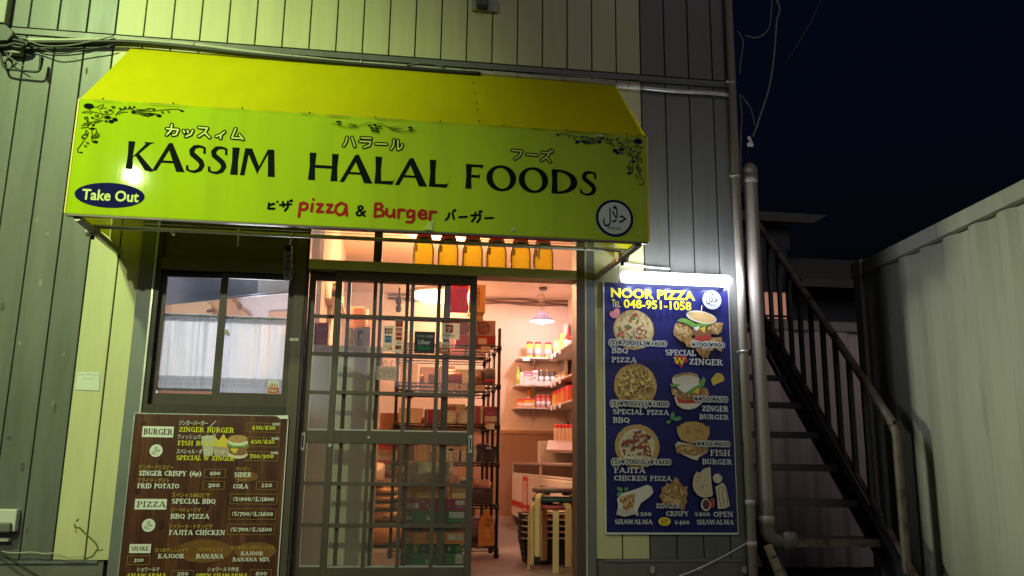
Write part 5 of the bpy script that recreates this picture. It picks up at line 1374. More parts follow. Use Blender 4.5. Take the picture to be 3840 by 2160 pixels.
gt = MB(); gt.tube([a+Vector((-.03,-.01,0)), b_+Vector((0,-.01,0))], .008, M("hood_gutter", (.25,.22,.25), .4, metal=.5), 8); gt.build("gutter", hd)
bm_ = MB()
Yb = 1.6
P = [WY('e3', *p, Yb) for p in ((520,415),(720,380),(930,560),(660,560),(640,510))]
bm_.prism(P, (0,.05,0), M("brown_beam", (.40,.20,.12), .6, var=.2, scale=6))
P = [WY('e3', *p, Yb-.01) for p in ((805,415),(835,440),(835,490),(805,478))]
bm_.prism(P, (0,-.05,0), flat("beam_dark", (.12,.06,.05), .6))
P = [WY('e3', *p, Yb+.06) for p in ((780,385),(1260,335),(1260,560),(930,560))]
bm_.prism(P, (0,.05,0), M("pinkish_board", (.46,.36,.36), .7, var=.1))
P = [WY('e3', *p, Yb+.055) for p in ((1085,512),(1260,500),(1260,565),(1085,565))]
bm_.prism(P, (0,-.02,0), MATS["brown_beam"])
P = [WY('e3', *p, Yb-.02) for p in ((525,500),(590,485),(600,500),(530,515))]
bm_.prism(P, (0,-.05,0), flat("beam_dark", (.12,.06,.05), .6))
tag(bm_.build("roof_beam"), "brown slanting beam and boards under the kitchen ceiling behind the curtain", "beam")
kp = MB(); P = [WY('e3', *p, 2.6) for p in ((60,300),(560,300),(560,620),(60,620))]
MB_ = kp.prism(P, (0,.05,0), M("warm_partition", (.85,.62,.42), .8, var=.05)); 
P = [WY('e3', *p, 2.59) for p in ((60,300),(197,300),(197,620),(60,620))]
kp.prism(P, (0,.008,0), M("tan_partition", (.70,.48,.34), .8))
tag(kp.build("kitchen_partition"), "warm cream partition panel at the back of the kitchen above the curtain", "partition")
# curtains
CUR = cloth_mat("white_cotton", (.90,.90,.95), .5); LACE = cloth_mat("white_lace", (.56,.58,.64), .5, 260, .35)
def curtain(xa, xb, zt, zb, zl, ph, label, lace):
    root = thing("cafe_curtain", ((xa+xb)/2, .10, zb), label, "curtain", "curtains behind the window")
    def sheet(mb, z0, z1, amp, mat, nz, rag=0):
        nx = 110; vs = []; fs = []
        for j in range(nz+1):
            t = j/nz
            for i in range(nx+1):
                u = i/nx; x = xa+(xb-xa)*u
                w = amp*(.5+.5*(1-t))*(math.sin(u*19+ph+t*.9+1.8*math.sin(u*7+ph)) + .7*math.sin(u*41+ph*2-t*1.3+2.2*math.sin(u*11)) + .5*math.sin(u*9+ph)) + .0007*math.sin(u*130+3*math.sin(u*17))
                z = z0+(z1-z0)*t
                if rag and j == 0: z += rag*abs(math.sin(u*nx*.35))
                if rag == 0 and amp < .004: z += .004*abs(math.sin(u*75))*(1-t)
                vs.append((x, .105+w, z))
        for j in range(nz):
            for i in range(nx): fs.append((j*(nx+1)+i, j*(nx+1)+i+1, (j+1)*(nx+1)+i+1, (j+1)*(nx+1)+i))
        mb.add(vs, fs, mat, True)
    m = MB(); sheet(m, zt-.05, zl, .009, CUR, 10); m.build("cloth", root)
    m = MB(); sheet(m, zt, zt-.0505, .006, LACE, 3)
    for q in range(46):
        x = xa+(xb-xa)*(q+.5)/46; m.tube([(x, .100, zt-.006), (x+.003, .0985, zt-.045)], .0022, LACE, 5)
    m.build("gathered_hem", root)
    m = MB(); sheet(m, zl+.0005, zb, .0055, LACE, 3, 0)
    if lace == 'scallop':
        for q in range(26):
            x = xa+(xb-xa)*(q+.5)/26; m.lathe((x, .103, zb), [(.0,-.001),(.009,0),(.0,.001)], LACE, 10, 'y')
    m.build("lace_border", root)
    m = Print(.088, .0001)
    for r_i in range(2):
        for q in range(17):
            x = xa+.012+(xb-xa-.024)*(q+.5*(r_i%2))/17; z = zl-.022-.026*r_i
            m.frame_ = None
            m.strokes([[(x-.008,z),(x,z+.009),(x+.008,z),(x,z-.009),(x-.008,z)]], .0022, flat("lace_thread", (.30,.31,.35), .8), caps=False)
    m.build("lace_pattern", root)
    MB().tube([(xa-.01, .105, zt-.012), (xb+.01, .105, zt-.012)], .006, WHITE, 8).build("rod", root)
    return root
zt = WY('e3', 400, 522, .1).z; zl = WY('e3', 350, 1085, .1).z
curtain(.975, 1.335, zt, WY('e3', 300, 1208, .1).z, zl, .3, "left white cafe curtain with a scalloped lace hem, behind the left sash", 'scallop')
curtain(1.342, 1.735, zt-.004, 1.470, zl-.006, 2.1, "right white cafe curtain with a diamond lace hem, behind the right sash", 'straight')
ck = MB(); ck.box(.95, 1.75, .22, .62, SF, 1.46, M("kitchen_unit", (.03,.03,.05), .5)); tag(ck.build("kitchen_unit"), "dark kitchen unit below the curtains", "kitchen unit")

# ================================================================== stickers and papers on the glass
def sticker(name, Y, label, cat, group, fn):
    p = Print(Y, .00005); fn(p); return tag(p.build(name), label, cat, group)
SW = cloth_mat("sticker_white", (.90,.91,.88), .35); SR = cloth_mat("sticker_red", (.62,.07,.03), .35); SO = cloth_mat("sticker_orange", (.72,.17,.03), .35)
DKB = flat("sticker_black", (.022,.022,.028), .35); SBL = cloth_mat("sticker_blue", (.05,.27,.70), .35); SGR = cloth_mat("sticker_green", (.06,.42,.12), .35)
DEL = cloth_mat("deep_blue", (.04,.10,.42), .35); DER = cloth_mat("deep_red", (.45,.03,.08), .35); GRYT = flat("grey_text", (.16,.16,.17), .35)
SGRP = "payment stickers on the glass"; SY = .0115
def f1(p):
    p.pxr('b1', 1335, 1345, 1530, 915, SW)
    for i, (x, mt, ch) in enumerate(((1372, DEL, "J"), (1417, DER, "C"), (1462, SGR, "B"))):
        p.pxr('b1', x, 1045, x+38, 955, mt); p.text('b1', ch, x+6, 1016, x+34, 986, SW, bold=.04)
    p.pxr('b1', 1372, 1195, 1490, 1085, SBL); p.pxr('b1', 1378, 1158, 1486, 1112, cloth_mat("pale_blue", (.35,.60,.85), .35))
    p.text('b1', "DISCOVER", 1352, 1268, 1485, 1254, GRYT, bold=.02); p.px('b1', [(1400,1312),(1495,1285),(1495,1312)], SO)
sticker("payment_sticker", SY, "white card-payment sticker with a blue square and three coloured bars, on the door glass", "sticker", SGRP, f1)
def f2(p):
    p.pxr('b1', 1520, 1368, 1692, 782, SW)
    p.pxr('b1', 1562, 930, 1676, 825, SR); p.pell('b1', 1618, 856, 30, 24, SW); p.pell('b1', 1618, 856, 20, 16, SR); p.pxr('b1', 1590, 912, 1648, 896, cloth_mat("soft_red", (.7,.25,.2), .35))
    for y, tx in ((952, "DC"), (1028, ""), (1102, "")):
        p.pxr('b1', 1562, y+54, 1660, y, SR)
        if tx: p.text('b1', tx, 1578, y+44, 1645, y+12, SW, bold=.05)
        else: p.px('b1', [(1585,y+38),(1610,y+14),(1645,y+20),(1620,y+40)], cloth_mat("soft_red", (.7,.25,.2), .35))
    p.text('b1', "VISA", 1568, 1216, 1644, 1190, GRYT, bold=.03, slant=.15)
    p.pxr('b1', 1552, 1310, 1648, 1250, DKB); p.pell('b1', 1586, 1280, 24, 22, SR); p.pell('b1', 1616, 1280, 24, 22, cloth_mat("amber", (.75,.32,.02), .35))
sticker("payment_sticker", SY-.0012, "tall narrow white card-payment sticker with red squares, overlapping its neighbour on the door glass", "sticker", SGRP, f2)
def f3(p):
    p.pxr('b1', 1868, 1366, 2228, 1018, DKB)
    p.text('b1', "デリバリー対応店", 1918, 1106, 2188, 1072, SW, bold=.02)
    p.text('b1', "Uber", 1938, 1222, 2150, 1150, SW, bold=.03); p.text('b1', "Eats", 1938, 1312, 2150, 1242, cloth_mat("eats_green", (.05,.44,.12), .35), bold=.03)
sticker("delivery_sticker", SY, "black square delivery sticker with white and green lettering on the door glass", "sticker", SGRP, f3)
def f4(p):
    p.pxr('b2', -20, 1142, 292, 862, SW); p.pxr('b2', -20, 862, 292, 800, SR)
    p.text('b2', "スマホ決済", 10, 846, 240, 818, cloth_mat("soft_red", (.7,.25,.2), .35), bold=.02)
    p.pxr('b2', 48, 1026, 178, 902, SR)
    p.pstrokes('b2', [[(92,1012),(112,935)], [(60,955),(100,938),(140,945),(148,965),(130,985),(98,988)]], .0055, SW)
    p.text('b2', "PayPay", 8, 1092, 214, 1048, GRYT, bold=.01)
sticker("payment_sticker", SY, "white payment sticker with a red strip across its top and a red rounded square", "sticker", SGRP, f4)
def aupay(reg, x0, y0, x1, y1):
    def f(p):
        ym = y0+(y1-y0)*.52
        p.pxr(reg, x0, y1, x1, y0, SW); p.pxr(reg, x0+(x1-x0)*.04, y1-(y1-y0)*.03, x1-(x1-x0)*.04, ym, SO)
        w_ = x1-x0; h_ = y1-y0
        p.text(reg, "au", x0+w_*.18, y0+h_*.44, x0+w_*.80, y0+h_*.06, SO, bold=.01, slant=.3)
        p.text(reg, "PAY", x0+w_*.18, y0+h_*.86, x0+w_*.84, y0+h_*.62, SW, bold=.03)
    return f
sticker("payment_sticker", SY, "small white and orange payment sticker on the door glass, below the red-stripped one", "sticker", SGRP, aupay('b1', 2292, 1188, 2490, 1380))
sticker("payment_sticker", .0085, "small white and orange payment sticker in the lower corner of the window", "sticker", SGRP, aupay('e3', 1066, 1132, 1178, 1248))
PAP = cloth_mat("green_white_paper", (.56,.60,.50), .5)
def f5(p):
    p.px('b3', [(1216,236),(1582,248),(1572,486),(1212,472)], PAP)
    p.pstrokes('b3', [[(1290,290),(1262,350),(1280,415),(1320,418),(1345,350),(1325,295),(1290,290)], [(1375,300),(1362,440)], [(1375,300),(1410,310),(1412,345),(1372,365)], [(1490,298),(1448,298),(1436,418),(1480,420)], [(1442,355),(1478,358)], [(1502,425),(1508,300),(1560,425),(1572,295)]], .0035, GRYT)
sticker("open_notice", SY+.006, "pale paper sheet hand-lettered OPEN taped inside the door glass", "notice", None, f5)
def f6(p):
    p.pstrokes('b3', [[(1240,240),(1222,200),(1240,150),(1275,140),(1300,180),(1298,238)], [(1352,238),(1358,150),(1400,155),(1412,180),(1395,210)], [(1490,150),(1530,150)], [(1490,150),(1484,235)], [(1582,235),(1592,150),(1650,240)]], .0042, flat("faded_marker", (.30,.22,.15), .6))
sticker("marker_writing", SY+.003, "larger faded OPEN written on the glass above the taped sheet", "writing", None, f6)

# ================================================================== bottles on the door head
JB = oil_mat("juice_yellow", (1.0,1.0,.36), (1.0,.78,.06), .38); JC = cloth_mat("bottle_cap_brown", (.75,.20,.06), .6); JD = flat("bottle_grip", (.10,.05,.02), .4); JL = cloth_mat("bottle_highlight", (.98,.85,.6), .6)
ys = .10
xs6 = [(905,1095),(1125,1310),(1340,1525),(1550,1735),(1765,1945),(1960,2148)]
rim6 = [(985,1010),(0,0)]
bot0 = None
for i, (xa, xb) in enumerate(xs6):
    zz0 = 2.3365
    a = WY('d7', xa, 380, ys); b_ = WY('d7', xb, 380, ys); cx = (a.x+b_.x)/2; w_ = .082
    if bot0 is None:
        bot0 = thing("juice_bottle", (cx, ys, zz0), "yellow oil bottle on the door head, first from the transom post", "bottle", "yellow bottles above the door")
        mb = MB(); mb.lathe((cx, ys, zz0), [(.060,0),(.069,.006),(.070,.02),(.068,.026),(.070,.034),(.068,.042),(.069,.05),(.069,.125),(.066,.15),(.058,.175)], JB, 24, sy=.62); mb.build("bottle_body", bot0)
        mb = MB(); mb.lathe((cx, ys, zz0+.175), [(.058,0),(.056,.02),(.050,.042),(.038,.058),(.020,.066),(.0,.067)], JC, 20, sy=.62); mb.build("cap", bot0)
        mb = MB(); mb.lathe((cx, ys-.034, zz0+.190), [(.0,-.004),(.024,-.002),(.028,.006)], JD, 14, 'y', sx=1.1, sy=.62); mb.build("grip_hole", bot0)
        mb = MB(); mb.box(cx-.062, cx-.040, ys-.036, ys-.030, zz0+.105, zz0+.150, JL); mb.build("side_highlight", bot0)  # pale strip painting the highlight on the bottle's flank
        base = Vector((cx, ys, zz0))
    else:
        nm = ["", "second", "third", "fourth", "fifth", "sixth"][i]
        copy_thing(bot0, Vector((cx, ys, zz0))-base, "yellow oil bottle on the door head, %s from the transom post%s" % (nm, "" if i < 5 else ", nearest the corner"))

# ================================================================== counter and left side of the shop
CTR = M("counter_cream", (.66,.62,.50), .5, var=.1, scale=3)
CY = .30
ctz = WY('b1', 900, 1262, CY).z
ctx = WY('c5', 1395, 600, CY).x
ct_ = thing("shop_counter", (2.1, CY+.2, SF), "cream shop counter behind the left half of the sliding doors", "counter")
MB().poly([(1.872, CY, SF), (WY('c5',1300,600,CY).x, CY, SF), (WY('c5',1300,600,CY).x, CY, ctz-.07), (1.872, CY, ctz-.07)], cloth_mat("milky_acrylic", (.78,.82,.62), .16, 3, .12)).build("front_panel", ct_)
MB().box(1.871, ctx+.01, CY-.02, CY+.47, ctz-.069, ctz, CTR).build("worktop", ct_, bevel=.004)
MB().box(WY('c5',1305,600,CY).x, ctx, CY-.005, CY+.45, SF, ctz-.0705, CTR).build("end_panel", ct_, bevel=.003)
MBX = flat("maroon_pack", (.34,.025,.05), .4)
RED = flat("pack_red", (.60,.03,.03), .45); CARD = M("cardboard", (.50,.30,.14), .75, var=.14, scale=9, bump=.02); CARDP = M("pale_cardboard", (.62,.45,.26), .75, var=.12, scale=9)
def pack(name, reg, x0, y0, x1, y1, Y, dep, mat, label, cat, group=None, zb=None, bevel=.003, deco=None, yb=None):
    """box whose front face spans the pixel rectangle at depth Y"""
    a = WY(reg, x0, y1, Y); b_ = WY(reg, x1, y0, Y)
    z0 = a.z if zb is None else zb
    m = MB(); m.box(a.x, b_.x, Y, Y+dep, z0, b_.z, mat)
    o = m.build(name, None, bevel=bevel)
    tag(o, label, cat, group)
    if deco:
        p = Print(Y-.0012, .0001); deco(p); p.build("print", o)
    return o
g_ = "maroon packs on the counter"
def mdeco(reg, x0, y0, x1, y1): return lambda p: (p.pxr(reg, x0+10, y0+(y1-y0)*.5, x1-30, y0+(y1-y0)*.42, flat("pack_line", (.45,.12,.12), .4)), p.pxr(reg, x0+10, y0+(y1-y0)*.72, x1-50, y0+(y1-y0)*.66, flat("pack_line", (.45,.12,.12), .4)))
zm = WY('b1', 270, 1070, .29).z; 
pack("maroon_pack", 'b1', 118, 1072, 212, 1258, .29, .12, MBX, "lower left maroon pack of the four on the counter", "pack", g_, zb=ctz+.001, deco=mdeco('b1',118,1072,212,1258))
pack("maroon_pack", 'b1', 216, 1072, 410, 1258, .29, .12, MBX, "lower right maroon pack of the four on the counter", "pack", g_, zb=ctz+.001, deco=mdeco('b1',216,1072,410,1258))
pack("maroon_pack", 'b1', 130, 862, 218, 1068, .29, .12, MBX, "upper left maroon pack of the four on the counter", "pack", g_, zb=zm+.001, deco=mdeco('b1',130,862,218,1068))
pack("maroon_pack", 'b1', 222, 862, 425, 1068, .29, .12, MBX, "upper right maroon pack of the four on the counter", "pack", g_, zb=zm+.001, deco=mdeco('b1',222,862,425,1068))
pack("tissue_carton", 'b1', 745, 940, 832, 1268, .36, .14, CARDP, "tall pale carton standing on the counter beside the grey machine", "carton", zb=ctz+.001)
cm = thing("coffee_machine", (2.27, .38, ctz), "grey coffee machine on the counter behind the door glass", "machine")
a = WY('b1', 838, 1265, .38); b_ = WY('b1', 1130, 935, .38); c1_ = WY('b1', 900, 1265, .38); c2_ = WY('b1', 1005, 985, .38)
GM = M("machine_grey", (.40,.37,.35), .35, metal=.4, var=.1)
m = MB(); m.box(a.x, c1_.x, .38, .58, ctz+.001, b_.z-.01, GM); m.box(c2_.x, b_.x, .38, .58, ctz+.001, b_.z, GM); m.box(c1_.x, c2_.x, .38, .58, c2_.z, b_.z-.005, GM); m.box(c1_.x, c2_.x, .51, .58, ctz+.001, c2_.z, BLACK); m.build("machine_body", cm)
MB().lathe(((c1_.x+c2_.x)/2, .41, ctz+.012), [(.02,0),(.022,.04),(.02,.05)], GM, 14).build("cup_stand", cm)
MB().box((c1_.x+c2_.x)/2-.004, (c1_.x+c2_.x)/2+.012, .44, .46, c2_.z-.11, c2_.z-.02, ALU_L).build("spout", cm)
a = WY('b1', 885, 935, 1.3); b_ = WY('b1', 1028, 795, 1.3)
m = MB(); m.lathe(((a.x+b_.x)/2, 1.3, a.z-.02), [(.05,0),(.056,.03),(.062,.16)], M("orange_bin", (.85,.36,.08), .5, var=.1), 20); tag(m.build("orange_tub"), "orange tub behind the coffee machine", "tub")
pack("tall_cabinet", 'b1', 690, 775, 1165, 1300, 1.9, .4, M("cabinet_brown", (.42,.27,.2), .6, var=.1), "brown cabinet standing behind the counter", "cabinet", zb=SF, bevel=.004)
pack("cabinet_side", 'b1', 700, 585, 1030, 770, 2.6, .3, M("upper_cabinet", (.62,.38,.22), .6, var=.06), "tan wall cabinet high at the back left of the shop", "cabinet", bevel=.004)
# shelf with jars along the partition
sh_ = thing("wall_shelf", (1.93, 1.2, 2.2), "narrow cream wall shelf high on the partition behind the door, carrying jars", "shelf")
zs1 = WY('b1', 320, 460, 1.0).z
MB().box(1.8705, 1.985, .95, 1.75, zs1-.012, zs1, CTR).build("board", sh_)
MB().box(1.8705, 1.90, 1.2, 1.23, zs1-.2, zs1-.0125, CTR).build("bracket", sh_)
JY = flat("jar_yellow", (.72,.50,.05), .4); JG = flat("jar_green", (.20,.50,.12), .4); JBk = flat("jar_brown", (.10,.05,.03), .3); JW = flat("jar_cream", (.72,.64,.42), .4)
def jar(name, c, r, h, body, lid, label, cat, group=None, band=None, lidh=.018, neck=.9, n=16):
    root = thing(name, c, label, cat, group)
    MB().lathe(c, [(r*.92,0),(r,.006),(r,h*.82),(r*neck,h*.92),(r*neck*.96,h)], body, n).build("jar_body", root)
    MB().lathe((c[0],c[1],c[2]+h+.0005), [(r*neck*1.03,0),(r*neck*1.03,lidh),(r*neck*.9,lidh+.003)], lid, n).build("lid", root)
    if band: MB().lathe((c[0],c[1],c[2]+h*.14), [(r+.0008,0),(r+.0008,h*.5)], band, n).build("band", root)
    return root
jg = "jars on the high wall shelf"
jar("spice_jar", (1.945, .985, zs1), .036, .10, JW, JY, "nearest cream jar with a yellow lid on the high wall shelf", "jar", jg, JBk)
jar("spice_jar", (1.94, 1.12, zs1), .034, .085, JW, JW, "all-cream jar second on the high wall shelf", "jar", jg, JY)
jar("spice_jar", (1.945, 1.26, zs1), .034, .08, JG, JW, "green jar with a cream lid on the high wall shelf", "jar", jg, JW)
jar("spice_jar", (1.945, 1.40, zs1), .034, .08, JY, JG, "yellow jar with a green lid at the far end of the high wall shelf", "jar", jg, JBk)
pack("tea_carton", 'b1', 200, 155, 280, 255, .97, .06, flat("tea_yellow", (.55,.42,.12), .5), "yellow carton hanging over the jars by the partition", "carton")
# camera on the ceiling and a red pouch hung inside
v = WY('b1', 1614, 500, 4.5)
m = thing("security_camera", (v.x, 4.5, v.z-.1), "black two-lobed security camera under the shop ceiling near the round lamp", "camera")
CBK = flat("camera_black", (.030,.024,.024), .25)
MB().lathe((v.x, 4.5, v.z+.01), [(.0,-.055),(.025,-.05),(.040,-.02),(.042,.02),(.028,.045),(.0,.05)], CBK, 18).build("camera_body", m)
MB().lathe((v.x, 4.49, v.z-.09), [(.0,-.045),(.025,-.038),(.037,-.01),(.037,.02),(.024,.04),(.0,.045)], CBK, 18).build("dome", m)
MB().tube([(v.x, 4.5, v.z+.05), (v.x, 4.5, CZ)], .012, CBK, 8).build("mount", m)
a = WY('b2', 120, 680, .12); b_ = WY('b2', 440, 192, .12)
m = MB(); n_ = 8; vs = []; fs = []
for s_ in (0, 1):
    for j in range(n_+1):
        for i in range(n_+1):
            u, t = i/n_, j/n_
            bul = .022*math.sin(math.pi*u)**.6*math.sin(math.pi*t)**.6 + .002*math.sin(17*u+9*t)
            vs.append((a.x+(b_.x-a.x)*u+.006*math.sin(t*9), .135+(bul if s_ else -bul), a.z+(b_.z-a.z)*t))
N_ = (n_+1)*(n_+1)
for s_ in (0,1):
    for j in range(n_):
        for i in range(n_): fs.append(tuple(s_*N_+q for q in (j*(n_+1)+i, j*(n_+1)+i+1, (j+1)*(n_+1)+i+1, (j+1)*(n_+1)+i)))
REDP = cloth_mat("red_foil", (.95,.05,.05), .5, 12, .2)
m.add(vs, fs, REDP, True)
o = tag(m.build("red_pouch"), "shiny red snack pouch hanging inside the door glass, top right pane", "pouch")
p = Print(.1095, .0001); p.pell('b2', 315, 250, 36, 20, SO); p.pstrokes('b2', [[(215,320),(400,300)], [(235,345),(395,330)]], .004, flat("pouch_pink", (.80,.2,.2), .4)); p.pxr('b2', 295, 495, 330, 450, SW); p.pxr('b2', 290, 570, 325, 525, SW); p.build("print", o)
# ================================================================== black wire racks and their goods
RK = M("black_rack_steel", (.022,.016,.016), .4, metal=.3)
TAGM = flat("price_tag", (.66,.52,.34), .6)
RX0, RX1, RY0, RY1 = 2.42, 3.213, 1.27, 1.64
SHZ = [2.003, 1.699, 1.387, 1.098, .784, .473]
def rack(label, dy=0.0, top=2.141):
    root = thing("wire_rack", ((RX0+RX1)/2, (RY0+RY1)/2+dy, SF), label, "wire rack", "black wire racks")
    for x in (RX0, RX1):
        for y in (RY0+dy, RY1+dy):
            m = MB(); m.tube([(x,y,SF+.075),(x,y,top)], .0125, RK, 8); m.build("post", root)
            m = MB(); m.lathe((x,y,SF), [(.0,0),(.02,.004),(.022,.03),(.012,.05),(.008,.075)], RK, 10); m.build("caster", root)
    for z in SHZ:
        m = MB()
        for y in (RY0+dy, RY1+dy):
            m.tube([(RX0,y,z-.006),(RX1,y,z-.006)], .005, RK, 6); m.tube([(RX0,y,z-.03),(RX1,y,z-.03)], .004, RK, 6)
            for q in range(24):
                xa = RX0+(RX1-RX0)*q/24; xb = RX0+(RX1-RX0)*(q+1)/24
                m.tube([(xa,y,z-.03 if q%2 else z-.006),(xb,y,z-.006 if q%2 else z-.03)], .002, RK, 4, False)
        for x in (RX0, RX1):
            m.tube([(x,RY0+dy,z-.006),(x,RY1+dy,z-.006)], .005, RK, 6); m.tube([(x,RY0+dy,z-.03),(x,RY1+dy,z-.03)], .004, RK, 6)
            for q in range(12):
                ya = RY0+dy+(RY1-RY0)*q/12; yb = RY0+dy+(RY1-RY0)*(q+1)/12
                m.tube([(x,ya,z-.03 if q%2 else z-.006),(x,yb,z-.006 if q%2 else z-.03)], .002, RK, 4, False)
            m.lathe((x,RY0+dy,z-.04), [(.017,0),(.019,.02),(.017,.04)], RK, 8); m.lathe((x,RY1+dy,z-.04), [(.017,0),(.019,.02),(.017,.04)], RK, 8)
        for q in range(26):
            x = RX0+(RX1-RX0)*(q+.5)/26; m.tube([(x,RY0+dy,z-.002),(x,RY1+dy,z-.002)], .0018, RK, 4, False)
        m.build("wire_shelf", root)
    return root
rk1 = rack("front black wire rack on castors, holding tins, baskets and cartons")
rack("rear black wire rack standing behind the front one", .75, 2.25)
rr = random.Random(5)
ordn = ("top", "second", "third", "fourth", "fifth", "lowest")
for si, z in enumerate(SHZ):
    x = RX0+.03; q = 0
    while q < 4 and x < RX1-.12:
        w_ = rr.uniform(.13,.21); h_ = rr.uniform(.14,.25); x2 = min(x+w_, RX1-.02)
        colr = rr.choice(((.10,.06,.05),(.30,.16,.09),(.18,.05,.05),(.40,.28,.16),(.06,.05,.06),(.24,.20,.10)))
        mt = M("stock_%d_%d_%d" % tuple(int(c*100) for c in colr), colr, .55, var=.3, scale=30)
        m = MB(); m.box(x, x2, RY0+.79+rr.uniform(0,.04), RY0+1.0, z+.003, z+h_, mt)
        tag(m.build("stock_box", None, bevel=.004), "stock box on the %s shelf of the rear rack, %s from the left" % (ordn[si], ("first","second","third","fourth")[q]), "box", "stock boxes on the rear rack")
        x = x2+rr.uniform(.008,.03); q += 1
for rg, x0, y0, x1, y1 in (('b2',650,1262,815,1355),('b4',70,530,265,625),('b4',300,548,415,640),('b4',556,560,718,655),('b4',740,1215,880,1312),('c6',780,415,862,442),('b2',600,1130,750,1222)):
    a = WY(rg, x0, y1, RY0-.012); b_ = WY(rg, x1, y0, RY0-.012)
    MB().box(a.x, b_.x, RY0-.0125, RY0-.0105, a.z, b_.z, TAGM).build("price_tag", rk1)
GF = RY0+.018
PBX = flat("dish_box_beige", (.42,.30,.25), .55); PBR2 = flat("dish_box_red", (.40,.045,.035), .5)
def pbox(reg, x0, y0, x1, y1):
    def f(p):
        ym = y0+(y1-y0)*.66
        p.pxr(reg, x0, y1, x1, ym, PBR2)
        cx = x0+(x1-x0)*.32; ry = (y1-y0)*.29
        p.pell(reg, cx, y0+ry*1.1, ry, ry, M("print_stew", (.22,.09,.07), .5, var=.5, scale=60), n=24)
        bits(reg, cx, y0+ry*1.1, ry*.6, ry*.6, 0, [PBR2], 5, 9)
        for _ in range(14):
            t = random.uniform(0,6.28); r = ry*.75*math.sqrt(random.random())
            p.pell(reg, cx+r*math.cos(t), y0+ry*1.1+r*math.sin(t), ry*.2, ry*.15, random.choice([flat("stew_pink", (.30,.15,.11), .5), PMT, PMT]), n=8, jit=.2)
    return f
pg = "boxes with a round dish printed on them"
pack("dish_box", 'b2', 602, 828, 900, 1225, GF, .22, PBX, "white and red box with a round dish print, right one on the rack top", "box", pg, zb=SHZ[0]+.003, deco=pbox('b2',602,828,900,1225))
pack("dish_box", 'b2', 225, 815, 596, 1225, GF, .22, PBX, "white and red box with a round dish print, left one on the rack top", "box", pg, zb=SHZ[0]+.003, deco=pbox('b2',225,815,596,1225))
zt_ = WY('b2', 700, 828, GF).z
pack("brown_carton", 'b2', 470, 698, 690, 828, GF+.03, .2, CARD, "plain brown carton on top of the dish boxes", "carton", zb=zt_+.002)
ztc = WY('b2', 690, 698, GF+.03).z
def ydeco(p):
    for y in (265, 320, 355, 400, 440, 490, 530, 580): p.pxr('b2', 588, y+26, 630, y, flat("carton_print", (.30,.14,.05), .6))
    p.pxr('b2', 594, 600, 624, 572, CARDP)
pack("yellow_carton", 'b2', 440, 216, 733, 690, GF+.02, .2, M("yellow_card", (.74,.42,.10), .6, var=.06), "tall orange-yellow carton with a column of print, highest on the rack", "carton", zb=ztc+.002, deco=ydeco)
# second shelf
TIN = M("tin_metal", (.42,.36,.33), .3, metal=.8, var=.1)
def tin(reg, x0, y0, x1, zb, Y, prints, label):
    a = WY(reg, x0, 400, Y); b_ = WY(reg, x1, 400, Y); r = (b_.x-a.x)/2; zt2 = WY(reg, x0, y0, Y).z
    cx = a.x+r
    root = thing("food_tin", (cx, Y+r, zb), label, "tin", "tins on the rack")
    MB().lathe((cx, Y+r, zb+.001), [(r*.96,0),(r,.004),(r,zt2-zb-.006),(r*.97,zt2-zb)], TIN, 24).build("tin_body", root)
    for (z0, z1, m_) in prints:
        MB().lathe((cx, Y+r, zb+(zt2-zb)*z0), [(r+.001,0),(r+.001,(zt2-zb)*(z1-z0))], m_, 24).build("tin_label", root)
tin('b4', 705, 275, 908, SHZ[1]+.002, GF, [(.08,.30,flat("tin_red",(.42,.06,.06),.4)),(.305,.92,flat("tin_grey",(.17,.17,.17),.4))], "large grey and red tin at the right end of the rack's second shelf")
tin('b4', 545, 292, 690, SHZ[1]+.002, GF+.02, [(.2,.8,M("tin_brown",(.45,.25,.15),.3,metal=.5))], "small shiny tin beside the larger grey and red one on the rack")
BAGM = M("snack_bag", (.52,.24,.10), .35, var=.4, scale=30, col2=(.55,.12,.06), c2lo=.48, c2hi=.56, c2scale=14)
def bag(name, reg, x0, y0, x1, y1, Y, dep, zb, mat, label, cat, group=None, seed=0, lump=.12):
    a = WY(reg, x0, y1, Y); b_ = WY(reg, x1, y0, Y); zb = a.z if zb is None else zb
    rnd = random.Random(seed); n = 16; m = 8; vs = []; fs = []
    cx = (a.x+b_.x)/2; hx = (b_.x-a.x)/2; H_ = b_.z-zb
    ph = [rnd.uniform(0,6) for _ in range(6)]
    for j in range(m+1):
        t = j/m
        pr = (1-(2*t-1)**4)**.5 if 0 < t < 1 else .25
        for i in range(n):
            th_ = 2*math.pi*i/n
            w = 1+lump*(math.sin(3*th_+ph[0]+4*t)+math.sin(5*th_+ph[1]-6*t))*.5
            ex = abs(math.cos(th_))**.6*(1 if math.cos(th_) > 0 else -1); ey = abs(math.sin(th_))**.6*(1 if math.sin(th_) > 0 else -1)
            vs.append((cx+hx*ex*(.72+.28*pr)*w*.96, Y+dep/2+dep/2*ey*pr*w, zb+H_*(t+.03*math.sin(2*th_+ph[2])*(t*(1-t)*4))))
    for j in range(m):
        for i in range(n): fs.append((j*n+i, j*n+(i+1)%n, (j+1)*n+(i+1)%n, (j+1)*n+i))
    fs.append(tuple(range(n))[::-1]); fs.append(tuple(m*n+q for q in range(n)))
    o = MB().add(vs, fs, mat, True).build(name)
    return tag(o, label, cat, group)
bag("snack_bag", 'b4', 45, 335, 350, 495, GF, .18, SHZ[1]+.003, BAGM, "orange-brown bag of snacks on the rack's second shelf behind the door", "bag", seed=3)
bag("noodle_bag", 'b4', 60, 285, 240, 340, GF+.19, .12, SHZ[1]+.003, M("pale_bag", (.55,.38,.24), .5, var=.2), "pale bag lying behind the orange-brown snack bag", "bag", seed=9)
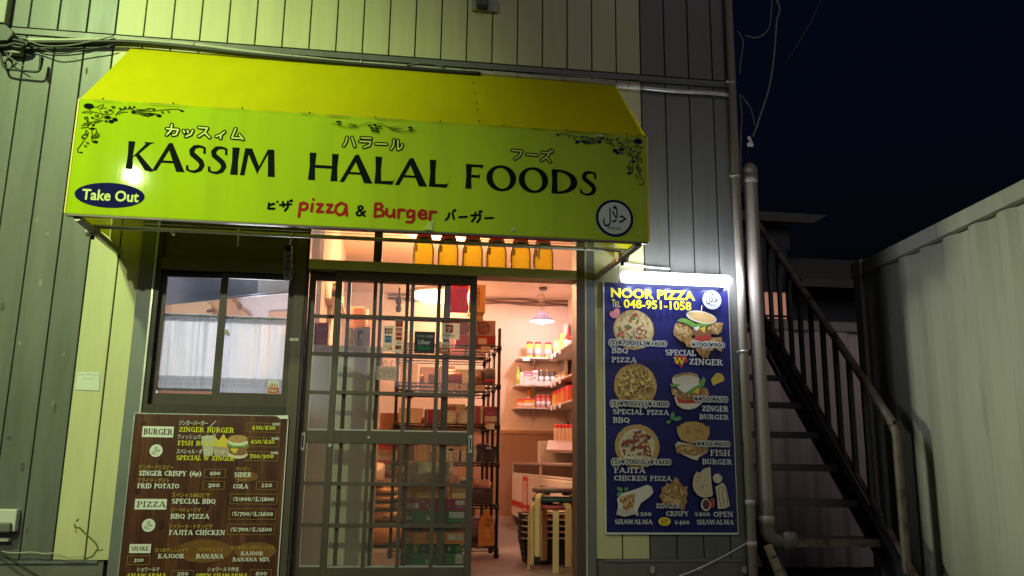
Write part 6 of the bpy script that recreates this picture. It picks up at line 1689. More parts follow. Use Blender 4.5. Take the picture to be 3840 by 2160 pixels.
bag("peanut_bag", 'b3', 1960, 375, 2045, 560, GF, .12, SHZ[1]+.003, M("peanut_brown", (.45,.24,.10), .5, var=.2), "slim tan bag standing at the left end of the rack's second shelf", "bag", seed=4)
pack("olive_carton", 'b3', 2118, 370, 2220, 495, GF, .18, M("olive_card", (.30,.24,.08), .6), "olive-brown carton on the rack's second shelf, left of the door muntin", "carton", zb=SHZ[1]+.003)
# third shelf: cartons, maroon boxes
g3 = "boxes on the rack's third shelf"
z3 = SHZ[2]+.003
CRM = M("cream_card", (.56,.46,.30), .6, var=.08)
zc3 = WY('b4', 200, 1090, GF).z
pack("cream_carton", 'b4', 30, 1092, 238, 1190, GF, .2, CRM, "lower left of the four cream cartons on the rack's third shelf", "carton", g3, zb=z3)
pack("cream_carton", 'b4', 242, 1092, 450, 1190, GF, .2, CRM, "lower right of the four cream cartons on the rack's third shelf", "carton", g3, zb=z3)
pack("cream_carton", 'b4', 36, 990, 240, 1088, GF, .2, CRM, "upper left of the four cream cartons on the rack's third shelf", "carton", g3, zb=zc3+.001)
pack("cream_carton", 'b4', 244, 985, 452, 1088, GF, .2, CRM, "upper right of the four cream cartons on the rack's third shelf", "carton", g3, zb=zc3+.001)
pack("brown_packet", 'b4', 40, 915, 225, 985, GF+.01, .12, M("brick_card", (.36,.15,.10), .6), "reddish-brown packet on top of the cream cartons on the rack", "packet", g3, zb=WY('b4',200,986,GF).z+.001)
MRN = flat("maroon_box", (.32,.05,.065), .45)
for i, (x0, x1, mt, nm) in enumerate(((556,600,MRN,"first maroon"),(602,638,flat("pink_box",(.45,.10,.10),.45),"pinkish"),(640,690,CRM,"cream"))):
    pack("slim_box", 'b4', x0, 935, x1, 1188, GF, .17, mt, "slim upright %s box on the rack's third shelf beside the door stile" % nm, "box", g3, zb=z3)
def mbd(p): p.px('b4', [(708,1190),(922,1182),(922,1100),(860,1085),(800,1100),(760,1080),(708,1100)], CARDP); p.pxr('b4', 760, 1060, 850, 1020, flat("dim_pink", (.42,.12,.12), .5))
pack("maroon_box", 'b4', 705, 928, 924, 1192, GF, .2, MRN, "maroon box with a tan lower edge at the right end of the rack's third shelf", "box", g3, zb=z3, deco=mbd)
pack("red_packet", 'b3', 2105, 975, 2200, 1190, GF, .15, flat("deep_red_box", (.36,.03,.06), .45), "deep red packet at the left of the rack's third shelf", "packet", g3, zb=z3)
bag("red_sachet", 'b3', 1980, 1090, 2060, 1250, GF, .1, z3, M("sachet", (.45,.12,.12), .4, var=.3), "crumpled pinkish-red sachet at the left end of the third shelf", "sachet", g3, seed=5)
# fourth shelf: cream perforated baskets, dark basket
BSK = M("cream_plastic", (.58,.47,.32), .5, var=.05); HOL = flat("basket_pattern", (.16,.10,.06), .6)
def basket(reg, x0, y0, x1, y1, Y, mat, label, orn, slot=True):
    a = WY(reg, x0, y1, Y); b_ = WY(reg, x1, y0, Y); zb = SHZ[3]+.003
    root = thing("storage_basket", ((a.x+b_.x)/2, Y+.1, zb), label, "basket", "baskets on the rack")
    tp, bt_ = .0, (b_.x-a.x)*.06; d_ = .26
    X0, X1 = a.x, b_.x; zt2 = b_.z
    m = MB()
    def ring(z, ins): return [(X0+ins,Y+ins*.4,z),(X1-ins,Y+ins*.4,z),(X1-ins,Y+d_-ins*.4,z),(X0+ins,Y+d_-ins*.4,z)]
    o1 = ring(zb,bt_); o2 = ring(zt2,0); i1 = [(x+(.004 if x < (X0+X1)/2 else -.004), y+(.004 if y < Y+d_/2 else -.004), z+.004) for x,y,z in o1]; i2 = [(x+(.004 if x < (X0+X1)/2 else -.004), y+(.004 if y < Y+d_/2 else -.004), z) for x,y,z in o2]
    fs = [(0,1,2,3)] + [(q,(q+1)%4,4+(q+1)%4,4+q) for q in range(4)] + [(4+q,4+(q+1)%4,12+(q+1)%4,12+q) for q in range(4)] + [(8+q,12+q,12+(q+1)%4,8+(q+1)%4) for q in range(4)] + [(8,11,10,9)]
    m.add(o1+o2+i1+i2, fs, mat); m.build("basket_body", root)
    if orn:
        p = Print(Y-.0015, .0001); w = x1-x0; h = y1-y0; cx = (x0+x1)/2
        if slot: p.pell(reg, cx-w*.04, y0+h*.22, w*.17, h*.08, BLACK, n=20)
        for sx in (-1, 1):
            f_ = lambda u, v: (cx-w*.04+sx*w*u, y0+h*v)
            p.pstrokes(reg, [[f_(.04,.5),f_(.12,.42),f_(.2,.5),f_(.14,.6),f_(.05,.66),f_(.1,.78),f_(.2,.74),f_(.25,.86)], [f_(.05,.92),f_(.16,.9),f_(.22,.97)], [f_(.33,.5),f_(.36,.56),f_(.33,.62)], [f_(.22,.14),f_(.3,.12),f_(.3,.24)]], .0026, HOL)
            p.pell(reg, *f_(.12,.52), w*.03, h*.03, HOL, n=8); p.pell(reg, *f_(.15,.8), w*.03, h*.03, HOL, n=8)
        p.pell(reg, cx-w*.04, y0+h*.40, w*.03, h*.025, HOL, n=8)
        p.build("print", root)
basket('c6', 95, 400, 362, 645, GF, BSK, "cream plastic basket with a dark scroll pattern and a slot handle, nearest the door stile", True)
basket('c6', 372, 405, 640, 648, GF+.01, BSK, "cream plastic basket with a scroll pattern, half behind the sliding door's stile", True)
basket('c5', 2205, 225, 2420, 470, GF+.01, BSK, "cream plastic basket partly behind the white draped bag", True, False)
DBK = M("dark_weave", (.035,.022,.02), .6, var=.4, scale=90)
basket('c6', 628, 400, 950, 648, GF-.012, DBK, "dark brown woven basket at the right end of the rack's fourth shelf", False)
bag("dark_bag", 'c6', 640, 355, 850, 420, GF+.03, .16, SHZ[3]+.10, M("dark_violet", (.06,.03,.05), .3), "dark bag lying in the brown woven basket on the rack", "bag", seed=11)
# fifth shelf: wicker basket with bag, bottles
zb5 = SHZ[4]+.002
a = WY('c6', 560, 1310, GF); b_ = WY('c6', 892, 1075, GF)
wk = thing("wicker_basket", ((a.x+b_.x)/2, GF+.1, zb5), "dark wicker basket with a worn weave on the rack's fifth shelf", "basket", "baskets on the rack")
m = MB(); m.prism([(a.x+.006,GF+.005,zb5),(b_.x-.008,GF+.005,zb5),(b_.x,GF,b_.z),(a.x,GF,b_.z)], (0,.22,0), M("wicker", (.07,.035,.03), .7, var=.5, scale=140, bump=.5, bscale=220)); m.build("basket_body", wk)
m = MB()
for j in range(9):
    z = zb5+.012+j*(b_.z-zb5-.02)/9
    for i in range(16):
        x = a.x+.012+(b_.x-a.x-.024)*(i+(.5 if j%2 else 0))/16
        m.box(x, x+.008, GF-.003, GF+.004, z, z+.006, M("wicker_light", (.12,.07,.06), .7))
m.build("weave", wk)
bag("fruit_bag", 'c6', 575, 935, 872, 1080, GF+.02, .16, b_.z-.015, M("pink_clear_bag", (.60,.30,.20), .25, var=.35, scale=16, col2=(.65,.22,.14), c2lo=.5, c2hi=.6, c2scale=20), "crinkled pinkish bag of food sitting on the wicker basket", "bag", seed=6, lump=.2)
for i, x in enumerate((372, 412, 455)):
    v = WY('c6', x, 900, GF+.05)
    jar("dark_bottle", (v.x, v.y, SHZ[4]+.002), .022, .17, M("dark_glass", (.03,.03,.05), .12), flat("bottle_cap_white", (.7,.68,.7), .4), "dark bottle with a white cap on the rack beside the draped bag, %s" % ("leftmost" if i == 0 else "middle" if i == 1 else "rightmost"), "bottle", "dark bottles on the rack", None, neck=.4)
# small white-capped bottles seen between shelves
for i, x in enumerate((30, 112, 208, 262, 320)):
    v = WY('b4', x, 1300, RY1-.06)
    jar("vial", (v.x, v.y, SHZ[3]+.002), .014, .165, M("dark_vial", (.05,.045,.05), .2), flat("bottle_cap_white", (.7,.68,.7)), "small dark white-capped vial at the back of the rack, %s from the left" % ("first","second","third","fourth","fifth")[i], "bottle", "small vials at the back of the rack", None, neck=.55, lidh=.022, n=10)
# bottom shelf: orange jug, jars
zj = SHZ[5]+.002
jx0 = WY('c8', 652, 800, GF); jx1 = WY('c8', 928, 800, GF)
jg_ = thing("oil_jug", ((jx0.x+jx1.x)/2, GF+.05, zj), "orange oil jug with a yellow cap and side handle on the rack's bottom shelf", "jug")
zjt = WY('c8', 790, 440, GF).z; H_ = zjt-zj; hw = (jx1.x-jx0.x)/2; cxj = (jx0.x+jx1.x)/2; n_ = 24
JO = M("orange_jug", (.72,.27,.02), .3, var=.1, scale=8)
def P_(pts, y0, dy, mat, name, bv):
    q = [WY('c8', x, y, GF) for x, y in pts]; q = [Vector((v.x, y0, v.z)) for v in q]
    for v in q: v.z = max(v.z, zj)
    mm = MB(); mm.prism(q, (0,dy,0), mat); return mm.build(name, jg_, bevel=bv, seg=3)
P_([(655,975),(925,970),(930,760),(925,730),(885,735),(878,700),(880,600),(900,580),(918,590),(905,560),(870,500),(838,460),(832,440),(762,440),(755,460),(700,520),(668,580),(655,650)], GF-.012, .11, JO, "jug_body", .012)
P_([(925,760),(932,650),(915,585),(898,575),(880,590),(905,600),(908,650),(905,735)], GF+.02, .03, JO, "handle", .006)
P_([(752,440),(845,440),(842,382),(762,380)], GF+.015, .05, flat("cap_yellow", (.72,.50,.03), .4), "cap", .006)
p = Print(GF-.0135, .0001); p.pell('c8', 800, 770, 62, 80, flat("jug_label", (.78,.40,.05), .4)); p.text('c8', "Vita", 755, 650, 838, 612, flat("jug_ink", (.20,.10,.03), .5), bold=.03); p.pxr('c8', 765, 568, 885, 545, flat("jug_ink", (.2,.1,.03)))
p.pstrokes('c8', [[(760,730),(778,768)], [(838,765),(858,738)]], .004, flat("jug_ink", (.2,.1,.03))); p.build("print", jg_)
for i, x in enumerate((602, 648)):
    v = WY('c8', x, 600, GF+.03)
    jar("pickle_jar", (v.x, v.y+.03, zj), .032, .19, M("violet_glass", (.20,.12,.13), .15), TIN, "purple-grey glass jar with a metal lid beside the orange jug, " + ("left" if i == 0 else "right"), "jar", "jars on the bottom shelf of the rack", M("jar_label_dark", (.10,.07,.06), .5))
# ------------------------------------------------------------------ drink cases stacked inside the door
DY_ = .58; dx0 = WY('c7', 1828, 420, DY_).x; dx1 = WY('c8', 442, 300, DY_).x
def barcode(reg, x0, y0, x1, y1):
    def f(p):
        p.pxr(reg, x0, y1, x1, y0, SW)
        n = 12
        for q in range(n):
            x = x0+(x1-x0)*(q+.3)/n; p.pxr(reg, x, y1-5, x+(x1-x0)/n*random.choice((.25,.45,.6)), y0+5, flat("barcode_grey", (.22,.22,.22), .5))
    return f
def zc(y): return WY('c7', 1900, y, DY_).z
PUR = M("case_purple", (.24,.012,.09), .4, var=.08); GRN = M("case_green", (.012,.12,.05), .4, var=.08); ORC = M("case_orange", (.50,.17,.02), .4, var=.08)
lv = [SF+.001, zc(1092), zc(940), zc(742), zc(600), zc(408), zc(214)]
cg = "drink cases stacked inside the door"
def case(z0, z1, mat, label, deco):
    m = MB(); m.box(dx0, dx1, DY_, DY_+.27, z0, z1-.001, mat); o = m.build("drink_case", None, bevel=.004); tag(o, label, "drink case", cg)
    p = Print(DY_-.0015, .0001); deco(p); p.build("print", o); return o
def d1_(p): barcode('c8', 290, 245, 436, 310)(p); barcode('c7', 1860, 285, 2094, 368)(p); p.pxr('c7', 2135, 270, 2195, 250, flat("purple_pale", (.45,.25,.35), .5)); p.text('c8', "Drink", 320, 350, 415, 325, SW, slant=.2); p.pstrokes('c7', [[(2200,340),(2230,310),(2260,350),(2270,400)]], .004, SW)
def d2_(p): barcode('c8', 188, 432, 428, 520)(p); barcode('c7', 1832, 490, 1992, 550)(p); p.text('c7', "Sp", 2205, 540, 2282, 478, SW, bold=.03, slant=.2); p.pxr('c7', 1830, 460, 1950, 447, flat("green_pale", (.2,.4,.28), .5))
def d3_(p): barcode('c8', 165, 790, 415, 870)(p); barcode('c7', 1815, 850, 1990, 905)(p); p.pell('c7', 2230, 830, 46, 60, flat("orange_dark", (.25,.09,.02), .5)); p.text('c7', "FAN", 2195, 850, 2270, 800, ORC, bold=.03)
def d4_(p): p.pxr('c8', 285, 1250, 410, 1095, flat("case_grey", (.35,.36,.33), .5)); p.text('c8', "JAPAN", 302, 1150, 408, 1120, SW); p.pell('c7', 2230, 1220, 40, 40, flat("green_pale", (.2,.4,.28)))
case(lv[5], lv[6], PUR, "purple-magenta drink case with barcode labels, topmost of the stack", d1_)
case(lv[4], lv[5], GRN, "green drink case directly under the purple one", d2_)
case(lv[2], lv[3], ORC, "orange drink case third in the stack, under the bottle tops", d3_)
case(lv[0], lv[1], GRN, "green tray at the bottom of the drink stack with bottles showing", d4_)
# trays of bottles between the cases
def bottle_row(z0, z1, mats, label, nb=7):
    for i in range(nb):
        x = dx0+.035+(dx1-dx0-.07)*i/(nb-1)
        m = MB()
        H2 = z1-z0-.002
        for yy in (DY_+.04, DY_+.11, DY_+.18, DY_+.24):
            m.lathe((x, yy, z0), [(.026,0),(.030,H2*.1),(.030,H2*.55),(.016,H2*.85),(.014,H2)], mats[i%len(mats)], 10)
        tag(m.build("bottle_rank"), label % ("first","second","third","fourth","fifth","sixth","seventh")[i], "bottles", "bottles between the drink cases")
bottle_row(lv[1], lv[2], [M("green_bottle", (.02,.13,.05), .15), M("yellow_green_bottle", (.16,.20,.02), .15), M("dark_green_bottle", (.01,.06,.03), .15)], "file of green bottles in the bottom tray, %s from the left")
bottle_row(lv[3], lv[4], [M("brown_bottle", (.16,.08,.03), .2), M("dark_brown_bottle", (.06,.04,.02), .2)], "file of brown bottle tops above the orange case, %s from the left")
# cartons and draped bag on the stack
ztop_ = lv[6]+.001
def cdeco(p): barcode('c6', 90, 1065, 185, 1140)(p); p.pstrokes('c5', [[(2110,1010),(2180,1008)], [(2200,1005),(2260,1000)]], .003, flat("carton_ink", (.22,.15,.06), .6)); p.pxr('c5', 2110, 865, 2180, 845, flat("carton_ink", (.22,.15,.06)))
pack("brown_carton", 'c5', 1868, 760, 2560, 1045, DY_+.03, .2, CARD, "large brown carton with a barcode on the purple drink case", "carton", zb=ztop_, deco=cdeco)
pack("cream_food_box", 'c6', 226, 1012, 470, 1160, DY_+.02, .16, M("cream_food_card", (.62,.44,.18), .55), "cream food box with small red print right of the brown carton", "box", zb=ztop_, deco=lambda p: [p.pxr('c6', x, 1145, x+12, 1120, PBR2) for x in range(245, 430, 22)] and p.pxr('c6', 228, 1072, 440, 1015, M("noodle_print", (.50,.25,.06), .5, var=.5, scale=60)))
# white plastic bag draped over the carton
zd0 = WY('c5', 2000, 775, DY_).z; zd1 = WY('c5', 2000, 478, DY_).z; xd0 = WY('c5', 1860, 600, DY_).x; xd1 = WY('c6', 262, 700, DY_).x
m = MB(); vs = []; fs = []; nx, nz = 28, 12
for j in range(nz+1):
    t = j/nz
    for i in range(nx+1):
        u = i/nx
        hang_ = .06*math.sin(u*7)+.05*math.sin(u*17+1)
        z = zd1-(zd1-zd0)*(t*(1.02+hang_))
        y = DY_+.012-.012*math.sin(u*11+t*3)-.008*math.sin(u*23-t*5)
        vs.append((xd0+(xd1-xd0)*u+.006*math.sin(t*6+u*9), y, z))
for j in range(nz):
    for i in range(nx): fs.append((j*(nx+1)+i, j*(nx+1)+i+1, (j+1)*(nx+1)+i+1, (j+1)*(nx+1)+i))
N_ = len(vs)
for i in range(nx+1):
    u = i/nx; vs.append((xd0+(xd1-xd0)*u, DY_+.24, zd1-.006+.006*math.sin(u*13)))
for i in range(nx): fs.append((i+1, i, N_+i, N_+i+1))
BAGW = cloth_mat("white_plastic_film", (.66,.60,.50), .25)
m.add(vs, fs, BAGW, True)
tag(m.build("plastic_bag"), "white plastic bag draped over the big carton on the drink cases", "plastic bag")
pack("covered_carton", 'c5', 1900, 505, 2520, 758, DY_+.04, .18, CARD, "carton hidden under the white draped bag", "carton", zb=WY('c5',2000,760,DY_+.03).z+.002)
# flour sacks and boxes further in
SY_ = 2.0
SK = M("kraft_sack", (.54,.29,.12), .7, var=.16, scale=7, bump=.15, bscale=14)
sacks = [(880,1000),(1000,1125),(1125,1250),(1250,1440)]
bag("flour_sack", 'c5', 1250, 1445, 1900, 1640, SY_, .42, SF+.001, SK, "lowest brown paper sack of the pile, half below the others", "sack", "pile of paper sacks", seed=20, lump=.04)
for i, (y0, y1) in enumerate(sacks[::-1]):
    o = bag("flour_sack", 'c5', 1250+8*i, y0-4, 1860-14*i, y1+6, SY_, .42, None, SK, "brown paper sack in the pile, %s" % ("second from the floor with pen marks","third from the floor","fourth from the floor","topmost and creased")[i], "sack", "pile of paper sacks", seed=21+i, lump=.05)
    if i == 0:
        p = Print(SY_-.012, .0001); p.pstrokes('c5', [[(1510,1345),(1520,1375),(1540,1350),(1555,1380),(1570,1345)], [(1712,1350),(1705,1380),(1722,1395)]], .006, INK); p.build("pen_mark", o)
bag("white_sack", 'c5', 1300, 490, 1555, 785, SY_-.05, .35, WY('c5',1400,875,SY_).z, M("white_sack", (.74,.58,.46), .5, var=.08), "plump white sack leaning on the pile of paper sacks", "sack", seed=31, lump=.08)
BKY = 2.3
def rb(y0, y1, mat, label, name, deco=None, x0=1425, x1=1770): pack(name, 'c5', x0, y0, x1, y1, BKY, .3, mat, label, "box", "boxes behind the paper sacks", deco=deco)
rb(385, 500, flat("white_red_box", (.66,.50,.42), .5), "white box with a red base band behind the white sack", "food_box", lambda p: (p.pxr('c5', 1425, 500, 1770, 458, RED), p.pxr('c5', 1640, 440, 1730, 405, RED), p.pxr('c5', 1652, 436, 1720, 412, flat("white_red_box", (.66,.5,.42)))))
rb(502, 582, M("jar_print_box", (.50,.36,.26), .4, var=.4, scale=26), "box of pale jars between the red banded and orange boxes", "food_box", lambda p: [p.pell('c5', x, 545, 26, 30, JW, n=14) for x in (1530,1600,1670,1735)])
rb(584, 680, flat("orange_red_box", (.72,.16,.05), .5), "orange-red box with a white label behind the white sack", "food_box", lambda p: (p.pxr('c5', 1500, 640, 1640, 588, SW), p.pxr('c5', 1630, 655, 1725, 630, SW)))
rb(682, 735, flat("pink_purple_box", (.42,.12,.14), .5), "dark pink box at the base of the boxes behind the sacks", "food_box")
pack("wood_plank_box", 'c5', 1430, 290, 1720, 384, BKY, .3, CARD, "tilted open carton above the red banded box", "carton", "boxes behind the paper sacks")
pack("red_sign_box", 'c5', 1430, 195, 1785, 285, BKY+.02, .3, RED, "bright red box just below the door's middle rail", "box", "boxes behind the paper sacks")
lc = M("brown_carton_stack", (.52,.26,.13), .7, var=.15, scale=8)
pack("brown_carton", 'b3', 1285, 1268, 1640, 1345, BKY, .35, lc, "lower brown carton of the pair seen through the third pane", "carton", "brown cartons by the wall")
pack("brown_carton", 'b3', 1285, 1040, 1640, 1264, BKY, .35, lc, "upper brown carton with a torn edge seen through the third pane", "carton", "brown cartons by the wall", deco=lambda p: p.pstrokes('b3', [[(1320,1050),(1450,1046),(1560,1060)], [(1290,1180),(1480,1200)], [(1560,1110),(1600,1112)]], .004, flat("carton_tear", (.36,.17,.08), .7)))
# fire extinguisher
v0 = WY('b3', 1793, 232, 2.15); v1 = WY('b3', 1793, 690, 2.15)
fx = thing("fire_extinguisher", (v0.x, 2.15, v1.z-.05), "red fire extinguisher with a white label hanging beside the rack", "fire extinguisher")
MB().lathe((v0.x, 2.15, v1.z-.05), [(.04,0),(.047,.01),(.047,v0.z-v1.z-.0),(.04,v0.z-v1.z+.03),(.018,v0.z-v1.z+.045)], flat("extinguisher_red", (.66,.02,.02), .3), 18).build("cylinder", fx)
MB().lathe((v0.x, 2.15, WY('b3',1793,440,2.15).z), [(.0478,0),(.0478,.11)], SW, 18).build("label_band", fx)
m = MB(); m.lathe((v0.x, 2.15, v0.z-.01), [(.016,0),(.016,.05)], M("brass", (.6,.3,.1), .4, metal=.7), 12); m.tube([(v0.x,2.15,v0.z+.03),(v0.x-.03,2.12,v0.z+.05),(v0.x-.04,2.12,v0.z-.1)], .009, BLACK, 8); m.build("valve", fx)
MB().box(v0.x-.05, v0.x+.012, 2.19, 2.2, v1.z+.02, v1.z+.05, BLACK).build("bracket", fx)
pp = MB(); vq = WY('b3', 1765, 400, 2.15); pp.tube([(vq.x-.03, 2.2, SF+.02), (vq.x-.03, 2.2, 2.25)], .016, M("white_pole", (.78,.70,.64), .4), 10); pp.lathe((vq.x-.03, 2.2, SF), [(.07,0),(.07,.012),(.02,.02)], MATS["white_pole"], 14)
tag(pp.build("white_pole"), "thin white pole on a round foot beside the racks, carrying the fire extinguisher", "pole")

# ------------------------------------------------------------------ wall shelves at the back right
SHL = M("white_melamine", (.66,.56,.50), .45, var=.04)
shz = [2.334, 2.006, 1.741]; sx_l = [3.845, 3.815, 3.81]
ws_ = thing("wall_shelving", (4.15, 4.7, 1.7), "white L-shaped wall shelving with curved brackets in the far right corner", "shelving")
for i, (z, xl) in enumerate(zip(shz, sx_l)):
    MB().box(xl, XI-.002, 4.56, BY-.002, z-.018, z, SHL).build("shelf_board", ws_)
    MB().box(4.20, XI-.002, 2.9, 4.5595, z-.018, z, SHL).build("shelf_board", ws_)
    for bx in (3.93, 4.06):
        cpts = [(bx, BY-.002, z-.02)] + [(bx, BY-.002-.25*(1-math.cos(t))-.0, z-.02-.19*(1-math.sin(t))) for t in [math.pi/2*q/6 for q in range(6, -1, -1)]]
        if bx > 4: MB().prism(cpts, (.014,0,0), SHL).build("shelf_bracket", ws_)
    TG = flat("tag_white", (.80,.76,.78), .5)
    tags = {0: ((1360,88,1475,148),(1808,88,1925,155)), 1: ((1490,490,1605,555),(1605,500,1715,572),(1720,500,1838,568)), 2: ((1380,868,1515,915),)}[i]
    for (x0,y0,x1,y1) in tags:
        a = WY('b4', x0, y1, 4.555); b_ = WY('b4', x1, y0, 4.555); MB().box(a.x, b_.x, 4.5535, 4.5585, a.z, b_.z, TG).build("price_tag", ws_)
    for yy in (4.3, 4.1, 3.8):
        MB().box(4.194, 4.1985, yy-.05, yy+.05, z-.05, z+.01, TG).build("price_tag", ws_)
MB().box(4.40, 4.44, 4.56, BY-.003, 1.9, 2.75, SHL).build("upright", ws_)
SG1 = "jars and bottles on the wall shelves"
FY = 4.63
LIDR = flat("lid_red", (.75,.05,.07), .35)
def sj(xa, xb, y0, zi, body, band, lid, label, name="jar_pair", neck=.8, lidh=.022):
    a = WY('b4' if zi else 'b2', xa, 100, FY); b_ = WY('b4' if zi else 'b2', xb, 100, FY)
    h = WY('b4' if zi else 'b2', xa, y0, FY).z - shz[zi]
    return jar(name, ((a.x+b_.x)/2, FY, shz[zi]), (b_.x-a.x)/2*.96, h-lidh, body, lid, label, "jar", SG1, band, lidh, neck)
sj(1424, 1550, 1190, 0, flat("mustard_body",(.80,.62,.08),.35), M("jar_photo",(.50,.42,.40),.4,var=.4,scale=60), LIDR, "yellow jar with a red lid, first on the top wall shelf", "spice_jar")
sj(1558, 1692, 1195, 0, flat("lime_body",(.42,.62,.14),.35), M("jar_photo2",(.62,.55,.56),.4,var=.3,scale=60), LIDR, "green jar with a red lid, second on the top wall shelf", "spice_jar")
sj(1728, 1866, 1200, 0, flat("lime_body2",(.40,.60,.16),.35), M("jar_photo2",(.62,.55,.56)), LIDR, "green jar with a red lid, third on the top wall shelf, next to a bag", "spice_jar")
bag("herb_bag", 'b2', 1895, 1145, 2060, 1440, 4.60, .12, shz[0]+.001, M("green_white_bag", (.45,.66,.25), .4, var=.15, scale=10, col2=(.78,.76,.66), c2lo=.5, c2hi=.55, c2scale=12), "green and white bag of herbs on the top wall shelf", "bag", seed=41)
# red sauce bottles on the side shelf, top row
KR = M("ketchup_red", (.70,.035,.02), .25, var=.06); KL = flat("ketchup_label", (.80,.74,.66), .4)
for i, (xa, xb, yt) in enumerate(((2062, 2200, 945), (2205, 2340, 950))):
    Yk = 4.25-.35*i
    a = WY('b2', xa, 1300, Yk); b_ = WY('b2', xb, 1300, Yk); r = (b_.x-a.x)/2; zk = shz[0]+.001; h = WY('b2', xa, yt, Yk).z-zk
    kb_ = thing("sauce_bottle", (a.x+r, Yk, zk), "red ribbed sauce bottle with a pointed cap on the side shelf, " + ("farther from the door" if i == 0 else "nearer the door"), "bottle", "red sauce bottles on the side shelf")
    MB().lathe((a.x+r, Yk, zk), [(r*.9,0),(r,.01),(r,h*.12),(r*.92,h*.15),(r,h*.18),(r,h*.24),(r*.92,h*.27),(r,h*.30),(r,h*.55),(r*.8,h*.64),(r*.45,h*.70)], KR, 18).build("bottle_body", kb_)
    MB().lathe((a.x+r, Yk, zk+h*.30), [(r+.0008,0),(r+.0008,h*.22)], KL, 18).build("band", kb_)
    MB().lathe((a.x+r, Yk, zk+h*.70), [(r*.5,0),(r*.5,h*.06),(r*.24,h*.14),(r*.1,h*.3),(.0,h*.3)], LIDR, 14).build("cap", kb_)
pack("tall_yellow_pack", 'b2', 2018, 1040, 2068, 1350, 4.35, .08, flat("pack_lemon", (.80,.66,.12), .4), "tall yellow pack behind the red sauce bottles", "pack", zb=shz[0]+.001)
# middle shelf
a = WY('b4', 1258, 440, FY); b_ = WY('b4', 1310, 440, FY)
jar("squeeze_bottle", ((a.x+b_.x)/2, FY, shz[1]), .02, .19, flat("green_bottle_bright", (.25,.62,.05), .3), flat("yellow_green_cap", (.6,.7,.1), .4), "slim bright green bottle at the left end of the middle wall shelf", "bottle", SG1, flat("yellow_band", (.8,.7,.1), .4), neck=.6)
jar("red_top_bottle", (WY('b4',1322,440,FY).x, FY+.07, shz[1]), .014, .23, M("brown_glass", (.20,.06,.03), .2), LIDR, "thin brown bottle with a red top behind the green one", "bottle", SG1, neck=.5)
PNK = flat("pink_print", (.80,.10,.22), .4); WBX = flat("white_box", (.78,.70,.70), .4)
pack("white_packet", 'b4', 1312, 345, 1378, 490, 4.6, .1, WBX, "narrow white packet beside the green bottle on the middle wall shelf", "packet", zb=shz[1]+.001)
pack("medicine_box", 'b4', 1380, 338, 1528, 492, 4.59, .1, WBX, "white box with a pink band on the middle wall shelf", "box", zb=shz[1]+.001, deco=lambda p: (p.pxr('b4', 1384, 410, 1526, 345, PNK), p.pxr('b4', 1395, 395, 1505, 375, WBX), p.pxr('b4', 1480, 470, 1512, 450, SO)))
pack("medicine_box", 'b4', 1530, 310, 1618, 482, 4.57, .09, WBX, "taller white box with red lettering on the middle wall shelf", "box", zb=shz[1]+.001, deco=lambda p: (p.pxr('b4', 1540, 380, 1605, 358, PNK), p.pell('b4', 1562, 440, 18, 16, SO)))
pack("red_box", 'b4', 1512, 285, 1615, 312, 4.66, .1, LIDR, "flat red box lying above the white ones on the middle wall shelf", "box", zb=WY('b4',1560,312,4.6).z+.03)
BRS = M("brass_lid", (.60,.42,.25), .35, metal=.6)
for i, (xa, xb) in enumerate(((1628,1722),(1734,1824),(1836,1926))):
    sj(xa, xb, 308, 1, M("balm_glass", (.16,.13,.12), .25), flat("balm_label", (.72,.70,.72), .4), BRS, "dark glass jar with a brass lid, %s of three on the middle wall shelf" % ("left","centre","right")[i], "glass_jar", neck=.92, lidh=.016)
for i, yy in enumerate((4.35, 4.15, 3.95)):
    jar("small_jar", (4.28, yy, shz[1]), .034, .075, flat("sand_jar", (.62,.46,.26), .4), BRS, "small sand-coloured jar on the middle side shelf, %s from the corner" % ("first","second","third")[i], "jar", SG1, WBX)
# lower shelf
ORB = flat("orange_box", (.80,.30,.05), .4)
for i, (xa, xb, y0) in enumerate(((1262,1380,800),(1384,1475,790),(1478,1566,792))):
    pack("masala_box", 'b4', xa, y0, xb, 925, 4.59, .12, (ORB, flat("yellow_box", (.84,.52,.06), .4), flat("amber_box", (.82,.42,.06), .4))[i], "red-topped %s spice box on the lower wall shelf" % ("orange","yellow","amber")[i], "box", SG1, zb=shz[2]+.001, deco=lambda p, xa=xa, xb=xb, y0=y0: (p.pxr('b4', xa, y0+26, xb, y0, LIDR), p.pxr('b4', xa+8, 905, xb-8, 865, WBX)))
jar("orange_bottle", (WY('b4',1468,700,4.72).x, 4.74, shz[2]), .028, .22, flat("amber_bottle", (.62,.26,.05), .3), flat("amber_cap", (.5,.15,.05), .4), "amber bottle standing behind the spice boxes on the lower wall shelf", "bottle", SG1, WBX, neck=.5)
for i, (xa, xb) in enumerate(((1588,1668),(1674,1752),(1768,1848),(1852,1926))):
    sj(xa, xb, 745, 2, flat("pink_jar", (.74,.20,.20), .3), flat("oval_label", (.78,.72,.76), .4), LIDR, "jar with a white label and red lid, %s of four on the lower wall shelf" % ("first","second","third","fourth")[i], "red_lid_jar", neck=.95)
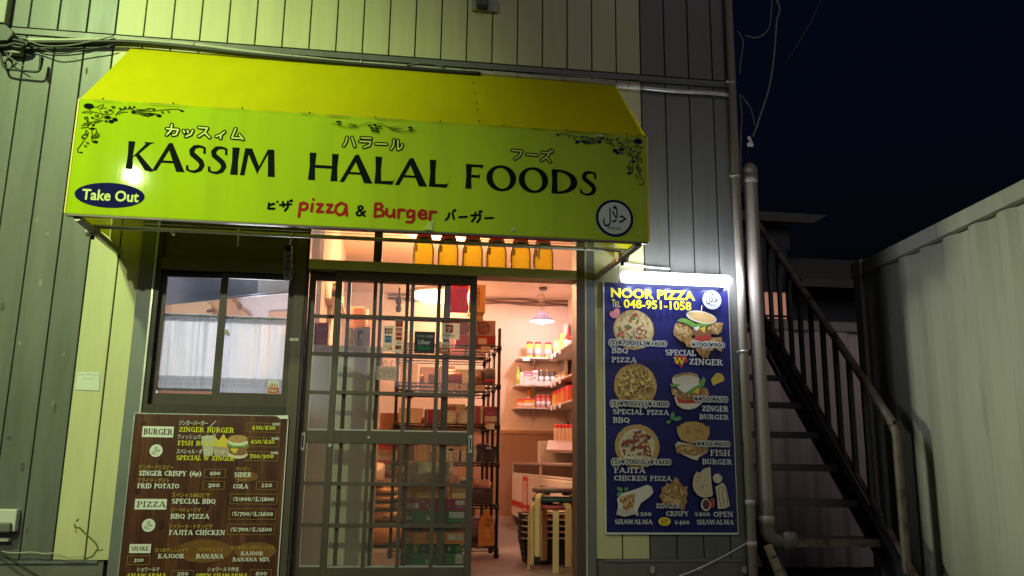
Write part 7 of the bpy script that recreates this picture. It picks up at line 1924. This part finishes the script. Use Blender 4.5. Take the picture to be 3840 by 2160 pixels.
for i, (yy, mt) in enumerate(((4.3, flat("spice_yellow", (.80,.50,.08), .4)), (4.05, flat("spice_orange", (.72,.26,.05), .4)), (3.8, flat("spice_orange", (.72,.26,.05))), (3.55, flat("spice_red", (.62,.10,.04), .4)))):
    m = MB(); m.box(4.22, 4.34, yy-.09, yy+.09, shz[2]+.001, shz[2]+.17, mt); m.box(4.2195, 4.3405, yy-.0905, yy+.0905, shz[2]+.13, shz[2]+.1705, LIDR)
    tag(m.build("spice_box", None, bevel=.003), "spice box with a red top on the lower side shelf, %s from the corner" % ("first, yellow,","second","third","fourth")[i], "box", SG1)
jar("dark_tub", (4.33, 4.0, shz[2]+.172), .06, .10, flat("tub_dark", (.10,.05,.04), .4), flat("tub_lid", (.06,.04,.04), .4), "dark tub on top of the spice boxes on the lower side shelf", "tub", SG1)

# ------------------------------------------------------------------ freezers
FRW = M("freezer_white", (.84,.78,.72), .35, var=.03, scale=4); FRR = flat("freezer_red", (.58,.025,.035), .35); FRG = M("freezer_trim", (.45,.40,.38), .35, metal=.5)
FX = 3.81
def freezer(y0, y1, label, logo):
    root = thing("chest_freezer", (4.1, (y0+y1)/2, SF), label, "freezer", "glass-lidded chest freezers")
    m = MB(); m.box(FX, XI-.02, y0, y1, SF+.11, .965, FRW); m.build("body", root, bevel=.015)
    m = MB(); m.box(FX+.04, XI-.04, y0+.05, y1-.05, SF, SF+.1095, flat("freezer_base", (.07,.05,.05), .6)); m.build("base", root)
    m = MB()
    for (ya, yb) in ((y0, y0+.03), (y1-.03, y1)): m.box(FX+.004, XI-.022, ya, yb, .9655, 1.075, FRW)
    m.box(FX+.002, FX+.02, y0+.0305, y1-.0305, .9655, .985, FRW); m.build("rim_frame", root, bevel=.004)
    m = MB(); m.box(FX-.004, FX+.05, y0-.002, y1+.002, 1.0755, 1.10, FRG); m.box(XI-.07, XI-.02, y0-.002, y1+.002, 1.0755, 1.10, FRG); m.build("top_trim", root, bevel=.006)
    gl = MB(); gl.box(FX+.006, FX+.010, y0+.031, y1-.031, .9855, 1.075, GLASS); gl.build("front_glass", root)
    n_ = 3
    for q in range(n_):
        ya = y0+.01+(y1-y0-.02)*q/n_; yb = y0+.01+(y1-y0-.02)*(q+1)/n_
        l_ = MB(); l_.box(FX+.052, XI-.072, ya+.004, yb-.004, 1.085+.004*(q%2), 1.089+.004*(q%2), GLASS); lo = l_.build("sliding_lid", root)
        fr_ = MB(); fr_.box(FX+.052, XI-.072, ya, ya+.016, 1.083+.004*(q%2), 1.096+.004*(q%2), FRG); fr_.box(FX+.052, XI-.072, yb-.016, yb, 1.083+.004*(q%2), 1.096+.004*(q%2), FRG); fr_.build("lid_frame", lo)
    gd = MB(); gd.box(FX+.03, XI-.05, y0+.06, y1-.06, .97, .99, M("frozen_goods", (.50,.44,.38), .5, var=.6, scale=12, col2=(.55,.25,.12), c2lo=.5, c2hi=.6, c2scale=9)); gd.build("frozen_goods", root)
    m = MB(); m.box(FX-.0022, FX-.0005, y0+.02, y1-.01, .612, .676, FRR)
    if logo:
        ly = 3.72; w_ = .36
        m.box(FX-.0032, FX-.0024, ly-w_/2, ly+w_/2, .58, .955, FRR); m.box(FX-.0042, FX-.0034, ly-w_/2+.06, ly+w_/2-.06, .665, .905, FRW)
        for s_ in (-1, 1):
            m.prism([(FX-.005, ly+s_*.012, .78), (FX-.005, ly+s_*.095, .895), (FX-.005, ly+s_*.055, .895), (FX-.005, ly-s_*.018, .78)], (.0006,0,0), FRR)
        m.box(FX-.0056, FX-.0052, ly-.02, ly+.02, .675, .785, FRR)
        for s_ in (-.09,-.03,.03,.09): m.box(FX-.005, FX-.0034, ly+s_-.018, ly+s_+.018, .60, .63, FRW)
    else: m.prism([(FX-.003, y1-.02, .89), (FX-.003, y1-.42, .885), (FX-.003, y1-.42, .85), (FX-.003, y1-.02, .82)], (.0008,0,0), flat("brown_mark", (.28,.10,.07), .4))
    m.build("livery", root)
freezer(2.83, 4.76, "far white chest freezer with a red stripe and tall red emblem, against the right wall", True)
freezer(1.16, 2.81, "near white chest freezer behind the stacked stools", False)
# price stand with red-capped bottles on the far freezer
Yp = 3.0
st_ = thing("price_stand", (4.3, Yp, 1.1), "slanted white price stand on the freezer lids", "stand")
q_ = [WY('c6', x, y, Yp) for x, y in ((1690,470),(2160,520),(2330,350),(1850,315))]
m = MB()
vs = [Vector((q_[0].x, Yp-.18, q_[0].z)), Vector((XI-.03, Yp-.18, q_[0].z)), Vector((XI-.03, Yp+.14, q_[3].z)), Vector((q_[3].x-.02, Yp+.14, q_[3].z))]
m.prism(vs, (0,.01,.012), M("stand_white", (.66,.58,.62), .35, var=.05)); m.build("panel", st_)
m = MB(); m.box(vs[0].x, XI-.03, Yp-.19, Yp-.178, vs[0].z-.02, vs[0].z+.008, FRG); m.build("lip", st_)
for q in range(6):
    x = vs[0].x+.03+q*.075; t0 = .08
    P = lambda u, t: Vector((x+u, Yp-.18+.32*t, vs[0].z+(vs[3].z-vs[0].z)*t-.002))
    m = MB(); m.prism([P(0,t0),P(.055,t0),P(.055,.30),P(0,.30)], (0,-.001,.001), flat("card_white", (.78,.74,.72), .5)); m.build("price_card", st_)
ld_ = MB(); ld_.box(q_[0].x, XI-.03, Yp+.145, Yp+.32, 1.101, vs[3].z+.004, FRW); ld_.build("step", st_)
zrb = vs[3].z+.005
for i in range(6):
    x = WY('c6', 1905+58*i, 250, Yp+.2).x
    jar("red_cap_bottle", (x, Yp+.22, zrb), .026, .135, M("milky_bottle", (.70,.52,.42), .35, var=.1), LIDR, "milky bottle with a red cap on the freezer stand, %s from the left" % ("first","second","third","fourth","fifth","sixth")[i], "bottle", "red-capped bottles on the freezer", None, neck=.8, lidh=.03, n=12)
for i, (x, yt, Yy) in enumerate(((2100, 1158, 3.75), (2222, 1150, 3.45))):
    v = WY('b4', x+30, 1300, Yy); zt2 = WY('b4', x, yt, Yy).z
    jar("soy_bottle", (v.x, Yy, 1.101), .034, zt2-1.101-.03, M("soy_dark", (.03,.018,.015), .15), M("soy_cap", (.10,.05,.05), .4), "dark tall bottle behind the red-capped ones, %s" % ("with a cream label, left" if i == 0 else "right"), "bottle", "dark bottles on the freezer", flat("soy_label", (.66,.55,.35), .5) if i == 0 else None, neck=.4)

# ------------------------------------------------------------------ stools and shopping baskets
BIR = M("birch", (.62,.43,.22), .45, var=.12, scale=5, stretch=(4,4,.4))
def stool(cx, cy, zs, rot, h, seat_mat, label):
    root = thing("stool", (cx, cy, zs-h), label, "stool", "stacked stools")
    m = MB(); m.lathe((cx,cy,zs-.030), [(.150,0),(.163,.006),(.166,.018),(.160,.028),(.150,.030)], seat_mat, 36); m.build("seat", root)
    for q in range(4):
        a = rot+q*math.pi/2; er = Vector((math.cos(a), math.sin(a), 0)); et = Vector((-math.sin(a), math.cos(a), 0))
        out = []; inn = []
        R0, Rc, w = .085, .05, .018
        def pt(r, z): return Vector((cx,cy,0)) + er*r + Vector((0,0,z))
        zt2 = zs-.0305; Ro = .192
        out = [(R0, zt2)] + [(Ro-Rc+Rc*math.sin(t), zt2-Rc+Rc*math.cos(t)) for t in [math.pi/2*s_/6 for s_ in range(7)]] + [(Ro, zs-h)]
        inn = [(R0, zt2-w)] + [(Ro-Rc+(Rc-w)*math.sin(t), zt2-Rc+(Rc-w)*math.cos(t)) for t in [math.pi/2*s_/6 for s_ in range(7)]] + [(Ro-w, zs-h)]
        pl_ = [pt(r,z)-et*.0205 for r, z in out+inn[::-1]]
        m = MB(); m.prism(pl_, et*.041, BIR); m.build("leg", root, bevel=.003)
    return root
scx, scy = 3.535, .56
stool(scx, scy, .822, rad(-101), .43, flat("seat_red", (.40,.045,.055), .6), "bottom stool of the stack, with a dark red seat and birch legs")
stool(scx, scy, .870, rad(-74), .435, flat("seat_teal", (.022,.055,.07), .6), "middle stool of the stack, with a dark teal seat and birch legs")
stool(scx, scy, .932, rad(-52), .44, M("seat_brown", (.12,.065,.055), .55, var=.1), "top stool of the stack, with a thick dark brown seat")
BKB = M("black_basket_plastic", (.022,.022,.022), .5)
by = .98
bx = WY('c8', 1392, 620, .84).x + .20
for i in range(5):
    zb_ = SF+.002+.042*i; hgt = .17
    root = thing("shopping_basket", (bx, by, zb_), "black shopping basket with a pale handle, %s" % ("bottom of the nested stack","second from the bottom of the nested stack","middle of the nested stack","second from the top of the nested stack","top of the nested stack")[i], "basket", "nested shopping baskets")
    m = MB(); n_ = 4; dz = hgt
    # slatted sides: bottom plate, rim and ribs
    m.box(bx-.17, bx+.17, by-.115, by+.115, zb_, zb_+.006, BKB)
    for sx, sy, lx, ly in ((0,-1,.34,0),(0,1,.34,0),(-1,0,0,.23),(1,0,0,.23)):
        nb_ = 12 if lx else 8
        for q in range(nb_+1):
            t = q/nb_-.5
            pb = Vector((bx+(lx*t if lx else sx*.17), by+(ly*t if ly else sy*.115), zb_)); pt_ = Vector((bx+(lx*1.18*t if lx else sx*.20), by+(ly*1.18*t if ly else sy*.14), zb_+dz))
            m.tube([pb, pt_], .0055, BKB, 5, False)
        for hz in (.2, .45, .7, 1.0):
            k_ = 1+.18*hz; yy = (.115+.025*hz); xx = (.17+.03*hz)
            if lx: m.tube([(bx-.17*k_, by+sy*yy, zb_+dz*hz), (bx+.17*k_, by+sy*yy, zb_+dz*hz)], .006 if hz < 1 else .011, BKB, 6)
            else: m.tube([(bx+sx*xx, by-.115*k_, zb_+dz*hz), (bx+sx*xx, by+.115*k_, zb_+dz*hz)], .006 if hz < 1 else .011, BKB, 6)
    if i == 0: m.box(bx-.155, bx+.155, by-.128, by-.122, zb_+.01, zb_+.22, BKB)
    m.build("basket_body", root)
    h = MB(); zr = zb_+dz+.004; h.tube(smooth([(bx-.19, by-.02, zr), (bx-.19, by-.152, zr+.006), (bx, by-.158, zr+.010), (bx+.19, by-.152, zr+.006), (bx+.19, by-.02, zr)], 4), .0065, flat("handle_white", (.62,.60,.58), .4), 8); h.build("handle", root)
for o_ in bpy.data.objects:
    if "_wl" in o_: del o_["_wl"]
